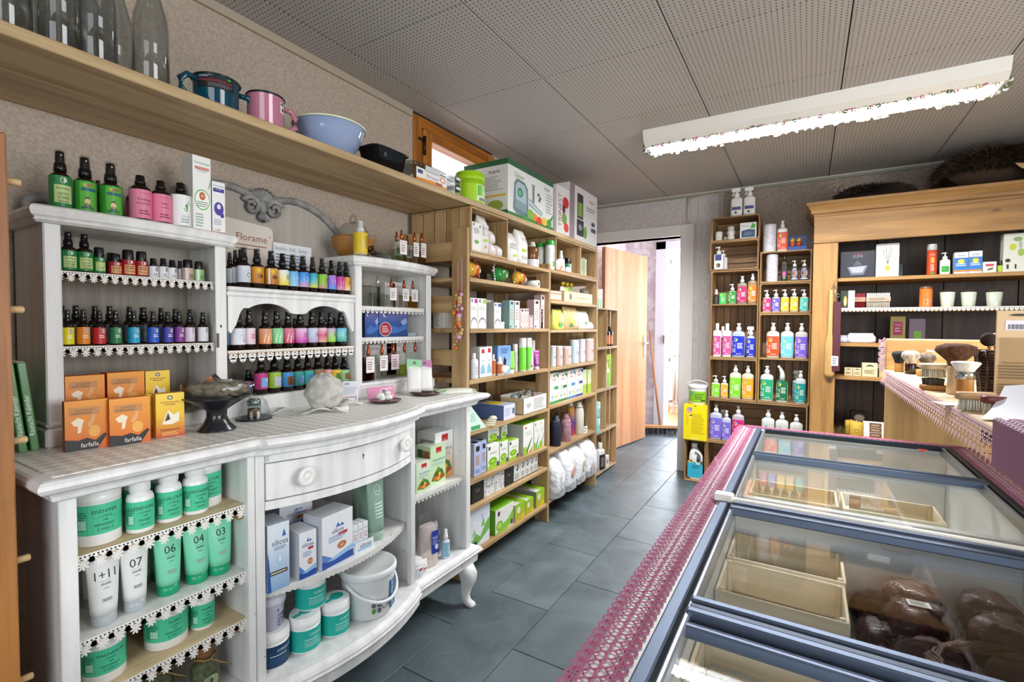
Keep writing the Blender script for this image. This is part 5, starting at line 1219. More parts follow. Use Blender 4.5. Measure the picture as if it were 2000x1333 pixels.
b=MB();b.lathe([(.052,0),(.053,.004),(.052,.007)],C('24252a',.4),28);b.build('slate_disc',cl)
b=MB();b.lathe([(.048,.007),(.046,.03),(.036,.058),(.026,.068),(.03,.075)],gm,26,(False,False));b.build('dome',cl)
b=MB();b.lathe([(.020,.008),(.021,.04),(.016,.045)],clear('jar','e8ece8',1.2),18,(True,False));b.lathe([(.018,.010),(.018,.034)],C('8a6246',.9),16);b.build('spice_jar',cl)
b=MB();b.lathe([(.020,.045),(.021,.060),(.014,.066)],C('9aa0a0',.3,.7),16);b.build('jar_lid',cl)
def rose(t,p):return 1+.045*math.sin(3*t+4*math.sin(2.2*p)*1.3+2*p)+.030*math.sin(7*p+3*math.cos(2*t))+.018*math.sin(9*t+5*p)
stone=noise_mix('stone','a9a69d','cbc9c2',30,rough=.85,bump=.4,bscale=90)
sbm=MB();sbm.sphere((0,0,.064),.064,.064,.063,stone,64,40,rose)
tag(sbm.build('stone_ball',None,(-1.455,1.122,ZT+.004)),'round grey stone ball carved with roses on the counter','ornament')
lf=noise_mix('leafwhite','d8d6d0','f0efea',40,rough=.6)
def leaf_shape(label,x,y,rz,L,W):
 b=MB();n=10;vs=[];F=[]
 for i in range(n+1):
  s=i/n;w=W*math.sin(PI*s)**.7*(1-.25*s);z=.004+.012*math.sin(PI*s*1.2)*(1 if s<.8 else.4)
  vs+=[(L*s,-w,z+.004),(L*s,0,z),(L*s,w,z+.006)]
 for i in range(n):a=3*i;F+=[(a,a+3,a+4,a+1),(a+1,a+4,a+5,a+2)]
 b.add(vs,F,lf,True);o=b.build('porcelain_leaf',None,(x,y,ZT),rz);md=o.modifiers.new('t','SOLIDIFY');md.thickness=.0025;tag(o,label,'ornament','white leaves around the stone ball')
leaf_shape('white ceramic leaf in front of the stone ball, pointing left',-1.42,1.12,-1.9,.10,.03);leaf_shape('white ceramic leaf in front of the stone ball, pointing right',-1.43,1.15,-.1,.07,.03)
leaf_shape('white ceramic leaf right of the stone ball',-1.48,1.20,1.3,.10,.026);leaf_shape('white ceramic leaf behind the stone ball, left side',-1.53,1.05,-1.6,.08,.022)
t=thing('colour_card','small white card with rows of colour dots leaning by the stone ball','card',(-1.52,1.285,ZT),LW,rot=(.12,.06,LW-.25))
b=MB();b.box(-.035,.035,-.001,.001,0,.088,C('e6e6ee',.5));b.build('card',t)
sh=[('r',.12,.84,.38,.92,'9a9ab0'),('l',.1,.40,.9,.74,6,'b4b8d0')]
for i,c in enumerate(('e8a84a','e0823a','d8702a','c84a3a','b83a3a','a02a40','802a4a')):sh.append(('r',.10+.12*i,.26,.18+.12*i,.31,c))
for i,c in enumerate(('5a7a4a','4a5a4a','4a3a3a')):sh.append(('r',.10+.12*i,.17,.18+.12*i,.22,c));sh.append(('r',.10+.12*i,.07,.18+.12*i,.12,'c0303a'))
sh+=[('r',.82,.17,.90,.22,'5a4a4a'),('r',.82,.07,.90,.12,'c03a4a')]
prints(sh,.07,.088,flat(.002),t)
def dish(label,x,y):return tag(MB().lathe([(.045,0),(.052,.003),(.062,.008),(.063,.0105),(.058,.010),(.04,.006),(.001,.005)],C('4a3222',.22,.25),30,(True,False)).build('bronze_dish',None,(x,y,ZT)),label,'dish','small bronze dishes')
dish('bronze dish holding white stones, left of two dishes',-1.425,1.385);dish('bronze dish under the leaning packets, right of two dishes',-1.43,1.625)
rs=random.Random(4)
for i,(dx,dy,dz,r)in enumerate(((-.012,-.014,.024,.019),(.014,.002,.020,.016),(-.006,.022,.018,.014),(.008,-.024,.017,.011),(.0,.012,.036,.011))):
 b=MB();ph=rs.uniform(0,6);b.sphere((0,0,0),r,r*.9,r*.75,C('ecebe8',.5),12,8,lambda t,p,ph=ph:1+.1*math.sin(3*t+ph)*math.sin(p)+.07*math.cos(4*p+ph))
 tag(b.build('white_stone',None,(-1.425+dx,1.385+dy,ZT+dz)),('largest rough white stone in the bronze dish','second largest white stone, front of the bronze dish','white stone at the right of the bronze dish','small white stone at the left of the bronze dish','small white stone on top of the others')[i],'stone','white stones in the bronze dish')
t=thing('pink_card','pink card with oval window leaning behind the white stones','card',(-1.50,1.44,ZT),LW,rot=(-.35,0,LW-.25))
b=MB();b.bbox(-.062,.062,-.0015,.0015,0,.052,C('d88aac',.5),.001);b.build('card',t)
prints([('e',.60,.50,.13,.33,'eee6ea'),('e',.60,.50,.10,.27,'7a6a6c'),('l',.66,.72,.95,.86,1,'f4e6ec'),('l',.7,.14,.92,.26,1,'f0dce6')],.124,.052,flat(.003),t)
def sachet(label,x,y,rz,lean,c1):
 t=thing('sachet',label,'packet',(x,y,ZT+.010),rz,'product sachets',rot=(lean,.10,rz))
 b=MB();b.loft([(0,.030,.010,4),(.02,.032,.014,3),(.09,.032,.012,3),(.118,.033,.002,4)],C('e6e4e0',.35),20);b.build('pouch',t)
 b=MB();b.bbox(-.035,.035,-.003,.003,.098,.150,C(c1,.4),.0015);b.build('header_card',t)
 prints([('e',.5,.86,.12,.045,'6a6a6a'),('l',.2,.66,.8,.76,2,'eef0ec')],.07,.155,flat(.0064),t)
 return t
sachet('white sachet with pale green header leaning on the dish',-1.47,1.60,LW-.5,-.30,'8ec79a');sachet('white sachet with mauve header leaning on the dish',-1.455,1.66,LW-.5,-.42,'b87aa4')
t=thing('flat_sachet','flat bag with green corners lying at the counter end','packet',(-1.36,1.755,ZT),.9)
b=MB();b.loft([(.001,.095,.045,4),(.012,.09,.04,3),(.018,.06,.026,2.5),(.02,.02,.01,2)],C('e4e4da',.35),24);b.build('bag',t)
b=MB();b.add([(-.096,-.04,.008),(-.05,-.044,.017),(-.052,.042,.017),(-.096,.04,.008)],[(0,1,2,3)],C('5fae34',.4));b.add([(.096,-.04,.008),(.096,.04,.008),(.072,.04,.015),(.072,-.04,.015)],[(0,1,2,3)],C('5fae34',.4));b.build('print',t)
# ================================================================ goods inside the sideboard
MINT='4cc79a';DK='16332a'
def fit(a,b2='COMPLEX',c='infit'):return[T(a,.76,.115,DK,mw=.34),T(b2,.60,.055,DK,mw=.2),('r',.39,.545,.61,.55,DK),T(c,.47,.07,DK,mw=.13),('l',.40,.27,.62,.36,2,'1f5a44'),('r',.43,.12,.57,.20,DK),('r',.435,.13,.565,.19,MINT),T('BIOFIT',.16,.045,DK,mw=.12),('l',.20,.15,.34,.8,9,'2a7a5c'),('r',.25,.2,.33,.5,'a8dcc4'),('l',.70,.15,.84,.8,9,'2a7a5c')]
def TB(q,z,label,shapes,lab=MINT,**k):x,y,w,h=q;return tub('tub',label,x,y,z,w/2*rnd(x,y),h,'f1f1ee','efefec',lab,(.20,.72),shapes,**k)
def PB(q,z,label,shapes,lab=MINT,**k):x,y,w,h=q;return pill('pill_bottle',label,x,y,z,w/2*rnd(x,y),h,lab,shapes,**k)
g='mint-green supplement tubs and bottles';z=.7735;BAY[0]=(.383,.733,.903)
TB((-1.365,0.446,0.091,0.148),z,'large white tub with mint Eisen/Fer label on the upper shelf',fit('EISEN/FER'),group=g)
PB((-1.35,0.522,0.059,0.119),z,'white pill bottle with mint Eisen/Fer label',fit('EISEN/FER'),group=g)
PB((-1.36,0.587,0.061,0.123),z,'white pill bottle with mint Calcium label',fit('CALCIUM'),group=g)
PB((-1.36,0.649,0.065,0.122),z,'white pill bottle with mint Magnesium label',fit('MAGNESIUM'),group=g)
TB((-1.4,0.726,0.102,0.148),z,'large white tub with mint Calcium label at the right of the upper shelf',fit('CALCIUM'),group=g)
PB((-1.46,0.544,0.035,0.116),z,'white pill bottle in the rear between tub and Eisen bottle',fit('EISEN/FER'),group=g)
PB((-1.46,0.605,0.05,0.123),z,'white pill bottle in the rear above the Calcium bottle',fit('CALCIUM'),group=g)
g='skin cream tubes';z=.5895;BAY[0]=(.383,.744,.753)
def tb(n,wide=.8):return[('t',n,.5,.70,.115,DK,0,wide),('r',.25,.615,.75,.618,DK),('t','skinfit',.5,.58,.035,DK,0,.6),('t','CREME',.5,.52,.016,'4a5a54',0,.3),('r',.32,.345,.68,.385,DK),('r',.33,.35,.67,.38,'c8d8d0'),('t','BIOFIT',.5,.365,.02,DK,0,.32)]
def TU(q,label,n,body,cap,**k):x,y,w,h=q;return cream_tube('cream_tube',label,x,y,z,w*1.0,h,body,cap,tb(n),group=g,**k)
TU((-1.345,0.447,0.065,0.164),'white cream tube numbered one plus eleven, at the left end','1+11','eef0ee','b4bcc0')
TU((-1.35,0.508,0.06,0.165),'white cream tube numbered zero seven with clear grey cap','07','eef0ee','b4bcc0')
TU((-1.36,0.583,0.066,0.169),'mint green cream tube numbered zero six, left of three mint tubes','06','7fdcb6','12a070')
TU((-1.36,0.65,0.069,0.164),'mint green cream tube numbered zero four, middle of three mint tubes','04','7fdcb6','12a070')
TU((-1.36,0.72,0.076,0.176),'mint green cream tube numbered zero three, right of three mint tubes','03','7fdcb6','12a070')
TU((-1.45,0.459,0.039,0.136),'white cream tube half hidden at the left end','1','d8dcda','a4acb0')
TU((-1.46,0.567,0.047,0.137),'white cream tube hidden behind number zero seven','0','d8dcda','a4acb0')
TU((-1.45,0.601,0.045,0.137),'mint green cream tube hidden behind number zero six','0','5cc49c','0f9066')
TU((-1.46,0.723,0.048,0.134),'mint green cream tube hidden behind the two right tubes','0','5cc49c','0f9066')
g='mint-green supplement tubs and bottles';z=.4575;BAY[0]=(.383,.733,.569)
TB((-1.365,0.452,0.087,0.134),z,'large white tub with mint Magnesium label on the lower shelf',fit('MAGNESIUM'),group=g)
TB((-1.38,0.586,0.102,0.134),z,'large white tub with mint Topfit label',fit('TOPFIT'),group=g)
PB((-1.37,0.667,0.064,0.125),z,'white pill bottle with mint Topfit label',fit('TOPFIT'),group=g)
def corkjar(label,x,y):
 t=thing('herb_jar',label,'jar',(x,y,ZD+.0005),LW,'corked herb jars')
 b=MB();b.lathe([(.030,0),(.034,.005),(.034,.085),(.022,.105),(.022,.115)],clear('flint','e6ece8',1.4),20,(True,False));b.build('glass',t)
 b=MB();b.lathe([(.031,.004),(.031,.08),(.02,.1)],noise_mix('herbs','5a5f44','878a68',80,rough=.9,bump=.5),18);b.build('herbs',t)
 b=MB();b.lathe([(.021,.1),(.024,.14),(.022,.142)],C('8a6238',.85),16);b.build('cork',t)
 b=MB();b.tube([(.025*math.cos(2*PI*i/12),.025*math.sin(2*PI*i/12),.108+.003*math.sin(i*2))for i in range(12)],.0022,C('a88a5a',.9),6,closed=True);b.tube([(0,-.025,.108),(.02,-.045,.095),(.045,-.045,.075)],.0018,C('a88a5a',.9),5);b.build('twine',t)
 prints([('e',.5,.5,.3,.3,'b4c49a'),('e',.5,.55,.06,.1,'3a4a2a')],.07,.06,cyl(.0345,.02),t)
corkjar('corked jar of dried herbs, right one on the deck',-1.37,.672);corkjar('corked jar of dried herbs, left one on the deck',-1.42,.585)
BAY[0]=(.794,1.374,.742);z=.5005;g='blue and white silicea cartons'
def sil(v=.72,col='2a4a86'):return[('r',0,0,1,.14,'1f4a9c'),('p',[(0,.14),(0,.30),(.35,.14)],'5a86c8'),('p',[(.1,.12),(1,.26),(1,.16),(.4,.10)],'9ac0e4'),('t','silicea',.5,v,.085,col,0,.66),('p',[(.42,v+.06),(.5,v+.15),(.58,v+.06)],'3a7ac0'),('p',[(.56,v+.06),(.63,v+.12),(.70,v+.06)],'2a5a9c'),('r',.5,v-.12,.8,v-.065,'b8303a'),('l',.2,.46,.75,.58,3,'8aa0c8'),('e',.62,.34,.14,.07,'c07038'),('t','60',.62,.34,.06,'f4e8d8',0,.16)]
silw=[('r',0,0,1,1,G('8ab4dc','dfe9f2',0,.14,'Z')),('t','silicea',.58,.72,.085,'22324e',0,.74),('p',[(.66,.79),(.76,.90),(.86,.79)],'3a6ab0'),('l',.3,.60,.85,.66,2,'6a86ac'),('e',.55,.46,.14,.09,'a8d0ec'),('e',.56,.47,.07,.06,'e0eef6'),('r',.10,.24,.9,.30,'4a4438'),('l',.14,.25,.85,.29,1,'e0dccc'),('p',[(0,0),(.16,0),(.05,.5),(0,.6)],'2a5aa4')]
CT(-1.285,0.829,0.063,0.193,z,.09,'tall pale blue silicea carton at the left','dfe8f0',silw,lcol='b8c8dc',group=g,name='silicea_carton',rz=LW-.12)
CT(-1.275,0.922,0.056,0.14,z,.09,'slim upright silicea carton beside the tall pale blue one','eceef2',sil(),lcol='d0d4de',group=g,name='silicea_carton',rz=LW-.10)
CT(-1.27,1.028,0.125,0.164,z,.085,'wide silicea carton in the middle of the shelf','eceef2',sil(.66),lcol='d4d8e2',group=g,name='silicea_carton',rz=LW+.05)
CT(-1.42,.98,.115,.105,z,.09,'silicea carton in the rear under the stacked one','e6eaf0',sil(),lcol='c8ccd8',group=g,name='silicea_carton')
CT(-1.42,.985,.120,.075,z+.1055,.09,'silicea carton stacked on top in the rear','e6eaf0',sil(.6),lcol='c8ccd8',group=g,name='silicea_carton')
CT(-1.43,.83,.10,.10,z,.09,'plain silicea carton behind the tall pale blue one','d8dee8',lcol='c4c8d4',group=g,name='silicea_carton')
CT(-1.40,1.085,.07,.10,z,.07,'small upright silicea carton behind the wide one','e8eaf0',sil(),group=g,name='silicea_carton')
dt=thing('display_tray','small display tray of slim silicea boxes','display',(-1.295,1.135,z),LW-.05)
b=MB();b.bbox(-.038,.038,-.028,.028,0,.012,C('eceef2',.5),.001);b.bbox(-.038,.038,-.030,-.028,0,.035,C('eceef2',.5),.0006);b.build('tray',dt)
prints([('t','silicea',.55,.6,.4,'2a4a86',0,.6),('r',.1,.15,.9,.35,'9ac0e4')],.076,.035,flat(.0605),dt)
for k in range(3):CT(-1.285,1.112+.022*k,.020,.075,z+.0125,.045,'slim silicea box in the display tray, %s of three'%('left','middle','right')[k],'eceef2',[('t','silicea',.5,.75,.07,'2a4a86',0,.8),('r',0,.1,1,.2,'9ac0e4'),('l',.2,.3,.8,.6,3,'b08a8a')],group='slim boxes in the display tray',name='silicea_carton')
g='sage green shower tubes'
for q,lb,sh in(((-1.31,1.221,0.08,0.226),'sage green shower tube with white logo, nearest the stile',1),((-1.37,1.226,0.05,0.183),'sage green shower tube in the middle of three',0),((-1.44,1.252,0.044,0.165),'sage green shower tube farthest back of three',0)):
 x,y,w,h=q;cream_tube('shower_tube',lb,x,y,z,w,h,'8fae9c','9cb8a8',[('e',.5,.78,.26,.085,'cfe0d4'),('e',.5,.78,.22,.072,'8fae9c'),('t','LAINO',.5,.765,.025,'e4f0e8',0,.4),('l',.2,.34,.8,.60,5,'d8e6dc')]if sh else(),group=g,caph=.14)
BAY[0]=(.794,1.374,.48);z=ZD+.0005;TEAL='16b3a4';g='white jars with teal or navy labels'
def cor(c2):return[T('CORIALITH',.76,.11,'e8f6f4',.55,.42),('l',.36,.50,.62,.58,1,'d8f0ec'),('l',.36,.20,.64,.46,5,c2)]
lidp=[('r',.06,.42,.5,.56,TEAL),('e',.58,.52,.25,.22,TEAL)]
def CJ(x,y,zz,label,lab=TEAL,r=.047,h=.108,c2='9adcd4',a0=0.0,lp=lidp):return tub('cream_jar',label,x,y,zz,r,h,'f2f3f3','f4f4f4',lab,(.06,.66),cor(c2),group=g,lidh=.28,a0=a0,liprint=lp,cat='jar')
CJ((-1.307,0.845,0.262)[0]-.035,(-1.307,0.845,0.262)[1],z,'navy-labelled cream jar at the left of the deck','123d66',.050,.105,'2a5a86')
CJ((-1.28,0.941,0.262)[0]-.04,(-1.28,0.941,0.262)[1],z,'teal-labelled cream jar, lower left of the pyramid')
CJ((-1.266,1.038,0.262)[0]-.04,(-1.266,1.038,0.262)[1]+.005,z,'teal-labelled cream jar, lower right of the pyramid')
CJ((-1.28,0.941,0.262)[0]-.06,(-1.273,0.989,0.262)[1]-.012,z+.1085,'teal-labelled cream jar stacked on top of two others',a0=-.1)
t=thing('shaker','pale lilac shaker cup standing on the navy-labelled jar','shaker',((-1.307,0.845,0.262)[0]-.035,max(.846,(-1.307,0.845,0.262)[1]),z+.1055),LW)
b=MB();b.lathe([(.026,0),(.028,.004),(.036,.078),(.036,.08)],C('c9cbe0',.4),24);b.build('cup',t)
b=MB();b.lathe([(.0375,.075),(.039,.078),(.039,.092),(.035,.096),(.018,.098),(.016,.106),(.012,.107)],C('e2e3ee',.35),24);b.build('lid',t)
prints([('t','CORIALITH',.5,.5,.5,'4a4e78',1,.9)],.016,.065,cyl(.0345,.008,.35),t)
bx,by=(-1.267,1.186,0.262)[0]-.04,(-1.267,1.186,0.262)[1]
t=thing('bucket','large white bucket with handle and blue Magnesium flakes label','bucket',(bx,by,z),LW)
b=MB();b.lathe([(.080,0),(.084,.004),(.092,.142),(.092,.15)],C('dfe2e4',.3),36);b.build('bucket_body',t)
b=MB();b.lathe([(.0945,.138),(.098,.142),(.098,.158),(.094,.163),(.09,.163),(.086,.159),(.001,.158)],C('eef0f0',.3),36,(True,False));b.build('lid',t)
b=MB();b.tube([(.097*math.cos(a),-.097*math.sin(a)*1.03,.128-.068*math.sin(a))for a in[PI*i/20 for i in range(21)]],.0055,C('f0f1f1',.35),8);b.build('handle',t)
prints([('r',.52,.02,.98,.98,'1f5a8c'),('t','MAGNESIUM',.62,.5,.12,'f0f4f8',1,.9),('t','FLAKES',.78,.42,.12,'f0f4f8',1,.7),('p',[(.52,.02),(.98,.02),(.98,.30),(.75,.22),(.6,.3)],'e4eef4'),('e',.38,.3,.07,.14,'3a3a3a'),('e',.38,.3,.055,.11,'e8eaea'),('e',.15,.36,.045,.09,'6a6a6a'),('e',.26,.36,.045,.09,'6a6a6a'),('e',.15,.16,.045,.09,'5aa04a'),('e',.26,.16,.045,.09,'6a6a6a')],.17,.10,cyl(.0905,.018,.12),t,'label',14)
BAY[0]=(1.405,1.733,.9);z=.5875;g='root powder cartons'
def wk(top,pg):return[('r',0,0,1,1,G(pg,top,0,.16,'Z')),('r',.36,.80,.72,.94,'c0202a'),('t','Cellavita',.54,.83,.03,'f4e0e0',0,.3),('t','WurzelKraft',.55,.63,.07,'2a7ab4',0,.8),('l',.15,.48,.85,.56,2,'a0b8c8'),('p',[(.05,.12),(.25,.30),(.5,.42),(.8,.34),(.96,.14),(.5,.06)],'4a7a2a'),('e',.3,.16,.12,.06,'d8602a'),('e',.52,.15,.12,.06,'e8a02a'),('e',.74,.17,.10,.05,'c8402a'),('e',.6,.25,.08,.05,'e8c83a'),('e',.42,.26,.07,.04,'8a3a2a'),('p',[(.35,.34),(.5,.46),(.62,.36)],'6aa03a')]
CT(-1.325,1.496,0.087,0.12,z,.07,'small root-powder carton, lowest of the three sizes','e8efe0',wk('dfeadc','c4dcae'),lcol='cfdcc0',group=g)
CT(-1.335,1.6,0.098,0.167,z,.08,'medium green root-powder carton','dcead0',wk('c8e4b4','cfe6b8'),lcol='c0d4a8',group=g,left=[('r',.1,.55,.48,.9,'3a5a34'),('r',.5,.4,.95,.88,'8a5a2a')])
CT(-1.36,1.743,0.121,0.209,z,.10,'large white root-powder carton','eef0ec',wk('eef0ec','e8a03a'),lcol='d0d2cc',group=g,left=[('r',.15,.5,.9,.85,'9a8a80')])
CT(-1.46,1.50,.075,.125,z,.09,'white root-powder carton in the rear','dcdedc',wk('e4e6e2','d8dcd4'),lcol='b8bab6',group=g,left=[('r',.2,.4,.8,.8,'7a3a34')])
z=ZD+.0005;BAY[0]=(1.405,1.733,.567)
t=thing('salt_bag','clear bag of pinkish bath salt with blue label','bag',(-1.335,1.530,z),LW-.2)
b=MB();b.loft([(0,.040,.026,4),(.01,.043,.030,4),(.10,.041,.028,3.5),(.165,.038,.022,3),(.172,.034,.016,3)],noise_mix('salt','dcc4bc','efe4de',220,rough=.8,bump=.4),24);b.build('salt',t)
b=MB();b.loft([(0,.041,.027,4),(.10,.0425,.029,3.5),(.17,.040,.022,3),(.20,.042,.010,3),(.225,.044,.0015,3)],clear('bagfilm','eef0f2',2.0,.1),24,(False,False));b.build('plastic_bag',t)
prints([('r',0,.0,1,1,'2b3fa4'),('t','VitaSal',.5,.70,.12,'e8ecf8',0,.8),('l',.15,.38,.85,.6,4,'aab4e0'),('e',.7,.28,.22,.12,'e8ecf8')],.036,.095,lambda u,v,k:(.018+u,-.0305-k,.055+v),t)
spray('spray_bottle','pale blue spray bottle with white head beside the salt bag',-1.315,1.628,z,.0175,.125,'8fc4e0',lz=(.06,.56),shapes=[('l',.38,.2,.62,.8,5,'e0eef6')],glass='e6eef2',cap='f0f2f2',overcap=False)
spray('drop_bottle','grey bottle with dark label behind the pale blue spray',-1.37,1.625,z,.018,.145,'2a3f52',lz=(.10,.6),shapes=[('l',.4,.2,.6,.8,5,'b8c4cc')],glass='8a949a',cap='e8ecec',kind='flip')
tub('cream_jar','low white cream jar with red stripe in front',-1.325,1.478,z,.027,.048,'f2f2f0','f4f4f2','e8eaec',(.1,.52),[('r',.42,.6,.60,.85,'c4303a'),T('BasenKur',.35,.2,'3a6aa4',mw=.26)],lidh=.42,cat='jar')
tub('cream_jar','white jar with blue oval partly behind the stile',-1.315,1.425,z,.030,.07,'f2f2f0','f4f4f2','dfe6ee',(.06,.62),[('r',.45,.65,.62,.9,'c4303a'),('e',.55,.25,.12,.15,'3a7ac0')],lidh=.30,cat='jar')
pill('pill_bottle','small white pill bottle behind the low jar',-1.36,1.445,z,.019,.085,'eceeee',[('l',.4,.3,.6,.7,3,'8a8a9a')])
CT(-1.355,1.49,.035,.06,z,.03,'tiny white carton behind the low jar','eaecec',[('l',.2,.2,.8,.8,5,'8a8a9a')],name='small_carton')
BAY[0]=None
# ================================================================ goods on the pine shelving units
BG,LG='8fc31f','b5d645'
def leafb(w,v=.3):return[('e',.5,v,.30,.10,'6fae1e'),('e',.5,v,.22,.055,'b8dc5a')]
def bagthing(name,label,x,y,z,w,h,d,col,rz=LW,grp=None,seed=1,shapes=(),crimp=True,cat='bag',rough=.3,sq=3.0):
 """soft filled bag with a crimped top"""
 x,y,h=fitin(x,y,z,w*.54,h,rz)
 t=thing(name,label,cat,(x,y,z),rz,grp);rr=random.Random(seed);secs=[]
 for f,kx,ky in((0,.90,.85),(.05,1,1),(.3,1.03,1.04),(.6,1,.98),(.82,.92,.72),(.92,.84,.34),(1,.90,.05 if crimp else.3)):
  secs.append((h*f,w/2*kx*rr.uniform(.97,1.03),d/2*ky*rr.uniform(.95,1.05),sq,rr.uniform(-.02,.02)*w,rr.uniform(-.02,.02)*d))
 b=MB();b.loft(secs,col if not isinstance(col,str)else noise_mix('bag_'+col,col,col,25,rough=rough,bump=.5,bscale=30,dist=.006),22);b.build('bag_body',t)
 if shapes:prints(shapes,w*.8,h*.8,lambda u,v,k:(u,-d/2*1.06-.001-k,h*.02+v),t)
 return t
BAY[0]=(1.937,2.256,1.834);z=1.6345;X=-1.425
CT(-1.425,2.005,0.079,0.146,z,.07,'white cotton-pad carton with green leaf in the top crate','e9e8e2',[('l',.2,.62,.85,.82,5,'4a4a46'),('e',.5,.34,.26,.07,'6fae3a'),('e',.2,.92,.08,.04,'3a4a3a'),('e',.85,.88,.08,.04,'3a4a3a')],lcol='c9c5bb')
bagthing('cotton_roll_pack','tall white cotton-wool pack standing in the top crate',-1.46,2.085,z,.088,.20,.07,'e6e4de',shapes=[('r',.2,.55,.8,.9,'d6d4cc'),('t','BOCOTON',.5,.78,.06,'4a4a48',0,.55),('r',.25,.36,.75,.45,'b4cc3a'),('e',.5,.2,.12,.06,'d8a89a')],seed=3)
bagthing('cotton_ball_bag','small crumpled cotton bag on top in the crate',-1.46,2.165,z+.068,.06,.065,.06,'dcd6d0',seed=5,crimp=False);bagthing('cotton_ball_bag','small crumpled cotton bag below, left one in the crate',-1.45,2.155,z,.065,.068,.06,'dcd0cc',seed=6,crimp=False);bagthing('cotton_ball_bag','small crumpled cotton bag below, right one in the crate',-1.45,2.222,z,.06,.062,.06,'dcd4d0',seed=7,crimp=False)
BAY[0]=(2.272,2.760,1.848);z=1.6225
bagthing('diaper_pack','flat white diaper pack leaning beside the crate',-1.46,2.345,z,.135,.17,.09,'e4e2dd',seed=8,shapes=[('l',.15,.5,.85,.75,3,'a8aaa4'),('r',.5,.2,.8,.3,'b4cc3a')])
t=bagthing('cotton_pack','upright white cotton pack with green stripe',-1.455,2.465,z,.115,.20,.08,'e9e7e2',seed=9,shapes=[('t','BOCOTON',.5,.86,.07,'4a4a48',0,.7),('r',.2,.42,.75,.52,'b4cc3a'),('e',.35,.22,.12,.07,'d8a0a0'),('e',.72,.2,.10,.06,'7aa88a')],sq=5)
spray('oil_bottle','brown oil bottle with white label on the top board',-1.45,2.625,z,.042,.155,'dfe0e2',lz=(.0,.30),shapes=[('l',.4,.3,.6,.7,3,'b08a5a')],glass='6e4420',cap='c9c4ba',kind='flip')
tub('canister','white canister with green lid behind the oil bottle',-1.55,2.62,z,.04,.19,'e8e8e4','2f8f34','e4e6e0',(.1,.7),(),cat='canister',lidh=.22)
tub('canister','second green-lidded canister in the rear',-1.60,2.53,z,.035,.15,'e8e8e4','2f8f34','e4e6e0',(.1,.7),(),cat='canister',lidh=.25)
BAY[0]=(1.917,2.760,1.602);z=1.4985
film=clear('toyfilm','f6f6f4',2.4,.06)
def toy(label,x,y,r,parts,spots):
 t=thing('baby_toy',label,'toy',(x,y,z+.004),LW,'cloth ball toys wrapped in film')
 for k,(c,dx,dz,s)in enumerate(parts):
  b=MB();b.sphere((dx,0,r+dz),r*s,r*s*.85,r*s*.95,C(c,.8),18,12);b.build('cloth_ball',t)
 b=MB()
 for dx,dy,dz in spots:b.sphere((dx,-r*.72+dy,r+dz),.010,.008,.010,C('7a2430',.5),8,6)
 b.build('button',t)
 b=MB();b.sphere((0,0,r),r*1.22,r*1.0,r*1.0,film,22,12,lambda a,p:1+.03*math.sin(7*a)+.02*math.sin(9*p+3*a));b.build('film_wrap',t)
 b=MB();rr=random.Random(int(y*100))
 for i in range(9):b.add([(-r*1.2,-.01,r+.01*i-.04),(-r*1.5,-.01+rr.uniform(-.02,.02),r+.018*i-.075),(-r*1.5,-.006,r+.018*i-.062)],[(0,1,2)],C('e8e6e4',.4))
 b.build('film_tuft',t)
toy('yellow and orange cloth toy wrapped in film, left of three',-1.47,2.025,.046,(('e0b02a',-.022,.0,.92),('dd6a20',.030,.004,.80)),((-.01,.01,.045),(.012,0,-.035)))
toy('green cloth toy wrapped in film, middle of three',-1.47,2.285,.045,(('1f8a34',-.018,0,.95),('2f9c40',.034,.004,.86)),())
toy('yellow and orange cloth toy wrapped in film, right of three',-1.47,2.50,.045,(('e0b02a',-.020,.0,.92),('e07020',.018,.004,.84),('dcd8cc',.05,-.004,.62)),((-.03,0,-.035),(.0,.01,.045)))
t=thing('paper_roll','short white paper roll lying next to the cloth toys','roll',(-1.47,2.655,z+.024),0,rot=(0,PI/2,.15));b=MB();b.lathe([(.013,-.05),(.024,-.05),(.024,.05),(.013,.05)],C('e6e4de',.7),22,(False,False));b.lathe([(.013,.05),(.013,-.05)],C('b8b4aa',.8),16,(False,False));b.build('roll',t)
BAY[0]=(1.917,2.760,1.478);z=1.2485;g='slim white cosmetics cartons'
def cos(c):return[('r',.55,.84,.95,.97,c),('r',.12,.86,.3,.96,'5a5a5a'),('l',.1,.6,.9,.74,3,'b8bab8'),('e',.5,.20,.42,.18,'8e8e90'),('e',.5,.16,.36,.15,'e8e8e6'),('r',.05,.01,.95,.16,'e9e9e7'),('r',0,0,1,.03,'cfcfcd')]
CT(-1.43,1.992,0.061,0.154,z,.06,'white cosmetics carton with magenta tag','e9e9e7',cos('b82a8a'),group=g);CT(-1.43,2.064,0.074,0.155,z,.06,'white cosmetics carton with green tag','e9e9e7',cos('8ac030'),group=g)
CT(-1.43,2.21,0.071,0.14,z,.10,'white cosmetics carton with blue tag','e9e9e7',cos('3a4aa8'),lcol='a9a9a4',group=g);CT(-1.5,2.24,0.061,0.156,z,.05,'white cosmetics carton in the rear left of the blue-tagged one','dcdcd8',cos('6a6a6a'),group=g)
for k in range(4):
 b=MB();b.bbox(-.03,.03,-.022,.022,0,.009,C('eceae6',.6),.001);tag(b.build('soap_bar',None,(-1.46,2.262,z+.0095*k),LW),'flat white packet in the small stack, %s from the bottom'%('first','second','third','fourth')[k],'packet','stack of flat white packets')
def sq():return[('r',.25,.86,.75,.95,'2a2626'),('l',.15,.3,.8,.7,5,'b89a98'),('r',.15,.04,.4,.10,'3a3432')]
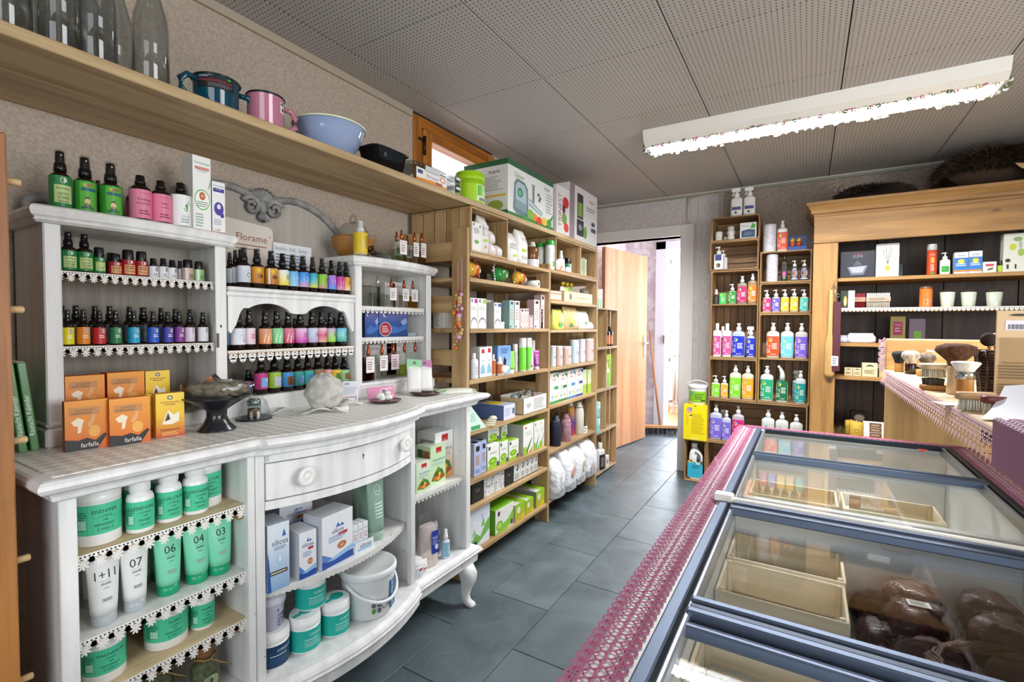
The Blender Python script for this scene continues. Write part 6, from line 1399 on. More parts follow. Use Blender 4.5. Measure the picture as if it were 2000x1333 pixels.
for q,c,lb in(((-1.43,2.357,0.05,0.159),'9fc4bd','slim teal cosmetics carton'),((-1.43,2.417,0.058,0.159),'e6cfc8','tall blush carton beside the teal one'),((-1.43,2.476,0.048,0.117),'e6cdc8','short blush carton, left of three narrow ones'),((-1.43,2.515,0.031,0.118),'e6cdc8','short blush carton, middle of three narrow ones'),((-1.43,2.543,0.025,0.119),'e6cdc8','short blush carton, right of three narrow ones'),((-1.43,2.584,0.045,0.08),'e2c6c2','tiniest blush carton in the row'),((-1.43,2.656,0.073,0.177),'ecdcd6','blush carton with silver spatula print'),((-1.43,2.719,0.038,0.123),'e6cdc8','narrow blush carton left of the tallest'),((-1.43,2.766,0.049,0.212),'e4d2cc','tallest blush carton at the right end')):
 CT(q[0],q[1],q[2],q[3],z,.05,lb,c,sq(),lcol='b8a09c' if c!='9fc4bd' else '7a9a94',group='blush and teal cosmetics cartons')
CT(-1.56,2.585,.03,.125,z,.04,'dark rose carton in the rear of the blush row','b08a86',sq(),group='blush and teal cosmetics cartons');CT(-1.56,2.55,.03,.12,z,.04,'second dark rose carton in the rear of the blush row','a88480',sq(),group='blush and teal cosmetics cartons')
for k in range(5):CT(-1.60,1.955+.05*k,.045,.085,z,.045,'small pale carton in the rear seen through the side slats, %s'%('first','second','third','fourth','fifth')[k],'d9d5cf',(),left=[('l',.1,.1,.9,.9,9,'8a8a86')],group='pale cartons behind the side slats')
BAY[0]=(1.917,2.760,1.228);z=.9955
spray('bottle','dark purple bottle by the left post',-1.44,1.945,z,.019,.14,'4a3446',lz=(.05,.8),glass='4a3446',cap='d8d4da',kind='flip')
spray('bottle','slim white bottle beside the purple one',-1.43,1.99,z,.022,.13,'e4e6e8',lz=(.05,.6),shapes=[('l',.38,.2,.62,.8,6,'9aa0a8'),('r',.58,.6,.64,.8,'b8404a')],glass='e9ebec',cap='f0f0f0',kind='flip')
for q,lb in(((-1.44,2.085,0.057,0.155),'left'),((-1.44,2.143,0.058,0.158),'right')):
 CT(q[0],q[1],q[2],q[3],z,.06,'white carton with red square and blue splash, %s of two'%lb,'ebecec',[('r',.3,.80,.75,.94,'c01f2a'),('p',[(.2,.32),(.5,.46),(.8,.30),(.9,.12),(.15,.1)],'8ac0dc'),('p',[(.3,.5),(.6,.58),(.58,.54)],'3a3a3a')],lcol='c8c8c4',group='cartons with red squares')
spray('bottle','orange-labelled white bottle beside the red-square cartons',-1.44,2.185,z,.013,.115,'c86a24',lz=(.08,.70),glass='d8d4cc',cap='f2f0ec',kind='flip');spray('bottle','shorter orange-labelled bottle before the blue leaflet',-1.42,2.215,z,.017,.100,'c8682a',lz=(.10,.62),glass='e8e4dc',cap='f2f0ec',kind='flip',shapes=[('l',.4,.3,.6,.8,3,'f0d8b8')])
CT(-1.425,2.272,0.117,0.159,z,.03,'light blue leaflet box with stacked soap picture','8fb6dc',[('r',0,0,1,1,G('a8c4de','7aa4d4',0,.13,'Z')),('p',[(.2,.20),(.55,.34),(.9,.24),(.6,.04)],'e6e6ea'),('p',[(.2,.18),(.6,.02),(.9,.22),(.6,.0)],'2a3440'),('p',[(.4,.36),(.48,.62),(.66,.50),(.6,.30)],'1c2430'),('l',.25,.72,.8,.92,3,'3a5a8c')],lcol='5a86b8',name='leaflet_box',rz=LW-.1)
g='green and pink lotion containers'
cream_tube('lotion_tube','lime green lotion tube leaning beside the leaflet box',-1.43,2.345,z,.058,.125,'8ade4a','eceee6',(),group=g,caph=.18,rz=LW-.25)
for q,c,lb in(((-1.46,2.443,0.053,0.162),'c9c8c0','grey-capped lotion bottle in the rear'),((-1.44,2.496,0.073,0.197),'78dc3c','tall lime lotion bottle with white cap, left of two'),((-1.44,2.568,0.07,0.196),'6cd834','tall lime lotion bottle with white cap, right of two'),((-1.5,2.724,0.068,0.178),'e8e8e4','white lotion bottle behind the pink tubes')):
 x,y,w,h=q;t=thing('lotion_bottle',lb,'bottle',(x,y,z),LW,g);r=w/2*rnd(x,y)*1.2
 b=MB();b.lathe([(r*.95,0),(r,.003),(r,h*.04)],C('e8e8e4',.35),20,(True,False));b.lathe([(r,h*.04),(r,h*.70),(r*.97,h*.71)],C(c,.35),20,(False,True));b.build('bottle',t);b=MB();b.lathe([(r*.99,h*.71),(r*1.0,h*.72),(r*.98,h*.99),(r*.9,h)],C('ecebe6',.35),20);b.build('cap',t)
 prints([('l',.36,.1,.64,.9,6,'d8f0c0')],r*4.2,h*.6,cyl(r+.0004,h*.06),t)
cream_tube('lotion_tube','pink lotion tube, left of two',-1.43,2.575,z,.045,.12,'d890c4','eceae6',[('l',.2,.3,.8,.8,5,'f0dcec')],group=g,rz=LW-.1);cream_tube('lotion_tube','purple-pink lotion tube, right of two',-1.43,2.655,z,.045,.118,'a84a98','dcd8d8',[('l',.2,.3,.8,.8,5,'e0b8d8')],group=g,rz=LW-.5)
BAY[0]=(1.917,2.760,0.975);z=.7425
t=thing('triangle_pack','mint green triangular gift pack at the left','box',(-1.45,1.985,z),LW)
b=MB();b.add([(-.06,-.05,0),(.075,-.05,0),(-.045,-.02,.145),(-.06,.04,0),(.075,.04,0),(-.045,.03,.145)],[(0,1,2),(5,4,3),(0,2,5,3),(1,4,5,2),(0,3,4,1)],C('c9e4d4',.45));b.build('pack',t)
prints([('r',.05,.02,.7,.16,'3f9a5c'),('r',.06,.82,.22,.96,'a8323a'),('l',.08,.3,.5,.6,4,'8ac0a4')],.12,.14,lambda u,v,k:(u,-.0505-k+v*.2,v),t)
for k in range(4):
 b=MB();b.lathe([(.034-.003*k,0),(.030-.003*k,.006),(.018,.012),(.001,.016)],C('e6dcc0',.6),18);o=b.build('shell_pad',None,(-1.42+.004*k,2.115+.006*k,z+.0105*k),0);tag(o,'cream felt pad in the small pile, %s from the bottom'%('first','second','third','fourth')[k],'pad','pile of cream pads')
CT(-1.415,2.313,0.121,0.081,z,.20,'flat blue and white box with yellow top patch','d4d8e6',[('r',.75,.3,.95,.7,'5a6a8a'),('l',.1,.2,.6,.8,4,'9aa4c0')],lcol='5a72ac',top=[('r',0,0,1,1,'a9b4d0'),('r',.1,.25,.9,.8,'d8c43a')],name='flat_box')
t=thing('pacifier_box','open white box of wrapped pacifiers printed with round letters','box',(-1.485,2.60,z),LW)
b=MB();w_,d_,h_=.295,.16,.095;cm_=C('e9e7e0',.55)
b.bbox(-w_/2,w_/2,-d_/2,-d_/2+.004,0,h_,cm_,.001);b.bbox(-w_/2,w_/2,d_/2-.004,d_/2,0,h_+.01,cm_,.001);b.bbox(-w_/2,-w_/2+.004,-d_/2,d_/2,0,h_,C('c9b490',.6),.001);b.bbox(w_/2-.004,w_/2,-d_/2,d_/2,0,h_,cm_,.001);b.bbox(-w_/2,w_/2,-d_/2,d_/2,0,.004,cm_,.001);b.build('open_box',t)
prints([('t','api',.22,.58,.34,'4a4a4a',0,.25),('l',.42,.15,.92,.88,8,'9a9a98')],w_,h_,flat(d_),t)
pr=random.Random(9)
for i in range(9):
 c=('5a7a9a','8aa4a0','c89aa0','6a5a6a','9ab48a','d8d4cc','7a86a4','b88a94','e0ccd4')[i];q=thing('pacifier',('%s wrapped pacifier in the open white box'%('steel blue','grey green','rose','plum','soft green','off-white','dusty blue','old pink','blush')[i]),'pacifier',(-1.485+pr.uniform(-.05,.05),2.49+.026*i,z+.07+pr.uniform(0,.02)),pr.uniform(0,3),'wrapped pacifiers');b=MB();b.sphere((0,0,.012),.024,.010,.020,C(c,.4),12,8);b.build('shield',q)
 b=MB();b.tube([(.014*math.cos(2*PI*j/10),-.012,.012+.014*math.sin(2*PI*j/10))for j in range(10)],.003,C('e6e4dc',.4),6,closed=True);b.build('ring',q)
 b=MB();b.sphere((0,0,.016),.030,.016,.027,film,12,8,lambda a,p:1+.06*math.sin(5*a+4*p));b.build('film_wrap',q)
BAY[0]=(1.917,2.760,0.722);z=.4955;g='white and green organic cartons'
def org(v=.3):return[('l',.2,.60,.8,.66,1,'b8bab4'),('e',.45,v,.36,.17,'8ac31e'),('e',.45,v+.02,.28,.09,'5fa018'),('e',.45,v+.02,.22,.06,'a8d844'),('r',0,0,.9,.15,'9acb2a'),('r',.78,.03,.96,.22,'4a2a6a'),('r',.08,.80,.24,.94,'3a3a5a'),('t','ORGANYC',.52,.66,.07,'b4b4ac',0,.6)]
def nat():return[('r',.25,.74,.75,.90,'1c1c24'),('r',.2,.32,.72,.62,'b09a96'),('l',.15,.08,.85,.2,2,'4a6aa8')]
for q,lb in(((-1.425,2.021,0.063,0.169),'left'),((-1.435,2.091,0.047,0.168),'right')):CT(q[0],q[1],q[2],q[3],z,.075,'lilac-blue carton with dark label and window, %s of two'%lb,'b4bfe4',nat(),lcol='c4cbe6',top=[('r',.2,.1,.8,.5,'22222a')],group='lilac-blue cartons')
CT(-1.43,2.174,0.116,0.131,z,.10,'organic carton lower left of the stack','eceee6',org(),lcol='8f9a78',group=g);CT(-1.43,2.28,0.086,0.127,z,.10,'organic carton lower right of the stack','eceee6',org(),lcol='8f9a78',group=g,top=[('r',0,0,1,1,'8ac31e')])
CT(-1.45,2.207,0.11,0.127,z+.142,.13,'organic carton stacked on the lower left one','eceee6',org(),lcol='a4a89a',group=g)
CT(-1.46,2.333,0.063,0.088,z+.1265,.07,'small organic carton stacked on the lower right one','eceee6',org(),lcol='a4a89a',group=g)
CT(-1.43,2.388,0.11,0.111,z,.11,'organic carton with rose seal in the middle','eceee6',org(.35),lcol='9aa48a',group=g,top=[('r',0,0,1,1,'9acb2a')]);CT(-1.52,2.584,0.113,0.118,z,.09,'organic carton in the rear behind the rose-seal one','eceee6',org(),lcol='9acb2a',group=g,top=[('r',0,0,1,.5,'8ac31e')])
def tri(c):return[('p',[(.1,0),(.4,0),(.9,.5),(.85,.5)],'4a8a3a'),('p',[(.5,0),(.8,0),(.95,.2)],c),('r',0,0,.3,.25,'9acb2a'),('e',.25,.88,.1,.04,c),('l',.2,.6,.8,.75,2,'c8cac4')]
for q,c,lb in(((-1.425,2.551,0.127,0.178),'d8762a','left'),((-1.425,2.659,0.075,0.177),'2a8a4a','middle'),((-1.425,2.735,0.064,0.174),'e0b82a','right')):CT(q[0],q[1],q[2],q[3],z,.17,'tall organic carton with leaf stripes, %s of three'%lb,'eeefe9',tri(c),lcol='b8bab4',top=[('r',0,0,1,1,'8ac31e')],group=g)
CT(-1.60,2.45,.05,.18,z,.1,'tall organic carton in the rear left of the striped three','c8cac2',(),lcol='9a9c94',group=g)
BAY[0]=(1.917,2.760,0.475);z=.3605;g='black and white cosmetic gift boxes'
def ink(n,seed):
 rr=random.Random(seed);s=[]
 for i in range(n):
  u,v=rr.uniform(.06,.94),rr.uniform(.06,.94);a=rr.uniform(0,PI);L_=rr.uniform(.05,.12);s.append(('p',[(clamp01(u+L_*math.cos(a)),clamp01(v+L_*math.sin(a)*.6)),(clamp01(u+.02*math.sin(a)),clamp01(v-.02*math.cos(a))),(clamp01(u-L_*math.cos(a)),clamp01(v-L_*math.sin(a)*.6)),(clamp01(u-.02*math.sin(a)),clamp01(v+.02*math.cos(a)))],'3a3a3a'))
 return s
ring_=[('e',.5,.5,.34,.34,'6a5a50'),('e',.5,.5,.32,.32,'17171a'),('l',.3,.45,.7,.6,2,'8a7a70')]
CT(-1.425,2.024,0.105,0.125,z,.08,'black gift box with round emblem at the left','17171a',ring_,group=g);CT(-1.425,2.128,0.093,0.135,z,.08,'white gift box with ink flowers, left of two','e6e6e4',ink(40,1),group=g);CT(-1.425,2.229,0.099,0.142,z,.08,'white gift box with ink flowers, right of two','e6e6e4',ink(40,2),group=g)
CT(-1.425,2.331,0.095,0.147,z,.08,'black gift box with round emblem in the middle','17171a',ring_,group=g)
for k,q in enumerate(((-1.425,2.419,0.071,0.145),(-1.425,2.485,0.055,0.141),(-1.425,2.541,0.05,0.144),(-1.425,2.595,0.053,0.143),(-1.425,2.648,0.047,0.143))):CT(q[0],q[1],q[2],q[3],z,.07,'narrow white box with black botanical print, %s from the left'%('first','second','third','fourth','fifth')[k],'e9e9e6',[('p',[(.4,.9),(.6,.7),(.35,.6),(.5,.5),(.62,.55),(.75,.72)],'22221f'),('l',.1,.1,.9,.4,6,'6a6a66'),('r',0,.0,1,.05,'3a3a38')],group=g)
BAY[0]=(1.917,2.760,0.34);z=.1255;g='bottom row cartons'
CT(-1.425,2.045,0.178,0.21,z,.12,'large white and blue carton with meadow flowers','e9edf2',[('r',0,.55,1,.97,G('e6ecf2','dfe6f4',0,.2,'Z')),('p',[(0,.15),(.3,.35),(.5,.22),(.8,.5),(1,.6),(1,.3),(.6,.15),(.2,.02)],'7aba54'),('p',[(.1,.3),(.2,.5),(.3,.3)],'a8d08a'),('p',[(.55,.45),(.65,.7),(.75,.45)],'8ac46a'),('e',.6,.72,.08,.05,'c4d0f0'),('e',.25,.62,.07,.04,'eef4fa'),('r',.03,.03,.32,.16,'22365e')],top=[('r',0,0,1,1,'6f86c0')],group=g)
CT(-1.42,2.276,0.19,0.134,z,.16,'lime and white box with leaf seal lying in front','eceee6',[('p',[(0,0),(.3,.25),(.7,.4),(1,.7),(1,.2),(.6,0)],'8ac83a'),('e',.22,.3,.18,.2,'7ab82a'),('e',.22,.3,.13,.12,'b8dc6a'),('r',.12,.72,.24,.9,'5a2a6a'),('r',.84,.06,.96,.28,'5a2a6a')],lcol='5fa018',top=[('r',0,0,1,1,'7fc42a'),('r',.1,.7,.9,.8,'c8e48a')],group=g)
CT(-1.60,2.08,.10,.16,z,.09,'green carton standing in the rear of the bottom row','a8c878',[('r',.6,.1,.9,.3,'5a2a6a')],group=g)
for q,lb in(((-1.42,2.449,0.12,0.098),'left'),((-1.42,2.563,0.096,0.086),'middle'),((-1.42,2.714,0.112,0.102),'right')):CT(q[0],q[1],q[2],q[3],z,.26,'flat lime-fronted box with white top stripe, %s of three'%lb,'c9d24a',[('r',0,0,1,1,G('c8b01a','9acb2a',0,.09,'Z')),('e',.35,.62,.16,.2,'e4e8d8'),('p',[(.5,.1),(.95,.35),(.9,.1)],'d8dc5a')],lcol='9a9c94',top=[('r',0,0,.5,1,'e4e4de'),('r',.5,0,1,1,'9acb2a'),('l',.1,.2,.4,.8,3,'b8bab0')],group=g)
for(dy,z0,n,lb,cols)in((-.012,1.47,16,'teething bead chain with orange and wooden beads on the post',('c8a06a','c8a06a','e07a24','c8a06a')),(.012,1.49,14,'teething bead chain with magenta and wooden beads on the post',('c8a06a','c02a6a','d8a8c4','c8a06a'))):
 t=thing('bead_chain',lb,'chain',(-1.44+dy,1.888,z0),0,'teething bead chains');b=MB();b.tube([(0,-.004,.10),(.004,-.005,0),(0,-.006,-.30)],.002,C('d89a8a' if dy<0 else 'c8a8c4',.7),6);b.build('cord',t)
 rr=random.Random(n)
 for i in range(n):
  r=rr.choice((.007,.009,.013));c=rr.choice(cols);b=MB();b.sphere((rr.uniform(-.014,.014),-.014,-.06-.017*i),r,r,r,C(c,.5),10,7);b.build('bead',t)
BAY[0]=None
# ================================================================ unit 2
BAY[0]=(2.788,2.858,1.846);z=1.6265
for q,lb in(((-1.43,2.819,0.077,0.187),'left'),((-1.5,3.041,0.072,0.176),'right')):
 x,y,w,h=q;tub('canister','tall white canister with green cap, %s of two'%lb,x,max(y,2.815+w/2),z,w/2*.8,h,'ecece8','2f9a3c','e6e8e4',(.04,.74),[('r',.4,.1,.6,.35,'4a9a4a'),('l',.42,.4,.58,.8,5,'5a8a5a')],cat='canister',lidh=.16,group='tall white canisters')
BAY[0]=(2.872,3.262,1.834);z=1.6395
tub('cream_jar','small white jar with orange mark on the upper crate',-1.44,2.90,z,.032,.055,'ececea','f0f0ee','ececea',(.1,.6),[('r',.45,.1,.6,.5,'d8742a')],lidh=.3,cat='jar');CT(-1.43,2.985,.07,.075,z,.05,'white carton with orange swoosh in the far crate','eeeeea',[('p',[(.2,.05),(.9,.6),(.95,.3),(.5,0)],'e07a2a')],name='small_carton')
spray('spray_bottle','white spray bottle with orange swoosh in the far crate',-1.47,3.075,z,.027,.15,'ececea',lz=(.06,.5),shapes=[('p',[(.4,.1),(.6,.7),(.65,.2)],'e07a2a')],glass='e8e8e6',cap='f2f2f0',overcap=False);spray('bottle','dark brown bottle with white label in the far crate',-1.46,3.165,z,.027,.105,'dfe2e6',lz=(.06,.6),kind='drop',shapes=[('l',.4,.2,.6,.8,3,'4a5a8a')]);spray('bottle','little white bottle with green cap in the far crate',-1.44,3.12,z,.02,.06,'e4e6e8',lz=(.06,.6),kind='drop',cap='2f7a4a',glass='e8e8e6')
BAY[0]=None
for k in range(5):CT(-1.44,3.31+.035*k,.028,.13+.012*(k%2),z,.06,'pale green booklet box in the right half of the far crate, %s'%('first','second','third','fourth','fifth')[k],('b8c4a0','a8bc8c','c4ccb0','b0c090','dcdcd4')[k],[('l',.2,.3,.8,.8,4,'7a8a6a')],group='pale green booklet boxes',name='booklet_box')
BAY[0]=(2.788,3.583,1.604);z=1.4305;g='baby food jars and pouches'
for i,(y,dx,zz)in enumerate(((2.825,0,0),(2.885,.0,0),(2.945,.0,0),(2.855,-.07,0),(2.915,-.07,0),(2.83,-.035,.0625))):
 tub('baby_food_jar','small baby food jar with fruit label, %s'%('front left','front middle','front right','rear left','rear right','stacked on top')[i],-1.43+dx,y,z+zz,.026,.062,'d8803a','e4e2dc','e6e4da',(.12,.68),[('e',.5,.35,.08,.2,'c83a2a'),('e',.56,.3,.06,.18,'6aa03a')],lidh=.2,cat='jar',group='baby food jars')
t=thing('wooden_tray','low wooden tray box with burnt round stamp','tray',(-1.475,3.25,z),LW);b=MB();pw=palewood('x')
b.bbox(-.25,.25,-.07,-.06,0,.075,pw,.002);b.bbox(-.25,.25,.06,.07,0,.075,pw,.002);b.bbox(-.25,-.24,-.06,.06,0,.075,pw,.002);b.bbox(.24,.25,-.06,.06,0,.075,pw,.002);b.bbox(-.24,.24,-.06,.06,0,.008,pw,.001);b.build('tray_box',t);prints([('e',.2,.5,.04,.30,'6a4a2c'),('l',.4,.35,.8,.6,1,'b8935c')],.5,.075,flat(.14),t)
for i,(c,lb)in enumerate((('e4e2d8','white'),('b8cc5a','lime'),('7ab04a','leaf green'))):
 t=thing('fruit_pouch','%s fruit pouch with yellow cap in the wooden tray'%lb,'pouch',(-1.47,3.10+.07*i,z+.009),LW,'fruit pouches');b=MB();b.loft([(0,.03,.018,3),(.03,.032,.016,3),(.09,.03,.004,3),(.10,.026,.003,3)],C(c,.35),18);b.build('pouch',t);b=MB();b.lathe([(.007,.10),(.007,.115),(.014,.116),(.014,.132),(.011,.134)],C('e0c41f',.4),12,off=(.008,0));b.build('cap',t)
tag(MB().lathe([(.026,0),(.028,.003),(.032,.095),(.029,.095),(.026,.006),(.001,.006)],C('b0aeaa',.2,.7),20,(True,False)).build('metal_cup',None,(-1.44,3.42,z+.009)),'shiny metal cup in the wooden tray','cup')
BAY[0]=(2.788,3.583,1.408);z=1.2415;g='snack and cereal bags'
for q,c,lb,sh in(((-1.45,2.967,0.157,0.135),'d8dc6a','yellow-green snack bag at the left',[('e',.5,.3,.3,.2,'4a9a3a'),('e',.45,.4,.12,.08,'e8a02a')]),((-1.46,3.2,0.255,0.161),'d4bc84','tan crinkled snack bag with yellow print',[('e',.4,.35,.25,.18,'e8c03a'),('p',[(.1,.1),(.5,.12),(.3,.4)],'1f6a34')]),((-1.45,3.403,0.195,0.135),'dcdcd4','white rice-cake bag with green mark',[('e',.5,.4,.2,.12,'5aa04a')])):
 bagthing('snack_bag',lb,q[0],q[1],z,q[2],q[3],.07,c,seed=int(q[1]*50),shapes=sh,grp=g,rough=.25)
t=bagthing('snack_bag','white wrapper lying at the right end of the board',-1.43,3.47,z,.15,.055,.06,'e4e2e0',seed=31,grp=g,crimp=False)
BAY[0]=(2.788,3.583,1.219);z=.9935;g='baby formula tins'
def tin(q,lb,c):
 x,y,w,h=q;tub('formula_tin',lb,x,y,z,w/2*rnd(x,y)*1.3,h,'c9c9c6','d8d6d2',c,(.03,.90),[('r',.38,.62,.62,.88,'e6e6e4'),('t','Holle',.5,.76,.08,'c83a5a',0,.2),('e',.5,.25,.1,.12,'e6ecee'),('l',.38,.42,.62,.56,3,'8a8a8a')],cat='tin',lidh=.08,group=g)
for q,c,lb in(((-1.445,2.907,0.076,0.14),'cfd8d8','small tin, left of three'),((-1.445,2.997,0.104,0.136),'d8c0b4','small tin, middle of three'),((-1.445,3.117,0.136,0.13),'d8b8ac','small tin, right of three'),((-1.45,3.264,0.137,0.172),'c4d4e0','tall pale blue tin'),((-1.45,3.401,0.117,0.174),'d8d0dc','tall lilac tin'),((-1.45,3.552,0.167,0.176),'e4c0bc','tall pink tin at the right')):tin(q,'baby formula %s'%lb,c)
BAY[0]=(2.788,3.583,0.971);z=.7475;g='baby formula cartons'
def hol(n,c):return[('t','Holle',.5,.78,.10,'c0304a',0,.6),('e',.5,.9,.12,.04,'d8605a'),('t',n,.35,.5,.15,c,0,.3),('r',.5,.44,.95,.54,c),('p',[(.6,.96),(1,.96),(1,.80)],c),('r',0,0,1,.07,c),('e',.3,.2,.15,.07,'9ac8dc'),('e',.7,.2,.12,.06,'e0c83a')]
for q,c,n,lb in(((-1.44,2.927,0.128,0.203),'2a9a5a','1','first green'),((-1.44,3.063,0.137,0.196),'1f7a3a','2','darker green'),((-1.44,3.205,0.138,0.2),'3a8ac0','1','light blue'),((-1.44,3.345,0.134,0.203),'1f4aa4','2','dark blue')):CT(q[0],q[1],q[2],q[3],z,.08,'baby formula carton with %s corner'%lb,'eceee8',hol(n,c),lcol='c9cbc4',group=g)
for q,lb in(((-1.44,3.46,0.086,0.185),'left'),((-1.44,3.553,0.09,0.181),'right')):CT(q[0],q[1],q[2],q[3],z,.08,'pale lime cereal carton, %s of two'%lb,'dce8b4',[('r',0,0,1,.4,'b4d45a'),('e',.5,.5,.3,.12,'eef0d0')],group=g)
BAY[0]=(2.788,3.583,0.725);z=.4505;g='drinking bottles in cloth sleeves'
def sleeve(q,lb,c,cap=None,grp=g):
 x,y,w,h=q;r=w/2*rnd(x,y)*1.15;x,y,h=fitin(x,y,z,r,h,LW);t=thing('drink_bottle',lb,'bottle',(x,y,z),LW,grp);b=MB();m=c if not isinstance(c,str)else C(c,.8)
 b.lathe([(r*.92,0),(r,.006),(r,h*.66),(r*.86,h*.78),(r*.62,h*.84)],m,22);b.build('sleeve',t)
 b=MB();b.lathe([(r*.7,h*.83),(r*.74,h*.87),(r*.5,h*.9),(r*.5,h*.98),(r*.4,h)],C(cap or 'e0dcd4',.4),16);b.build('cap',t);b=MB();b.tube([(r*.66*math.cos(2*PI*i/12),r*.66*math.sin(2*PI*i/12),h*.84)for i in range(12)],.004,C('8a8078',.7),6,closed=True);b.build('drawcord',t)
 return t
sleeve((-1.45,2.971,0.15,0.204),'navy blue drinking bottle sleeve','1c2238','1c2238');dots=noise_mix('rosedots','8a5060','c09aa4',160,rough=.85,lo=.45,hi=.55)
sleeve((-1.45,3.135,0.164,0.191),'rose dotted drinking bottle sleeve',dots,'8a5a66');stripes=G('c83a5a','5a3a8a',0,.2,'Z','e0a03a')
sleeve((-1.5,3.329,0.13,0.255),'drinking bottle in striped woven sleeve with white top',stripes,'e8e4dc');sleeve((-1.46,3.394,0.166,0.242),'cream drinking bottle with strap and tag','d8d2c4','e6e2d8')
CT(-1.425,3.42,.07,.055,z,.004,'small white tag card before the cream bottle','e9e6e0',[('e',.5,.5,.25,.3,'5a5a58'),('e',.5,.5,.18,.22,'e9e6e0')],name='tag_card',cat='card',rz=LW-.3)
sleeve((-1.57,3.245,0.104,0.169),'dark bottle in the rear between navy and rose sleeves','2a2a2e','3a3a3c')
z=.1355;g='white diaper packs on the lowest shelf';wh_=noise_mix('diaper_film','e4e4e8','f0f0f2',9,rough=.22,bump=.9,bscale=14,dist=.03)
def diaper(lb,y,w,h,d,xx,seed,sh):bagthing('diaper_pack',lb,xx,y,z,w,h,d,wh_,seed=seed,grp=g,shapes=sh,sq=5)
dsh=[('t','naty',.72,.45,.10,'4a4a4c',1,.5),('r',.1,.25,.3,.45,'d8c0ac'),('l',.4,.1,.6,.4,3,'b8b8ba')]
BAY[0]=None
diaper('diaper pack at the left, lettered along its edge',2.875,.14,.27,.21,-1.455,41,[('t','ECO BY NATY',.3,.5,.07,'5a5a5c',1,.8),('l',.6,.1,.85,.5,4,'b8b8ba')]);diaper('diaper pack, second from the left',3.04,.145,.285,.22,-1.455,42,[('p',[(.2,.5),(.5,.8),(.7,.6),(.5,.4)],'d8a890'),('l',.4,.1,.8,.3,3,'b8b8ba')])
diaper('diaper pack, third from the left',3.22,.165,.27,.21,-1.455,43,[('r',.45,.4,.8,.75,'d8dcc0'),('e',.6,.6,.08,.08,'d8a070'),('l',.2,.1,.8,.3,3,'b8b8ba')]);diaper('diaper pack at the right with a small tan patch',3.435,.20,.275,.22,-1.46,44,dsh)
BAY[0]=None
# ================================================================ crates beside the door
for k in range(5):CT(-1.47,3.66+.052*k,.045,.15+.01*(k%3),1.4155,.10,'green and white card box on the crate stack, %s from the left'%('first','second','third','fourth','fifth')[k],'e6e6de',[('r',0,0,1,.5,'5aa02a'),('l',.2,.55,.8,.85,3,'6a6a5a')],group='green and white card boxes')
z=1.0925
for q,lb in(((-1.50,4.06),'left'),((-1.50,4.14),'right')):spray('bottle','dark brown bottle with orange label in the crate, %s of two'%lb,q[0],q[1],z,.032,.17,'c86a34',lz=(.08,.55),kind='flip',shapes=[('l',.4,.2,.6,.8,4,'e8d0b0')])
tub('cream_jar','lime-labelled jar in the top crate by the door',-1.50,3.74,z,.045,.075,'e8e8e2','e8e8e4','8ac31e',(.05,.7),(),lidh=.25,cat='jar');spray('bottle','brown glass bottle behind the lime jar',-1.55,3.80,z,.035,.15,'b8a878',lz=(.1,.5),kind='flip',glass='6a4a20')
z=.7355
CT(-1.48,3.735,.09,.09,z+.0,.08,'lime green carton at the left of the second crate','9acb2a');CT(-1.50,4.12,.16,.28,z,.03,'large lime green book box in the second crate','a8cc3a',[('r',.1,.1,.9,.5,'c4dc6a'),('l',.2,.6,.8,.85,3,'5a7a1c')]);flask('bottle','white and green squeeze bottle in the second crate',-1.48,4.03,z,.055,.04,.21,'dfe4dc','8ac83a','push',rz=LW)
z=.3825
for k in range(2):tub('food_tub','light blue tub in the third crate, %s one'%('lower','upper')[k],-1.49,3.76,z+.1305*k,.055,.13,'8ecbd8','a8d8e2','8ecbd8',(.1,.6),(),cat='tub',lidh=.15,group='light blue tubs')
z=.0305
flask('bottle','white bottle with black label in the lowest crate',-1.49,3.92,z,.09,.055,.24,'eeeeec','1f1f22','screw',rz=LW-.2,shapes=[('l',.2,.2,.8,.8,6,'b0b0b0')],lz=(.06,.6));flask('bottle','white toilet-cleaner bottle with red nozzle in the lowest crate',-1.56,3.82,z,.08,.05,.23,'eeeeec','d8dcd8','duck',cap='c83a24',rz=LW);CT(-1.47,4.06,.06,.10,z,.04,'small red and white carton in the lowest crate','e8e6e2',[('e',.4,.5,.3,.2,'c8323a')],name='small_carton')
# ================================================================ cleaning bottles in the back-wall crates
YC=4.185
DOT=[('e',.30,.82,.16,.10,'e0d83a'),('p',[(.30,.82),(.46,.82),(.44,.88),(.36,.915),(.30,.92)],'3a9ad8'),('t','SONETT',.14,.45,.16,'f0f0e8',1,.6),('l',.42,.35,.9,.66,4,'f0eee8'),('e',.4,.08,.045,.025,'f4f4f4'),('e',.55,.08,.045,.025,'f4f4f4'),('e',.7,.08,.045,.025,'f4f4f4')]
def FL(q,z,label,lab,head='push',liq='c9c8c0',**k):
 x,y,w,h=q;k.setdefault('group','cleaning bottles in the back-wall crates')
 return flask('cleaning_bottle',label,x,y,z,w*.97,k.pop('d',min(.065,w*.62)),h,liq,lab,head,DOT if k.pop('dot',True)else k.pop('sh',()),**k)
z=2.1255
dog=[('r',.05,.55,.95,.95,'4a4f86'),('e',.5,.25,.2,.2,'e8e8e4'),('e',.45,.25,.12,.14,'2a2a2a')]
FL((-0.491,4.2,0.084,0.224),z,'white trigger bottle on top of the crates, facing forward','eceae6','trigger','eceae6',dot=False,sh=dog,lz=(.08,.36));FL((-0.4,4.2,0.083,0.221),z,'white trigger bottle on top of the crates, head turned right','eceae6','trigger','eceae6',dot=False,sh=dog,lz=(.08,.36))
z=1.9475;BAY[0]=(-.653,-.332,2.113)
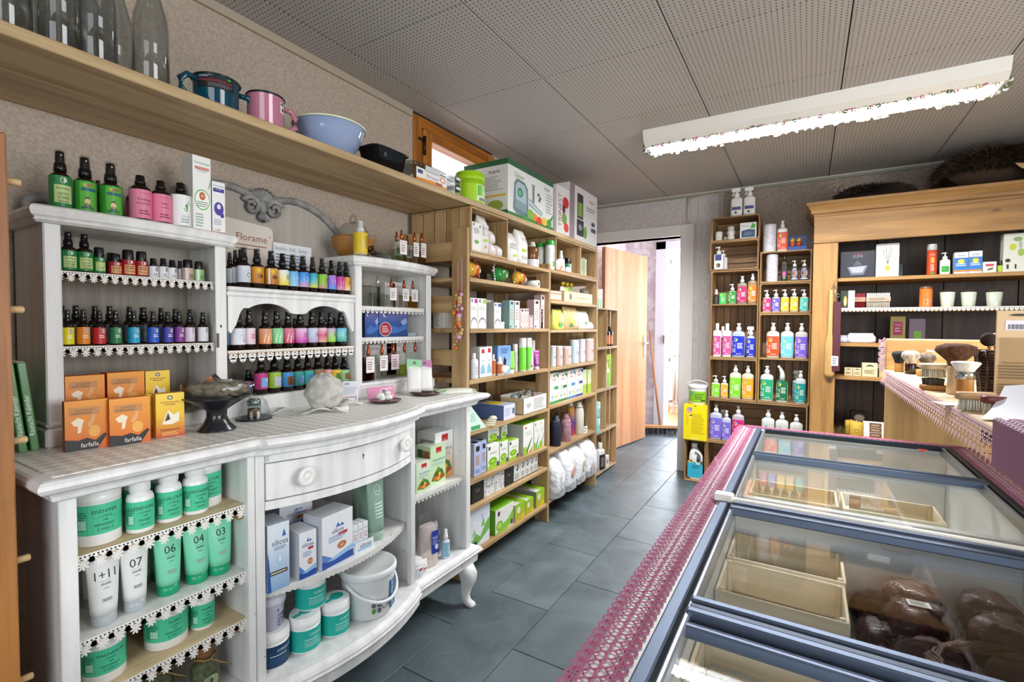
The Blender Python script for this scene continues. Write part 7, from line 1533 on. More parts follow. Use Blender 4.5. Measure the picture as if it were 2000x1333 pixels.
q=(-0.615,4.185,0.053,0.073);tub('cream_jar','small white jar with green print in the top crate',q[0],q[1],z,q[2]/2,q[3],'e8e8e2','ecece8','e8e8e2',(.1,.7),[('e',.5,.4,.1,.25,'4a7a4a')],lidh=.25,cat='jar',rz=0)
q=(-0.527,4.185,0.055,0.104);tag(MB().lathe([(q[2]*.4,0),(q[2]*.5,.006),(q[2]*.5,.03),(q[2]*.38,.036),(q[2]*.52,.05),(q[2]*.52,.068),(q[2]*.4,.075),(q[2]*.46,q[3]),(q[2]*.4,q[3]+.002)],C('dcdad2',.4),20).build('stacked_cup',None,(q[0],q[1],z)),'white stacked dosing cups in the top crate','cup')
b=MB();b.sphere((0,0,.014),.016,.014,.014,C('a89a90',.7),10,7);tag(b.build('soap_stone',None,(-.565,4.16,z)),'round grey soap stone between jar and cups','soap')
q=(-0.401,4.15,0.114,0.121);carton('soap_carton','white carton with navy panel and green leaves',q[0],q[1],z,q[2],q[3],.06,'e9ebe6',[('p',[(.08,.06),(.92,.06),(.92,.52),(.5,.58),(.08,.48)],'1f3a5c'),('p',[(.6,.62),(.75,.95),(.95,.8),(.9,.6)],'3f9a34'),('t','Provence',.35,.78,.1,'3a4a7a',0,.5),('t','SEIFE',.48,.3,.13,'8ab0c8',0,.6)],rz=0)
z=1.7185;BAY[0]=(-.657,-.335,1.924)
lv_=[('r',.15,.55,.85,.98,'2f3a7c'),('e',.5,.2,.25,.16,'3a3a30'),('e',.42,.18,.1,.08,'c86a3a')]
FL((-0.61,4.17,0.072,0.182),z,'white pump bottle with navy label in the empty crate','eeeeee','pump','eaeaea',dot=False,sh=lv_,lz=(.06,.66));FL((-0.589,4.26,0.065,0.165),z,'white pump bottle standing behind the navy-labelled one','e0e0e0','pump','dcdcdc',dot=False)
z=1.4455;BAY[0]=(-.648,-.330,1.694)
q=(-0.625,4.185,0.038,0.123);spray('spray_bottle','small dark spray bottle with white head',q[0],q[1],z,q[2]/2,q[3],'2f3634',lz=(.04,.55),glass='3a403e',cap='f0f0ee',overcap=False,rz=0)
q=(-0.574,4.16,0.049,0.089);carton('soap_carton','small bright green carton beside the dark spray',q[0],q[1],z,q[2],q[3],.03,'3fae52',[('e',.3,.8,.16,.12,'b8dc4a'),('l',.3,.2,.8,.65,4,'d0f0d0')],rz=0)
FL((-0.508,4.185,0.059,0.157),z,'dark green pump bottle in the left tall crate','1f8a2f','pump','8f9a80');FL((-0.438,4.185,0.073,0.215),z,'magenta push-cap bottle in the left tall crate','b8145c','push','8f8272');FL((-0.365,4.185,0.068,0.233),z,'orange push-cap bottle in the left tall crate','ee7a14','push','96826a')
z=1.0285;BAY[0]=(-.648,-.330,1.431)
FL((-0.613,4.185,0.061,0.266),z,'white bottle with pink label, left of two','d84a92','screw','eeeeee');FL((-0.539,4.185,0.063,0.265),z,'white bottle with pink label, right of two','d84a92','screw','eeeeee');FL((-0.582,4.26,0.054,0.241),z,'white bottle in the rear between the pink-labelled ones','d84a92','screw','e2e2e2')
FL((-0.456,4.185,0.095,0.266),z,'royal blue push-cap bottle','1526b8','push','a9b2c4');FL((-0.369,4.185,0.064,0.242),z,'blue bottle with white trigger head in the left tall crate','1526b8','trigger','a9b2c4')
z=.7015;BAY[0]=(-.652,-.330,1.003)
FL((-0.617,4.185,0.066,0.173),z,'lime green pump bottle','7ed321','pump','d0d6c8');FL((-0.552,4.185,0.056,0.172),z,'amber yellow pump bottle','f5a81c','pump','d8d0b8');FL((-0.473,4.185,0.085,0.267),z,'lime green push-cap bottle','7ed321','push','c9cdb8');FL((-0.384,4.185,0.086,0.264),z,'amber yellow push-cap bottle','f5a312','push','d0c8a8')
z=1.8325;BAY[0]=None
def inkcan(q,lb,seed):
 x,y,w,h=q;rr=random.Random(seed);s=[]
 for i in range(46):
  u,v=rr.uniform(.24,.76),rr.uniform(.04,.92);s.append(('p',[(u,v),(u+rr.uniform(.01,.03),v+.015),(u+rr.uniform(0,.02),v+rr.uniform(.03,.06))],'262230'))
 tub('storage_tin',lb,x,y,z,w/2,h,'d8d4dc','dcd8e0','dcd8e0',(.02,.93),s,cat='tin',lidh=.06,rz=0,group='tall patterned tins')
inkcan((-0.256,4.185,0.087,0.209),'tall tin with black ink pattern on top of the right column',5)
FL((-0.171,4.185,0.071,0.229),z,'white bottle with orange-red label on top of the right column','d84a14','push','e4e0dc')
t=thing('pacifier_display','blue display carton with two yellow-red figures on top','display',((-.075),4.19,z),0);b=MB();b.bbox(-.062,.062,-.03,.03,0,.03,C('1f4a9c',.5),.001);b.bbox(-.062,.062,.022,.03,.03,.115,C('1b2f6e',.5),.001);b.build('carton',t)
for k in(-.03,.012):b=MB();b.lathe([(.013,.0),(.016,.02),(.012,.035)],C('d84a20',.5),12,off=(k,-.01));b.lathe([(.011,.035),(.016,.045),(.006,.062)],C('e8c01f',.5),12,off=(k,-.01));b.v=[(x,y,zz+.03)for x,y,zz in b.v];b.build('soap_figure',t)
z=1.6085;BAY[0]=(-.302,.010,1.820)
inkcan((-0.235,4.185,0.078,0.205),'tall tin with black ink pattern inside the right column',6)
FL((-0.154,4.185,0.043,0.188),z,'dark bottle with pink flower label','1a1a1c','screw','3a3220',cap='161616',dot=False,sh=[('e',.5,.4,.3,.2,'d84a9a'),('e',.5,.15,.2,.1,'5a9a3a')]);
ov=[('e',.5,.55,.42,.46,'c8c8d4'),('e',.5,.55,.37,.41,'8a8a9a'),('p',[(.25,.3),(.5,.75),(.75,.5),(.6,.3)],'b87a3a'),('r',.05,.02,.95,.12,'d0d0d8')]
FL((-0.087,4.185,0.049,0.152),z,'dark pump bottle with oval vignette, left of two','2a2440','pump','4a4a30',dot=False,sh=ov);FL((-0.025,4.185,0.055,0.151),z,'dark pump bottle with oval vignette, right of two','2a2440','pump','4a4a30',dot=False,sh=ov)
z=1.3785;BAY[0]=(-.302,.010,1.584)
for q,c,nm in(((-0.265,4.185,0.059,0.168),'c01672','magenta'),((-0.204,4.185,0.055,0.17),'6a54c8','purple'),((-0.145,4.185,0.057,0.169),'f2b80f','yellow, left of two'),((-0.085,4.185,0.056,0.171),'f2b80f','yellow, right of two'),((-0.022,4.185,0.058,0.165),'3fb8ae','turquoise')):FL(q,z,'hand-soap pump bottle, %s'%nm,c,'pump','b4ac98')
z=1.0325;BAY[0]=(-.302,.013,1.354)
FL((-0.218,4.185,0.089,0.265),z,'orange-red push-cap bottle in the right tall crate','ee4a14','push','c8c0b4');FL((-0.124,4.185,0.087,0.265),z,'sky blue push-cap bottle in the right tall crate','6ac0d8','push','c4c8c4');FL((-0.033,4.185,0.082,0.262),z,'violet push-cap bottle in the right tall crate','7a58cc','push','c0b8b4')
z=.7015;BAY[0]=(-.302,.013,1.018)
FL((-0.253,4.185,0.09,0.267),z,'sea green push-cap bottle','16a06a','push','c4ccc8');FL((-0.151,4.17,0.078,0.267),z,'dark green toilet cleaner bottle with angled neck','0c6a38','duck','d0d4cc',cap='e4e6e4');FL((-0.053,4.27,0.064,0.237),z,'teal trigger bottle in the rear','0f8f8c','trigger','bcc8c8');FL((-0.031,4.16,0.068,0.243),z,'teal push-cap bottle in front of the trigger one','0f928e','push','bcc8c8')
z=.3635;BAY[0]=(-.656,.006,.676)
FL((-0.616,4.185,0.093,0.278),z,'lilac push-cap bottle in the wide crate','7a64d4','push','b8bcd0');FL((-0.53,4.17,0.067,0.237),z,'smaller lilac push-cap bottle in the wide crate','7a64d4','push','b8bcd0');FL((-0.561,4.28,0.062,0.227),z,'lilac trigger bottle in the rear of the wide crate','7a64d4','trigger','b8bcd0');FL((-0.447,4.185,0.088,0.28),z,'magenta push-cap bottle in the wide crate','d0107c','push','b8aeb8')
for q,nm in(((-0.239,4.185,0.09,0.272),'left'),((-0.146,4.185,0.088,0.264),'middle'),((-0.052,4.185,0.086,0.253),'right')):FL(q,z,'pale push-cap bottle above the freezer rim, %s of three'%nm,'c8ccc0','push','d4d6d2')
BAY[0]=None
z=.0125;t=thing('detergent_jug','white jug with handle and turquoise label in the floor crate','jug',(-.758,4.20,z),0);b=MB();wj=C('eeeeec',.3);w_=.054
b.loft([(0,w_*.95,.045,5),(.006,w_,.048,5),(.175,w_,.048,5)],wj,24,(True,False));b.loft([(.175,w_,.048,5),(.215,w_*.86,.044,4,-.004),(.25,w_*.5,.034,3,-.012),(.262,.022,.022,2,-.016)],wj,24,(False,True));b.build('jug_body',t)
b=MB();b.lathe([(.024,.262),(.025,.29),(.02,.293)],wj,16,off=(-.016,0));b.build('cap',t);b=MB();b.tube([(-.002,-.05,.232),(.02,-.052,.235),(.046,-.05,.205),(.052,-.05,.165),(.045,-.05,.14)],.0085,wj,8);b.build('handle',t)
b=MB();b.loft([(.15,.013,.003,3),(.19,.013,.003,3),(.215,.006,.003,3)],C('6a6a68',.6),12,off=(.024,-.0485));b.build('handle_gap',t)
prints([('p',[(0,0),(1,0),(1,.85),(.62,.82),(.52,.98),(0,1)],'39b4d0'),('e',.2,1.0,.14,.12,'e8c81f'),('e',.24,1.02,.08,.07,'c84a1f'),('l',.3,.55,.85,.8,3,'1a5a6a')],.118,.13,lambda u,v,k:(u,-.0495-k,.02+v),t)
q=(-0.758,4.12,0.182,0.288);carton('washing_carton','bright yellow washing-powder carton by the door casing',q[0],4.115,.346,q[2],.285,.18,'f2dc06',[('e',.25,.85,.13,.085,'d8a0a0'),('p',[(.25,.85),(.38,.85),(.36,.90),(.30,.93),(.25,.935)],'4a9ad0'),('l',.35,.18,.92,.76,11,'c8a806'),('t','SONETT',.17,.58,.06,'d8902a',1,.4),('e',.32,.66,.06,.03,'f8f0a0'),('p',[(.24,.68),(.32,.73),(.4,.68)],'4a4030'),('e',.5,.975,.06,.012,'3a3a20'),('l',.35,.02,.65,.08,1,'f8f0b0')],rz=0)
t=thing('powder_bucket','white bucket with lime label and wire handle on the yellow carton','bucket',(-.752,4.20,.6315),0);b=MB();b.lathe([(.066,0),(.069,.004),(.076,.135),(.076,.14)],C('e6e6e2',.35),28);b.build('bucket_body',t);b=MB();b.lathe([(.077,.132),(.080,.136),(.080,.155),(.074,.16),(.001,.158)],C('eeeeec',.35),28,(True,False));b.build('lid',t)
b=MB();b.tube([(.084*math.cos(a),-.02,.15+.045*math.sin(a))for a in[PI*i/14 for i in range(15)]],.004,C('e4e4e0',.4),6);b.build('handle',t);prints([('r',0,0,1,1,'8ac31e'),('e',.25,.75,.1,.15,'3a9ad8'),('l',.4,.2,.9,.8,4,'2f5a1a'),('r',.7,.05,.95,.2,'2f5a1a')],.155,.085,cyl(.0745,.025),t,'label',12)
FL((-0.597,4.22,0.069,0.192),.0125,'white squeeze bottle in the floor crate behind the freezer','e4e4e0','duck','e8e8e6',dot=False)
# ================================================================ goods in the wardrobe
YV=4.02
def WC(q,z,d,label,col,sh=(),**k):x,y,w,h=q;return carton(k.pop('name','carton'),label,x,y,z,w,h,d,col,sh,rz=0,**k)
z=1.6005
WC((0.283,4.03,0.193,0.182),z,.05,'black gift box printed with a glass bowl','14161c',[('r',.03,.04,.97,.96,'20232b'),('t','SUMI',.5,.80,.10,'8a8a92',0,.3),('r',.4,.86,.62,.90,'7a2430'),('p',[(.2,.42),(.8,.46),(.68,.12),(.32,.12)],'6a7080'),('p',[(.26,.40),(.74,.43),(.64,.2),(.36,.2)],'a4a8b4'),('p',[(.35,.46),(.5,.66),(.65,.48)],'4a505e')],name='gift_box')
WC((0.443,4.02,0.121,0.218),z,.05,'white box printed with a reed diffuser','e9e7e2',[('t','farfalla',.5,.90,.06,'8a8a86',0,.4),('r',.40,.18,.62,.34,'d8b04a'),('r',.42,.34,.60,.40,'c8c4bc'),('p',[(.50,.38),(.52,.38),(.30,.84),(.28,.83)],'6a5a40'),('p',[(.50,.38),(.52,.38),(.72,.84),(.70,.85)],'6a5a40'),('p',[(.50,.38),(.52,.38),(.44,.88),(.42,.88)],'6a5a40'),('p',[(.50,.38),(.52,.38),(.60,.88),(.58,.88)],'6a5a40'),('l',.12,.04,.7,.14,3,'a8a8a4')],name='gift_box')
t=thing('reed_diffuser','dark jar with light wooden sticks','diffuser',(.50,4.08,z),0);b=MB();b.bbox(-.032,.032,-.025,.025,0,.09,C('1c1c20',.15),.004);b.build('jar',t)
for k in range(6):b=MB();b.tube([(0,0,.08),(-.012+.005*k,.004,.155)],.002,C('c8ac7a',.7),5);b.build('stick',t)
q=(0.667,4.02,0.05,0.194);t=tub('spray_can','orange-red spray can with clear cap',q[0],q[1],z,q[2]/2,q[3],'c84a24','b4b4b4','c8481f',(.02,.74),[T('aries',.88,.07,'e8d8c0',mw=.2),('r',.42,.5,.58,.75,'e8a03a'),('l',.42,.15,.58,.45,4,'f0d8c0'),('r',.42,.0,.58,.1,'4a8a3a')],rz=0,lidh=.2,cat='can')
FL((0.73,4.02,0.051,0.138),z,'white bottle with green label and clear cap','e9ece6','pump','e6e8e4',dot=False,sh=[('r',.1,.1,.9,.6,'3a9a3a'),('t','aries',.5,.8,.1,'4a7a4a',0,.5)],lz=(.05,.6))
mz=[('r',0,.1,1,.74,'2f7ac8'),('t','aries',.5,.86,.10,'2f6aa8',0,.5),('e',.5,.58,.25,.1,'e8d84a'),('l',.12,.35,.88,.5,2,'e8f0f8'),('r',0,.10,1,.18,'d8862a')]
WC((0.807,4.02,0.065,0.135),z,.04,'white and blue carton with yellow sun, left of two','e9ebea',mz,group='white and blue cartons');WC((0.873,4.02,0.061,0.138),z,.04,'white and blue carton with yellow sun, right of two','e9ebea',mz,group='white and blue cartons')
WC((0.937,4.02,0.061,0.068),z,.04,'small white carton with red and photo print','e4e2de',[('r',.2,.6,.8,.8,'b83a4a'),('p',[(.3,.2),(.7,.3),(.8,.5),(.4,.4)],'6a5a50')],name='small_carton')
q=(0.984,4.02,0.024,0.07);spray('bottle','tiny lime jar at the end of the row',q[0],q[1],z,q[2]/2,q[3],'b0c83a',lz=(.05,.6),glass='9aac30',kind='drop',rz=0)
WC((1.04,4,0.1,0.226),z,.06,'large cream box with lemon and herb drawings','dfe0d0',[('e',.4,.65,.16,.09,'c8cc3a'),('e',.75,.5,.14,.1,'9ab84a'),('e',.6,.85,.2,.06,'8aa86a'),('t','NEEM',.72,.70,.05,'4a5a4a',1,.3),('e',.2,.3,.12,.05,'2a2a2a'),('r',.15,.08,.25,.2,'2a2a2a'),('r',.5,.08,.58,.2,'2a2a2a')],name='gift_box')
z=1.3985
WC((0.232,4.02,0.081,0.118),z,.05,'dark candle box with flame picture','22301f',[('r',.55,0,1,1,'dcd8cc'),('e',.35,.4,.12,.3,'e8a84a'),('e',.35,.35,.06,.18,'f8e8b0')])
def candles(x0,x1,lb,c,band):
 t=thing('candle_pack',lb,'candles',((x0+x1)/2,YV+.02,z),0,'packs of thin candles');n=12;w=x1-x0
 for k in range(n):
  xx=-w/2+w*(k+.5)/n;b=MB();b.lathe([(w/n*.42,0),(w/n*.42,.095),(w/n*.1,.1)],C(c,.5),8,off=(xx,0));b.build('candle',t)
 b=MB();b.bbox(-w/2-.002,w/2+.002,-.014,.014,.042,.072,C(band,.6),.001);b.build('paper_band',t);prints([('l',.1,.2,.9,.8,3,'6a5a4a')],w,.03,flat(.028,.042),t)
candles(.205,.33,'pack of thin red candles with paper band','8a1624','b08a74');candles(.338,.465,'pack of thin cream candles with paper band','e6e4da','b4a48c')
q=(0.644,4.02,0.065,0.13);tub('salt_jar','orange bath-salt jar with white oval label',q[0],q[1],z,q[2]/2,q[3],'d8762a','6a4a34','d8762a',(.02,.8),[('e',.5,.30,.12,.2,'e8e6de'),('l',.44,.24,.56,.36,2,'8a6a4a')],rz=0,lidh=.12,cat='jar')
for q,lb in(((0.748,4.02,0.077,0.1),'left'),((0.847,4.02,0.077,0.097),'middle'),((0.962,4.02,0.079,0.093),'right')):
 t=thing('candle_glass','white candle in a tapered glass, %s of three'%lb,'candle',(q[0],q[1],z),0,'white candles in glasses');r=q[2]/2;h=q[3];b=MB();b.lathe([(r*.78,0),(r*.8,.003),(r*.98,h*.92),(r*.95,h*.92)],C('dfe2d4',.35),24);b.build('candle_wax',t);b=MB();b.lathe([(r*.8,-.0),(r*1.02,h),(r*1.0,h),(r*.99,h*.93)],clear('candleglass','f4f6f2',1.0),24,(False,False));b.build('glass',t);b=MB();b.lathe([(r*1.02,h),(r*1.0,h+.003),(r*.6,h+.004)],C('5a4030',.5),24);b.build('lid',t)
z=1.1625
bagthing('cloth_bundle','white wrapped cloth bundle on the third shelf',.315,4.05,z,.155,.065,.09,'e6e4e0',rz=0,seed=51,crimp=False,cat='bundle');bagthing('cloth_bundle','lilac cloth folded at the left of the third shelf',.20,4.06,z,.085,.05,.08,'c4c0d8',rz=0,seed=52,crimp=False,cat='bundle')
WC((0.53,4.2,0.083,0.181),z,.03,'yellow packet with pink panel in the dark of the third shelf','b0a860',[('r',.2,.3,.8,.8,'b02a6a'),('l',.3,.4,.7,.6,2,'e8c8d8'),('t','Wool',.5,.68,.08,'f0d8e4',0,.4)],name='packet');WC((0.633,4.2,0.086,0.165),z,.03,'lilac film packet with lime panel on the third shelf','8a7a94',[('r',.3,.1,.75,.5,'7ac83a')],name='packet')
z=.9365;ec=[('e',.5,.72,.24,.16,'3a4a44'),('e',.5,.66,.26,.1,'d8c8a4'),('l',.15,.2,.85,.5,3,'6a5a44')]
WC((0.249,4.02,0.046,0.056),z,.035,'tiny kraft carton with dark arch, left of two','d0bc94',ec,group='kraft cartons');WC((0.297,4.02,0.046,0.056),z,.035,'tiny kraft carton with dark arch, right of two','d0bc94',ec,group='kraft cartons');WC((0.366,4.02,0.085,0.092),z,.05,'larger kraft carton with dark arch','d4c29c',ec,group='kraft cartons');WC((0.384,4.2,0.055,0.082),z,.04,'kraft carton standing in the rear','b8a47c',ec,group='kraft cartons');WC((0.441,4.02,0.048,0.163),z,.05,'tall kraft carton beside the counter','c4a878',[('l',.2,.5,.8,.8,3,'a0523a')],group='kraft cartons')
z=.5355
for k in range(4):tag(MB().lathe([(.02,0),(.024,.003),(.024,.045),(.016,.055),(.018,.062)],clear('flint','e6ece8',1.4),16,(True,False)).build('glass_jar',None,(.205+.045*(k%2),4.03+.07*(k//2),z)),'small clear glass jar at the wardrobe floor, %s'%('front left','front right','rear left','rear right')[k],'jar','small glass jars')
for q,r,lb in(((.272,4.06),.034,'yellow beeswax candle in the rear'),((.300,4.02),.04,'yellow beeswax candle with stamp in front')):
 t=thing('pillar_candle',lb,'candle',(q[0],q[1],z),0,'beeswax pillar candles');b=MB();b.lathe([(r*.97,0),(r,.003),(r,.085),(r*.9,.09),(r*.5,.086),(.001,.084)],C('c8a038',.6),24,(True,False));b.build('wax',t);b=MB();b.tube([(0,0,.084),(.002,0,.10)],.0018,C('e0d8c0',.7),5);b.build('wick',t);prints([('e',.5,.5,.3,.3,'5a4414'),('e',.5,.5,.24,.24,'c8a038')],.045,.045,cyl(r+.0003,.012),t)
for k in range(3):WC((.405,4.0+.01*k,.13,.03),z+.031*k,.07,'brown and white soap carton, %s of the stack'%('bottom','middle','top')[k],'e0dcd4',[('r',.25,0,.75,1,'6e4a34'),('l',.32,.3,.68,.7,2,'d8c0a8')],group='brown and white soap cartons',name='soap_carton')
t=thing('round_clock_tin','black box with pale round disc in the dark corner','box',(.33,4.22,z),0);b=MB();b.bbox(-.05,.05,-.02,.02,0,.14,C('101012',.4),.003);b.build('box',t);prints([('e',.5,.66,.32,.18,'a89a8a'),('e',.5,.66,.24,.13,'c8bcac')],.1,.14,flat(.04),t)
t=thing('wooden_spoon_stick','long flat wooden back brush hanging on the wardrobe stile','brush',(.135,3.935,1.52),0);b=MB();b.loft([(-.60,.018,.008,3),(-.57,.030,.009,3),(-.36,.028,.009,3),(-.30,.014,.008,3),(-.02,.012,.007,3),(0,.008,.006,3)],wood('spoon','b08850','c8a066','z',.5,6,False),16);b.build('handle_and_head',t);b=MB();b.tube([(0,0,-.01),(.012,0,.05),(.02,.008,.065)],.002,C('8a8078',.6),5);b.build('cord',t)
t=thing('razor_strop','dark red leather razor strop with price tag hanging by the stile','strop',(.172,3.925,1.47),0);b=MB();b.bbox(-.022,.022,-.004,.004,-.50,-.03,C('4a141c',.35),.002);b.build('leather',t);b=MB();b.tube([(0,0,-.03),(-.012,0,.02),(-.02,.012,.08)],.004,C('9a9a98',.3,.8),6);b.tube([(.01*math.cos(i),-.002,.01+.012*math.sin(i))for i in[2*PI*j/10 for j in range(10)]],.002,C('9a9a98',.3,.8),5,closed=True);b.build('metal_hook',t);prints([('r',.05,.08,.95,.22,'e4e2ea'),('l',.2,.1,.8,.2,3,'5a5a6a')],.044,.47,lambda u,v,k:(u-.008,-.0042-k,-.50+v),t)
def fur(label,cx,cy,cz,rx,ry,rz,n,seed,dark,light,L_):
 t=thing('sheepskin',label,'fur',(cx,cy,cz),0,'dark fur pelts');rr=random.Random(seed);b=MB();m=C(dark,.9);b.sphere((0,0,rz*.72),rx*.92,ry*.9,rz*.72,m,18,8,lambda a,p:1+.12*math.sin(3*a+seed)+.08*math.sin(7*a));b.v=[(x,y,max(zz,.001))for x,y,zz in b.v];b.build('pelt',t)
 b=MB();ms=[C(dark,.8),C(light,.8),C('15100c',.8)]
 for i in range(n):
  a=rr.uniform(0,2*PI);p=math.acos(rr.uniform(-.2,1));k=1+.12*math.sin(3*a+seed);P0=Vector((rx*.9*k*math.sin(p)*math.cos(a),ry*.88*k*math.sin(p)*math.sin(a),rz*.72+rz*.7*math.cos(p)));d=Vector((math.sin(p)*math.cos(a),math.sin(p)*math.sin(a),.55*math.cos(p)-.25+rr.uniform(-.3,.3))).normalized()*L_*rr.uniform(.5,1.2);d+=Vector((rr.uniform(-.3,.3),rr.uniform(-.2,.2),0))*L_;s=Vector((-math.sin(a),math.cos(a),rr.uniform(-.5,.5))).normalized()*.0022
  m_=ms[0 if rr.random()<.6 else(1 if rr.random()<.55 else 2)];Q=[P0-s,P0+s,P0+d*.6+s*.6-Vector((0,0,.004)),P0+d-Vector((0,0,.012))]
  for v in Q:v.z=max(v.z,.002)if v.y>-.19 else v.z
  b.add(Q,[(0,1,2),(0,2,3)],m_)
 stuff(b.build('fur_strands',t));return t
fur('smaller blackish sheepskin on the wardrobe cornice',.36,4.06,2.1185,.19,.12,.06,5200,3,'2a2019','4e3c2c',.05);f2=fur('large brown sheepskin heaped on the wardrobe cornice',.98,4.10,2.1185,.33,.17,.16,9000,8,'382818','6a4a2a',.06)
b=MB();b.add([(.02,-.19,.10),(.16,-.20,.07),(.20,-.20,.0),(.10,-.21,.02),(.04,-.20,.07)],[(0,1,2,3,4)],C('c0a070',.8));b.build('leather_patch',f2)
b=MB()
for i in range(9):a=2*PI*i/9;b.tube([(-.19,-.05,.10),(-.19+.03*math.cos(a),-.07,.13+.03*math.sin(a)),(-.19+.06*math.cos(a),-.09,.11+.05*math.sin(a))],.003,C('a89a84',.8),5)
b.build('curly_lock',bpy.data.objects['sheepskin'])
# ================================================================ on the long wall shelf
z=ZS+.0005;gb=clear('milkglass','eef0f0',1.5,.02)
for k,(q,lb)in enumerate((((-1.47,0.344,0.051,0.097),'first from the left'),((-1.56,0.409,0.062,0.13),'second from the left'),((-1.47,0.43,0.058,0.167),'third from the left'),((-1.57,0.501,0.061,0.19),'fourth from the left'),((-1.47,0.497,0.064,0.206),'fifth from the left'),((-1.58,0.575,0.058,0.227),'sixth from the left'),((-1.485,0.617,0.088,0.272),'rightmost of the row'))):
 t=thing('glass_bottle','large clear glass milk bottle, %s'%lb,'bottle',(q[0],q[1],z),0,'clear glass bottles on the wall shelf');r=.040;h=.27
 b=MB();b.lathe([(r*.9,0),(r,.006),(r,h*.58),(r*.94,h*.68),(r*.62,h*.86),(r*.52,h*.92),(r*.56,h),(r*.50,h),(r*.46,h*.92),(r*.88,h*.67),(r*.93,h*.57),(r*.93,.012),(.001,.010)],gb,26,(True,False));b.build('glass',t)
 b=MB();b.tube([(r*.55*math.cos(2*PI*i/16),r*.55*math.sin(2*PI*i/16),h*.985)for i in range(16)],.003,gb,6,closed=True);b.build('lip',t)
def pot(lb,q,c,hd,two=False,st=None,taper=.94):
 x,y,w,h=q;t=thing('enamel_pot',lb,'pot',(x,y,z),LW,'enamel pots on the wall shelf');r=w/2*rnd(x,y);m=C(c,.08);b=MB()
 b.lathe([(r*taper*.93,0),(r*taper,.006),(r*.97,h*.93),(r*1.02,h*.97),(r*1.03,h),(r*.97,h*.985),(r*.92,h*.9),(r*taper*.9,.008),(.001,.007)],m,36,(True,False));b.build('pot_body',t)
 b=MB();b.tube([(r*1.01*math.cos(2*PI*i/28),r*1.01*math.sin(2*PI*i/28),h*.993)for i in range(28)],.0035,C('16201f' if hd else 'dfe2d0',.2),6,closed=True);b.build('rim',t)
 for sg in((1,-1)if two else(1,)):
  if hd:b=MB();a=r*.96;b.tube([(sg*a,-.2*r,h*.84),(sg*(a+.028),-.24*r,h*.86),(sg*(a+.046),-.26*r,h*.68),(sg*(a+.044),-.26*r,h*.42),(sg*(a+.022),-.22*r,h*.26),(sg*a*.98,-.2*r,h*.25)],[.007,.009,.009,.009,.008,.006],m,10);b.build('handle',t)
 if st:prints(st[0],st[1],st[2],cyl(r*.985,h*st[3],st[4]),t,'sticker',10)
pot('dark teal enamel pot with two handles and black sticker',(-1.52,0.8,0.139,0.104),'0c4254',True,True,([('r',0,0,1,1,'17171c'),('r',.05,.7,.3,.9,'8a8a8e'),('t','EMAILLE EXTRA STARK',.5,.5,.16,'b83a3a',0,.9),('l',.3,.1,.95,.35,2,'6a6a6a'),('e',.85,.8,.06,.12,'4a9a3a')],.10,.042,.62,-.5))
pot('dusty pink enamel mug with one handle',(-1.5,0.942,0.128,0.11),'b9788c',True,False,([('r',0,0,1,1,'e6dcd8'),('r',.1,.75,.9,.92,'2a2626'),('e',.55,.35,.25,.18,'3a3032')],.024,.034,.55,.55),1.0)
q=(-1.54,1.219,0.331,0.159);t=thing('enamel_bowl','wide pale blue enamel bowl on the wall shelf','bowl',(q[0],q[1],z),LW);r=q[2]/2*rnd(q[0],q[1])*.98;h=.118;b=MB();b.lathe([(r*.42,0),(r*.46,.002),(r*.62,h*.18),(r*.80,h*.45),(r*.92,h*.75),(r*.98,h*.97),(r*1.02,h),(r*.97,h),(r*.88,h*.72),(r*.6,h*.2),(.001,.008)],C('93a3c4',.1),44,(True,False));b.build('bowl_body',t);b=MB();b.tube([(r*1.01*math.cos(2*PI*i/36),r*1.01*math.sin(2*PI*i/36),h)for i in range(36)],.0035,C('dfe6c8',.2),6,closed=True);b.build('rim',t)
t=thing('loaf_tin','black enamel loaf tin beside the blue bowl','tin',(-1.475,1.425,z),LW);b=MB();m=C('141416',.12);b.loft([(0,.075,.045,6),(.075,.088,.056,6),(.077,.098,.064,6),(.080,.098,.064,6),(.080,.086,.054,6),(.006,.072,.043,6)],m,28,(True,True));b.build('tin_body',t);prints([('r',0,0,1,1,'4a4a4c')],.012,.016,lambda u,v,k:(-.04+u,-.052-k-v*.1,.045+v),t,'sticker')
fg=clear('foodglass','f0f2f2',1.6,.02)
def glassbox(lb,x,y,zz,w,d,h,lab=False):
 t=thing('glass_container',lb,'container',(x,y,zz),LW,'glass food containers');b=MB();b.loft([(0,w*.44,d*.44,5),(.004,w*.46,d*.46,5),(h*.8,w*.49,d*.49,5),(h*.8,w*.47,d*.47,5),(.008,w*.44,d*.44,5)],fg,26,(True,True));b.build('glass_dish',t);b=MB();b.loft([(h*.78,w*.5,d*.5,5),(h*.80,w*.52,d*.52,5),(h*.93,w*.52,d*.52,5),(h,w*.48,d*.48,5)],clear('lidplast','d8dcdc',1.3,.1),26);b.build('lid',t)
 b=MB();b.bbox(-w*.2,w*.2,-d*.55,-d*.52,h*.62,h*.9,C('c8cccc',.3),.002);b.build('lid_clip',t)
 if lab:prints([('r',0,0,1,1,'e9e6e0'),('t','Boroseal',.52,.58,.3,'6a5a9a',0,.5),('r',.04,.55,.2,.85,'2a3a7a'),('p',[(0,0),(1,0),(1,.14),(.5,.3),(0,.18)],'e08a2a'),('e',.86,.65,.1,.24,'d86a4a'),('e',.86,.65,.07,.17,'e9e6e0'),('r',.62,.08,.84,.3,'8a4a2a')],w*.84,h*.62,flat(d*1.0,.006),t)
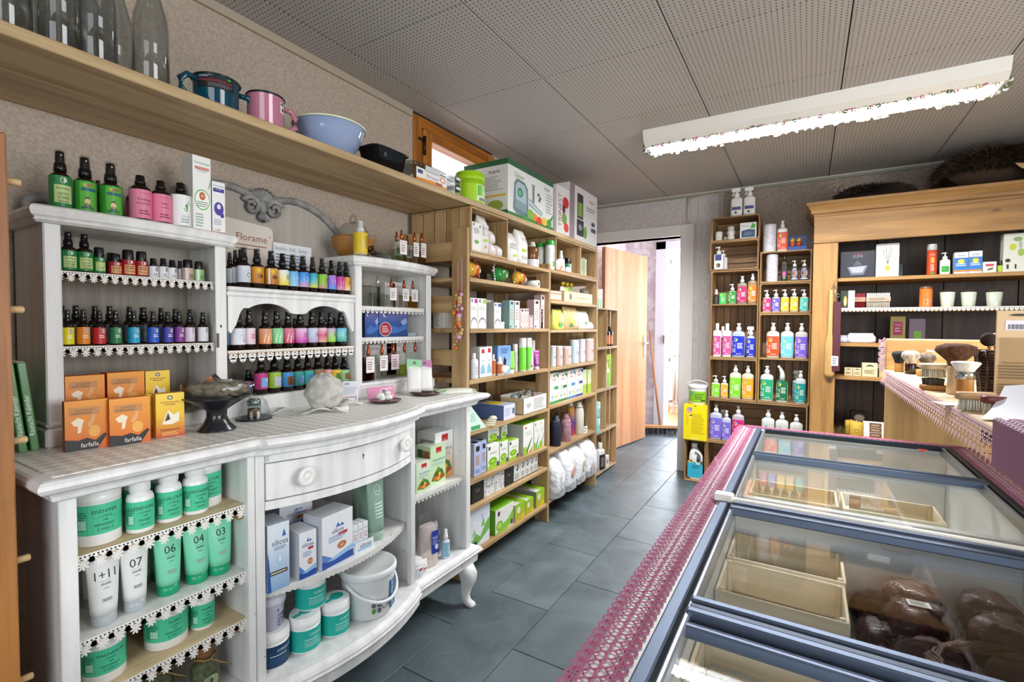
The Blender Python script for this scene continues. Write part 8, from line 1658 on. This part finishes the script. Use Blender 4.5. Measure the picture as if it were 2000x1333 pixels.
glassbox('clear glass food container with clip lid and paper sleeve',-1.495,1.665,z,.24,.14,.085,True);glassbox('small glass container, lower of the stacked pair',-1.465,1.85,z,.08,.08,.042);glassbox('small glass container, upper of the stacked pair',-1.465,1.85,z+.0425,.08,.08,.045)
q=(-1.5,2.048,0.263,0.172);tub('lime_tub','bright lime tub with white and green label',q[0],q[1],z,q[2]/2*rnd(q[0],q[1]),q[3]*.95,'a8d81a','a8d81a','a8d81a',(.1,.6),[('r',.40,0,.68,1,'e0ecd4'),('r',.41,.3,.52,.95,'6ac02a'),('e',.60,.8,.04,.12,'4aa02a'),('r',.44,.02,.58,.2,'6a6a6a')],lidh=.25)
juic=[('r',0,.90,1,1,'1f5a34'),('r',0,0,1,.07,'1f6a2c'),('t','Angelia',.84,.80,.06,'1a1a1a',0,.22),('t','Calcium',.22,.78,.08,'4a8a3a',0,.3),('p',[(.10,.14),(.12,.62),(.18,.72),(.34,.70),(.40,.60),(.42,.10),(.36,.06),(.16,.08)],'5f777c'),('p',[(.14,.18),(.15,.60),(.20,.67),(.33,.65),(.37,.56),(.38,.14)],'a9bcc0'),('p',[(.14,.18),(.145,.34),(.375,.30),(.38,.14)],'7e979c'),('e',.24,.48,.055,.085,'1f6a8c'),('e',.24,.48,.035,.055,'6ab84a'),('p',[(.42,.46),(.74,.28),(.72,.20),(.42,.32)],'8fa6a8'),('p',[(.42,.42),(.72,.25),(.715,.23),(.42,.37)],'d0dcdc'),('r',.50,.40,.545,.74,'6f8488'),('r',.485,.72,.56,.75,'8fa6a8'),('e',.64,.60,.02,.03,'3a4a4a'),('e',.68,.55,.02,.03,'3a4a4a'),('e',.66,.50,.02,.03,'3a4a4a'),('p',[(.3,.10),(.6,.02),(.9,.18),(1,.34),(.97,.20),(.7,.02),(.3,.02)],'2f8a2c'),('e',.55,.13,.07,.08,'d8802a'),('e',.66,.10,.06,.08,'c83a2a'),('e',.78,.12,.07,.08,'d8b83a'),('e',.46,.16,.08,.09,'7aa83a'),('e',.90,.12,.06,.09,'4a8a3a'),('l',.82,.3,.97,.72,7,'b0b2ac')]
jl=[('r',0,.90,1,1,'1f5a34'),('r',0,0,1,.09,'1f6a2c'),('t','Angelia',.70,.80,.06,'1a1a1a',0,.5),('l',.12,.45,.9,.72,8,'9a9c98'),('r',.05,.2,.35,.38,'2f5a2c'),('r',.4,.34,.95,.38,'d8a83a'),('e',.72,.18,.18,.1,'8a9a3a')]
CT(-1.42,2.568,0.554,0.308,z,.30,'large juicer carton with green bands on the wall shelf','e4e4e0',juic,left=jl,lcol='d4d2ce',name='juicer_carton')
CT(-1.42,2.998,0.2,0.319,z,.30,'narrow carton side with red fruit photo','dcd8d6',[('t','TRINEST',.25,.5,.14,'8a3a4a',1,.7),('e',.7,.7,.25,.12,'b8242a'),('e',.6,.35,.2,.12,'6a9a3a'),('e',.75,.18,.2,.1,'c83a2a'),('e',.55,.55,.12,.1,'5a1a2a')],name='blender_carton')
CT(-1.42,3.36,0.51,0.386,z,.22,'white blender carton at the end of the wall shelf','dad6d6',[('r',0,0,.16,1,'8a7a80'),('r',.25,.42,.46,.88,'2a2c2e'),('r',.28,.46,.43,.72,'7a9a3a'),('r',.24,.10,.48,.40,'1c1c20'),('e',.36,.26,.07,.06,'8a8a8c'),('t','Vitamix',.78,.84,.06,'b8303a',0,.4),('l',.58,.62,.96,.72,2,'8a8a8a'),('e',.84,.42,.07,.04,'3a3a3a'),('r',.76,.26,.94,.34,'3a3a3c'),('e',.54,.2,.06,.12,'5a9a2a')],name='blender_carton')
# ================================================================ peg rack at the left edge
t=thing('peg_rack','orange-brown wooden post with pegs at the left edge','rack',(-1.30,.26,0));pm=wood('rack','8a5526','b0763a','z',.5,5,True)
boxpart('post',t,(-1.335,-1.29,.235,.2975,0,1.62),pm,.003)
for zz in(1.535,1.29,1.035,.80,.56):b=MB();b.lathe([(.007,0),(.007,.022),(.005,.024)],C('c8a878',.5),10).xf(Matrix.Translation((-1.31,.296,zz))@Matrix.Rotation(-PI/2,4,'X'));b.build('peg',t,(1.30,-.26,0))
boxpart('rack_shelf',t,(-1.34,-1.10,-.1,.232,.47,.49),pm,.002);boxpart('unseen_shade_panel',t,(-1.80,-1.34,-.6,-.58,0,1.9),pm,.002);boxpart('unseen_shade_back',t,(-1.80,-1.78,-.58,.26,0,1.62),pm,.002);boxpart('unseen_shade_side',t,(-1.34,-1.32,-.58,.232,0,1.62),pm,.002)  # shelf of the rack, plus unseen panels added to shade the sideboard's side
# ================================================================ goods on the display counter
z=ZCT+.0005;g='brushes on the display counter'
def hair(b,r0,r1,z0,z1,c,n=16,dome=.3,seg=18):b.lathe([(r0,z0),(r0*1.15,z0+(z1-z0)*.2),(r1,z1-(z1-z0)*dome),(r1*.9,z1-(z1-z0)*dome*.4),(r1*.5,z1-.001),(.001,z1)],c,seg,(True,False))
hm=lambda c1,c2:noise_mix('hair'+c1,c1,c2,90,(1,1,.12),rough=.9,bump=.7,dist=.003)
def vbrush(lb,q,hc,handle,hh,r0=.45,dome=.3,collar=None):
 x,y,w,h=q;t=thing('shaving_brush',lb,'brush',(x,y,z),0,g);b=MB();r=w/2;k=min(r*.62,.022);b.lathe([(k*.9,0),(k,.003),(k*.92,h*hh*.5),(k,h*hh*.9),(k*.85,h*hh)],handle,20);b.build('handle',t)
 if collar:b=MB();b.lathe([(k*.86,h*(hh-.2)),(k*1.03,h*(hh-.19)),(k*1.03,h*hh),(k*.9,h*(hh+.01))],C('b8bcc0',.15,1),20,(False,True));b.build('ferrule',t)
 b=MB();hair(b,k*.9,r,h*hh,h,hc,dome=dome);b.build('hair',t)
hw=wood('brushwood','a87030','c08a44','z',.4,6,False);pw_=wood('brushpale','c4a884','dcc4a0','z',.45,6,False)
vbrush('black-haired shaving brush with honey handle at the far left',(0.388,3.001,0.062,0.102),hm('121214','2a2a2e'),hw,.42);vbrush('badger shaving brush with grey hair and dark handle',(0.417,2.899,0.072,0.11),hm('8a8076','c4bcb0'),C('2a1410',.2),.45,dome=.5);vbrush('dark badger shaving brush in the rear',(0.488,2.978,0.07,0.097),hm('4a3e36','7a6e62'),C('2a1a14',.2),.4,dome=.5)
vbrush('large brown powder brush with pale wooden handle',(0.414,2.086,0.109,0.166),hm('3a2210','6a4220'),pw_,.56,dome=.35);vbrush('white-haired make-up brush with chrome ferrule',(0.413,1.966,0.071,0.115),hm('d8d2c8','f2eee6'),hw,.72,dome=.2,collar=True)
t=thing('safety_razor','chrome safety razor standing with dark handle','razor',((0.519,3.092,1.05)[0],(0.519,3.092,1.05)[1],z),0,g);b=MB();b.lathe([(.006,0),(.0065,.07),(.005,.072)],C('2a1810',.3),12);b.build('handle',t);b=MB();b.tube([(0,0,.07),(0,0,.098)],.0035,C('c8ccd0',.12,1),8);b.bbox(-.02,.02,-.011,.011,.098,.106,C('c8ccd0',.12,1),.003);b.build('razor_head',t)
t=thing('brush_stand','dark round brush and base lying before the razor','brush',((0.447,2.949,1.05)[0],(0.447,2.949,1.05)[1],z),.3,g);b=MB();b.sphere((0,0,.012),.038,.028,.014,C('2e1812',.2),16,8);b.build('base',t);b=MB();b.sphere((.01,0,.03),.026,.02,.012,C('1a1210',.25),14,8);b.build('pad',t)
def flatbrush(lb,x,y,rz,L_,W_,up,wc,bc,zz=z):
 t=thing('nail_brush',lb,'brush',(x,y,zz),rz,g);b=MB();z0=.0 if up else.030;b.loft([(z0,L_*.9,W_*.85,2.6),(z0+.003,L_,W_,2.6),(z0+.014,L_,W_,2.6),(z0+.018,L_*.92,W_*.88,2.6)],wc,26);b.build('brush_back',t);b=MB();rr=random.Random(int(x*999))
 for i in range(-6,7):
  for j in range(-2,3):
   if(i/6.5)**2+(j/2.6)**2<1:px,py=L_*.86*i/6.5,W_*.8*j/2.6;a,c=(z0+.017,z0+.040)if up else(z0+.002,.001);b.tube([(px,py,a),(px*1.06+rr.uniform(-.001,.001),py*1.08,c)],[.0022,.0026],bc,5)
 stuff(b.build('bristle_tufts',t));return t
x0,y0=(0.379,2.198,1.05)[:2]
flatbrush('round wooden brush lying bristles up',x0,y0,.2,.036,.036,True,hw,C('5a5248',.9));flatbrush('pale round brush stacked bristles down on the other',x0,y0,.2,.040,.038,False,pw_,C('d8d0b8',.9),z+.043)
x0,y0=(0.379,1.701,1.05)[:2];flatbrush('light wooden nail brush lying near the front edge',x0,y0,.35,.045,.018,False,wood('brushoak','a8825a','c09a70','x',.45,6,False),C('e0dccc',.9));x0,y0=(0.403,1.639,1.05)[:2];flatbrush('dark red wooden nail brush under the paper',x0+.01,y0,.3,.042,.02,False,C('6a2e22',.4),C('e0dccc',.9))
t=thing('wood_pot','little honey-wood brush pot behind the round brushes','pot',((0.437,2.801,1.05)[0],(0.437,2.801,1.05)[1]-.01,z),0);b=MB();b.lathe([(.014,0),(.015,.002),(.015,.03),(.012,.031)],hw,16);b.build('pot',t)
x0,y0=(0.498,2.128,1.05)[:2];x0+=.02;t=thing('wicker_vase','dark brown wicker vase on the counter','vase',(x0,y0,z),0);wk_=C('2e1610',.3);R=.036
for k in range(15):b=MB();b.tube([(R*1.25*math.cos(a)*(1+.02*math.sin(k*9+q)),R*1.25*math.sin(a),.006+.0095*k+.002*math.sin(3*a+k))for q,a in enumerate([2*PI*i/16 for i in range(16)])],.005,wk_,6,closed=True);b.v=[(x*(.82+.018*k),y*(.82+.018*k),zz)for x,y,zz in b.v];b.build('wicker_ring',t)
for k in range(14):a=2*PI*k/14;b=MB();b.tube([(R*1.05*math.cos(a),R*1.05*math.sin(a),.008),(R*1.38*math.cos(a),R*1.38*math.sin(a),.145)],.0045,wk_,6);b.build('wicker_rod',t)
for k,(c,lb)in enumerate((('2a1a14','dark'),('c8a884','beige'),('15151a','black'))):t=thing('bath_brush','%s long brush sticking out of the wicker vase'%lb,'brush',(x0-.012+.012*k,y0+.006*k,z+.01),0,g);b=MB();b.tube([(0,0,0),(.004*(k-1),0,.15)],.0045,hw,8);b.build('handle',t);b=MB();b.sphere((.006*(k-1),0,.168),.022,.016,.022,hm(c,c),12,8);b.build('hair',t)
t=thing('brush_package','tall kraft card package with barcode and clear front','package',(.480,1.80,z),.1);b=MB();b.bbox(-.045,.045,-.002,.002,0,.262,C('d2b48a',.6),.001);b.build('card',t);b=MB();b.bbox(-.042,.042,-.014,-.003,.01,.19,clear('blister','f6f4f0',1.2,.05),.004);b.build('clear_blister',t)
prints([('r',.2,.80,.8,.90,'e0dcec')]+[('r',.26+.03*i,.81,.26+.03*i+(.012 if i%3 else.02),.86,'3a3640')for i in range(16)]+[('t','Unsere Bartbürsten',.45,.47,.018,'5a4630',0,.8),('l',.08,.30,.9,.45,5,'7a6244'),('l',.08,.08,.9,.26,6,'8a7254'),('e',.5,.955,.2,.012,'2a2420')],.09,.262,flat(.0045),t)
t=thing('paper_note','handwritten white paper sheet leaning at the right edge','paper',(.41,1.55,z),0);b=MB();vs=[];F=[];P4=[Vector(q)for q in((-.060,-.016,.004),(.06,-.10,.006),(.15,.06,.10),(.012,.11,.072))]
for i in range(9):
 s_=i/8
 for j in range(5):t_=j/4;p=(P4[0]*(1-t_)+P4[1]*t_)*(1-s_)+(P4[3]*(1-t_)+P4[2]*t_)*s_;p.z-=.022*math.sin(PI*s_)*.6;vs.append(tuple(p))
for i in range(8):
 for j in range(4):a=5*i+j;F.append((a,a+1,a+6,a+5))
b.add(vs,F,C('e6e6ee',.7),True);b.build('sheet',t)
b=MB();b.add([(-.05,-.03,.0006),(.05,-.035,.0006),(.055,.03,.0012),(-.045,.035,.0012)],[(0,1,2,3)],C('e4e2e2',.7));tag(b.build('price_slip',None,((0.366,1.82,1.05)[0],(0.366,1.82,1.05)[1],z),.4),'small white paper slip under the brushes','paper')
def polka():
 m,nt,b=newmat('polka_dots');N=nt.nodes.new;L=nt.links.new;tc=N('ShaderNodeTexCoord');mp=N('ShaderNodeMapping');mp.inputs['Scale'].default_value=(60,60,60);mp.inputs['Rotation'].default_value=(0,0,.0);fr=N('ShaderNodeVectorMath');fr.operation='FRACTION';sb_=N('ShaderNodeVectorMath');sb_.operation='SUBTRACT';sb_.inputs[1].default_value=(.5,.5,.5);ln=N('ShaderNodeVectorMath');ln.operation='LENGTH';lt=N('ShaderNodeMath');lt.operation='LESS_THAN';lt.inputs[1].default_value=.30;mx=N('ShaderNodeMixRGB');mx.inputs[1].default_value=hexc('8a5a78');mx.inputs[2].default_value=hexc('d8c4d0')
 L(tc.outputs['Object'],mp.inputs[0]);L(mp.outputs[0],fr.inputs[0]);L(fr.outputs[0],sb_.inputs[0]);L(sb_.outputs[0],ln.inputs[0]);L(ln.outputs['Value'],lt.inputs[0]);L(lt.outputs[0],mx.inputs[0]);L(mx.outputs[0],b.inputs['Base Color']);b.inputs['Roughness'].default_value=.8;return m
t=thing('fabric_box','mauve polka-dot cloth folded over the counter edge at the right','cloth',(.42,1.18,z),0);pk_=polka();b=MB();b.bbox(-.098,.12,-.12,.085,.001,.045,pk_,.006);b.build('folded_cloth',t);b=MB();b.bbox(-.114,-.0995,-.12,.085,-.05,.045,pk_,.004);b.build('hanging_flap',t)
b=MB();b.loft([(0,.05,.03,2),(.012,.055,.034,2),(.03,.03,.02,2),(.036,.008,.006,2)],C('c8a0bc',.8),16);tag(b.build('pink_pouch',None,(.64,1.62,z),.4),'small pink fabric pouch beside the kraft package','pouch')
# ================================================================ inside the freezer
FZI=.4005;cw=chest_wood
def tray(lb,x0,x1,y0,y1,z0,z1):
 t=thing('freezer_crate',lb,'crate',((x0+x1)/2,(y0+y1)/2,z0),0,'wooden crates in the freezer');n=2;hh=(z1-z0)
 for k in range(n):
  a=z0+hh*k/n+(.006 if k else 0);c=z0+hh*(k+1)/n-.006*(k==0)
  for yy in(y0,y1-.008):boxpart('slat',t,(x0,x1,yy,yy+.008,a,c),cw('x'))
  for xx in(x0,x1-.008):boxpart('slat',t,(xx,xx+.008,y0+.008,y1-.008,a,c),cw('y'))
 for k in range(3):a=y0+.008+(y1-y0-.016)*k/3;boxpart('base_slat',t,(x0+.008,x1-.008,a+.002,a+(y1-y0-.016)/3-.004,z0,z0+.008),cw('x'))
 for xx,yy in((x0+.008,y0+.008),(x1-.02,y0+.008),(x0+.008,y1-.02),(x1-.02,y1-.02)):boxpart('corner_post',t,(xx,xx+.012,yy,yy+.012,z0+.008,z1+.004),cw('z'))
 return t
tray('freezer crate holding two meat packs',-.19,.105,1.548,1.742,FZI,.585);tray('empty freezer crate in the middle section',-.19,.100,1.335,1.530,FZI,.585);tray('nearest freezer crate with meat packs',-.19,.11,.95,1.17,FZI,.585);tray('freezer crate in the second section, left',-.19,.118,2.20,2.41,FZI,.585);tray('freezer crate in the second section, right',.132,.43,2.20,2.41,FZI,.585);tray('farthest empty freezer crate',-.19,.11,1.85,2.05,FZI,.55)
meat=noise_mix('meat','200a0e','4a1a20',26,rough=.5,bump=.8,bscale=60,dist=.006);mfilm=clear('meatfilm','f8f4f4',.45,.06)
mg=random.Random(21)
def pack(lb,x,y,zz,L_,W_,H_,rz,tagc=False):
 t=thing('meat_pack',lb,'meat',(x,y,zz),rz,'vacuum-packed dark meat');s=mg.uniform(0,6);flat_=lambda V,h:[(a,c,max(.001,min(h,e)))for a,c,e in V]
 b=MB();b.sphere((0,0,H_/2),L_/2,W_/2,H_*.58,meat,30,16,lambda a,p:1+.10*math.sin(3*a+s)+.08*math.sin(5*p+2*a+s)+.04*math.sin(9*a+7*p));b.v=flat_(b.v,H_*.97);b.build('meat',t)
 b=MB();b.sphere((0,0,H_/2),L_*.57,W_*.57,H_*.62,mfilm,34,16,lambda a,p:1+.05*math.sin(6*a+s)+.04*math.sin(11*a+9*p)+.04*math.sin(13*p+5*a));b.v=flat_(b.v,H_);b.build('vacuum_film',t)
 if tagc:b=MB();b.bbox(-.022,.022,-.014,.014,H_+.0005,H_+.0015,C('e4e2dc',.5),.0003);b.build('price_label',t);prints([('l',.1,.1,.9,.9,5,'4a4a4a')],.044,.028,lambda u,v,k:(u,-.014+v,H_+.0016+k),t,'label_print')
zi=FZI+.0095
for a in(('meat pack at the left of the far crate',-.115,1.645,zi,.105,.125,.10,.1),('meat pack at the right of the far crate',.025,1.645,zi,.105,.125,.11,-.1),('meat pack in the nearest crate, left',-.112,1.06,zi,.105,.145,.10,.1),('meat pack with white label in the nearest crate',.03,1.06,zi,.105,.145,.11,-.1,True)):pack(*a)
on=('first','second','third','fourth','fifth','sixth')
for r_ in range(6):
 for c_ in range(3):pack('meat pack in the lower heap, %s row from the back, %s column'%(on[r_],('left','middle','right')[c_]),.180+.123*c_+mg.uniform(-.003,.003),1.690-.145*r_,FZI+.0005,.100,.120,.105,mg.uniform(-.12,.12))
for r_ in range(5):
 for c_ in range(2):pack('meat pack on top of the heap, %s row from the back, %s column'%(on[r_],('left','right')[c_]),.245+.150*c_+mg.uniform(-.008,.008),1.615-.145*r_+mg.uniform(-.004,.004),FZI+.107,.120,.118,.085+mg.uniform(0,.03),mg.uniform(-.35,.35),(r_,c_)in((1,0),(3,1),(4,0)))
t=thing('wicker_wreath','brown twig wreath lying on the meat heap','wreath',(.345,1.17,.64),0);rr=random.Random(5)
for k in range(16):b=MB();o_=rr.uniform(0,6);b.tube([((.13+.012*math.sin(5*a+o_))*math.cos(a),(.11+.012*math.sin(5*a+o_))*math.sin(a),.010*math.sin(4*a+o_))for a in[2*PI*i/20 for i in range(20)]],.0038,C('4a2a18',.7),5,closed=True);b.build('twig',t)
for k,(x,y)in enumerate(((.20,2.28),(.27,2.30),(-.08,2.30),(.35,2.27))):bagthing('frozen_bag','frosty plastic bag in a second-section crate, %s'%on[k],x,y,zi,.07,.07,.05,clear('frostbag','e8eaec',2.5,.2),rz=rr.uniform(0,3),seed=60+k,grp='frosty plastic bags')
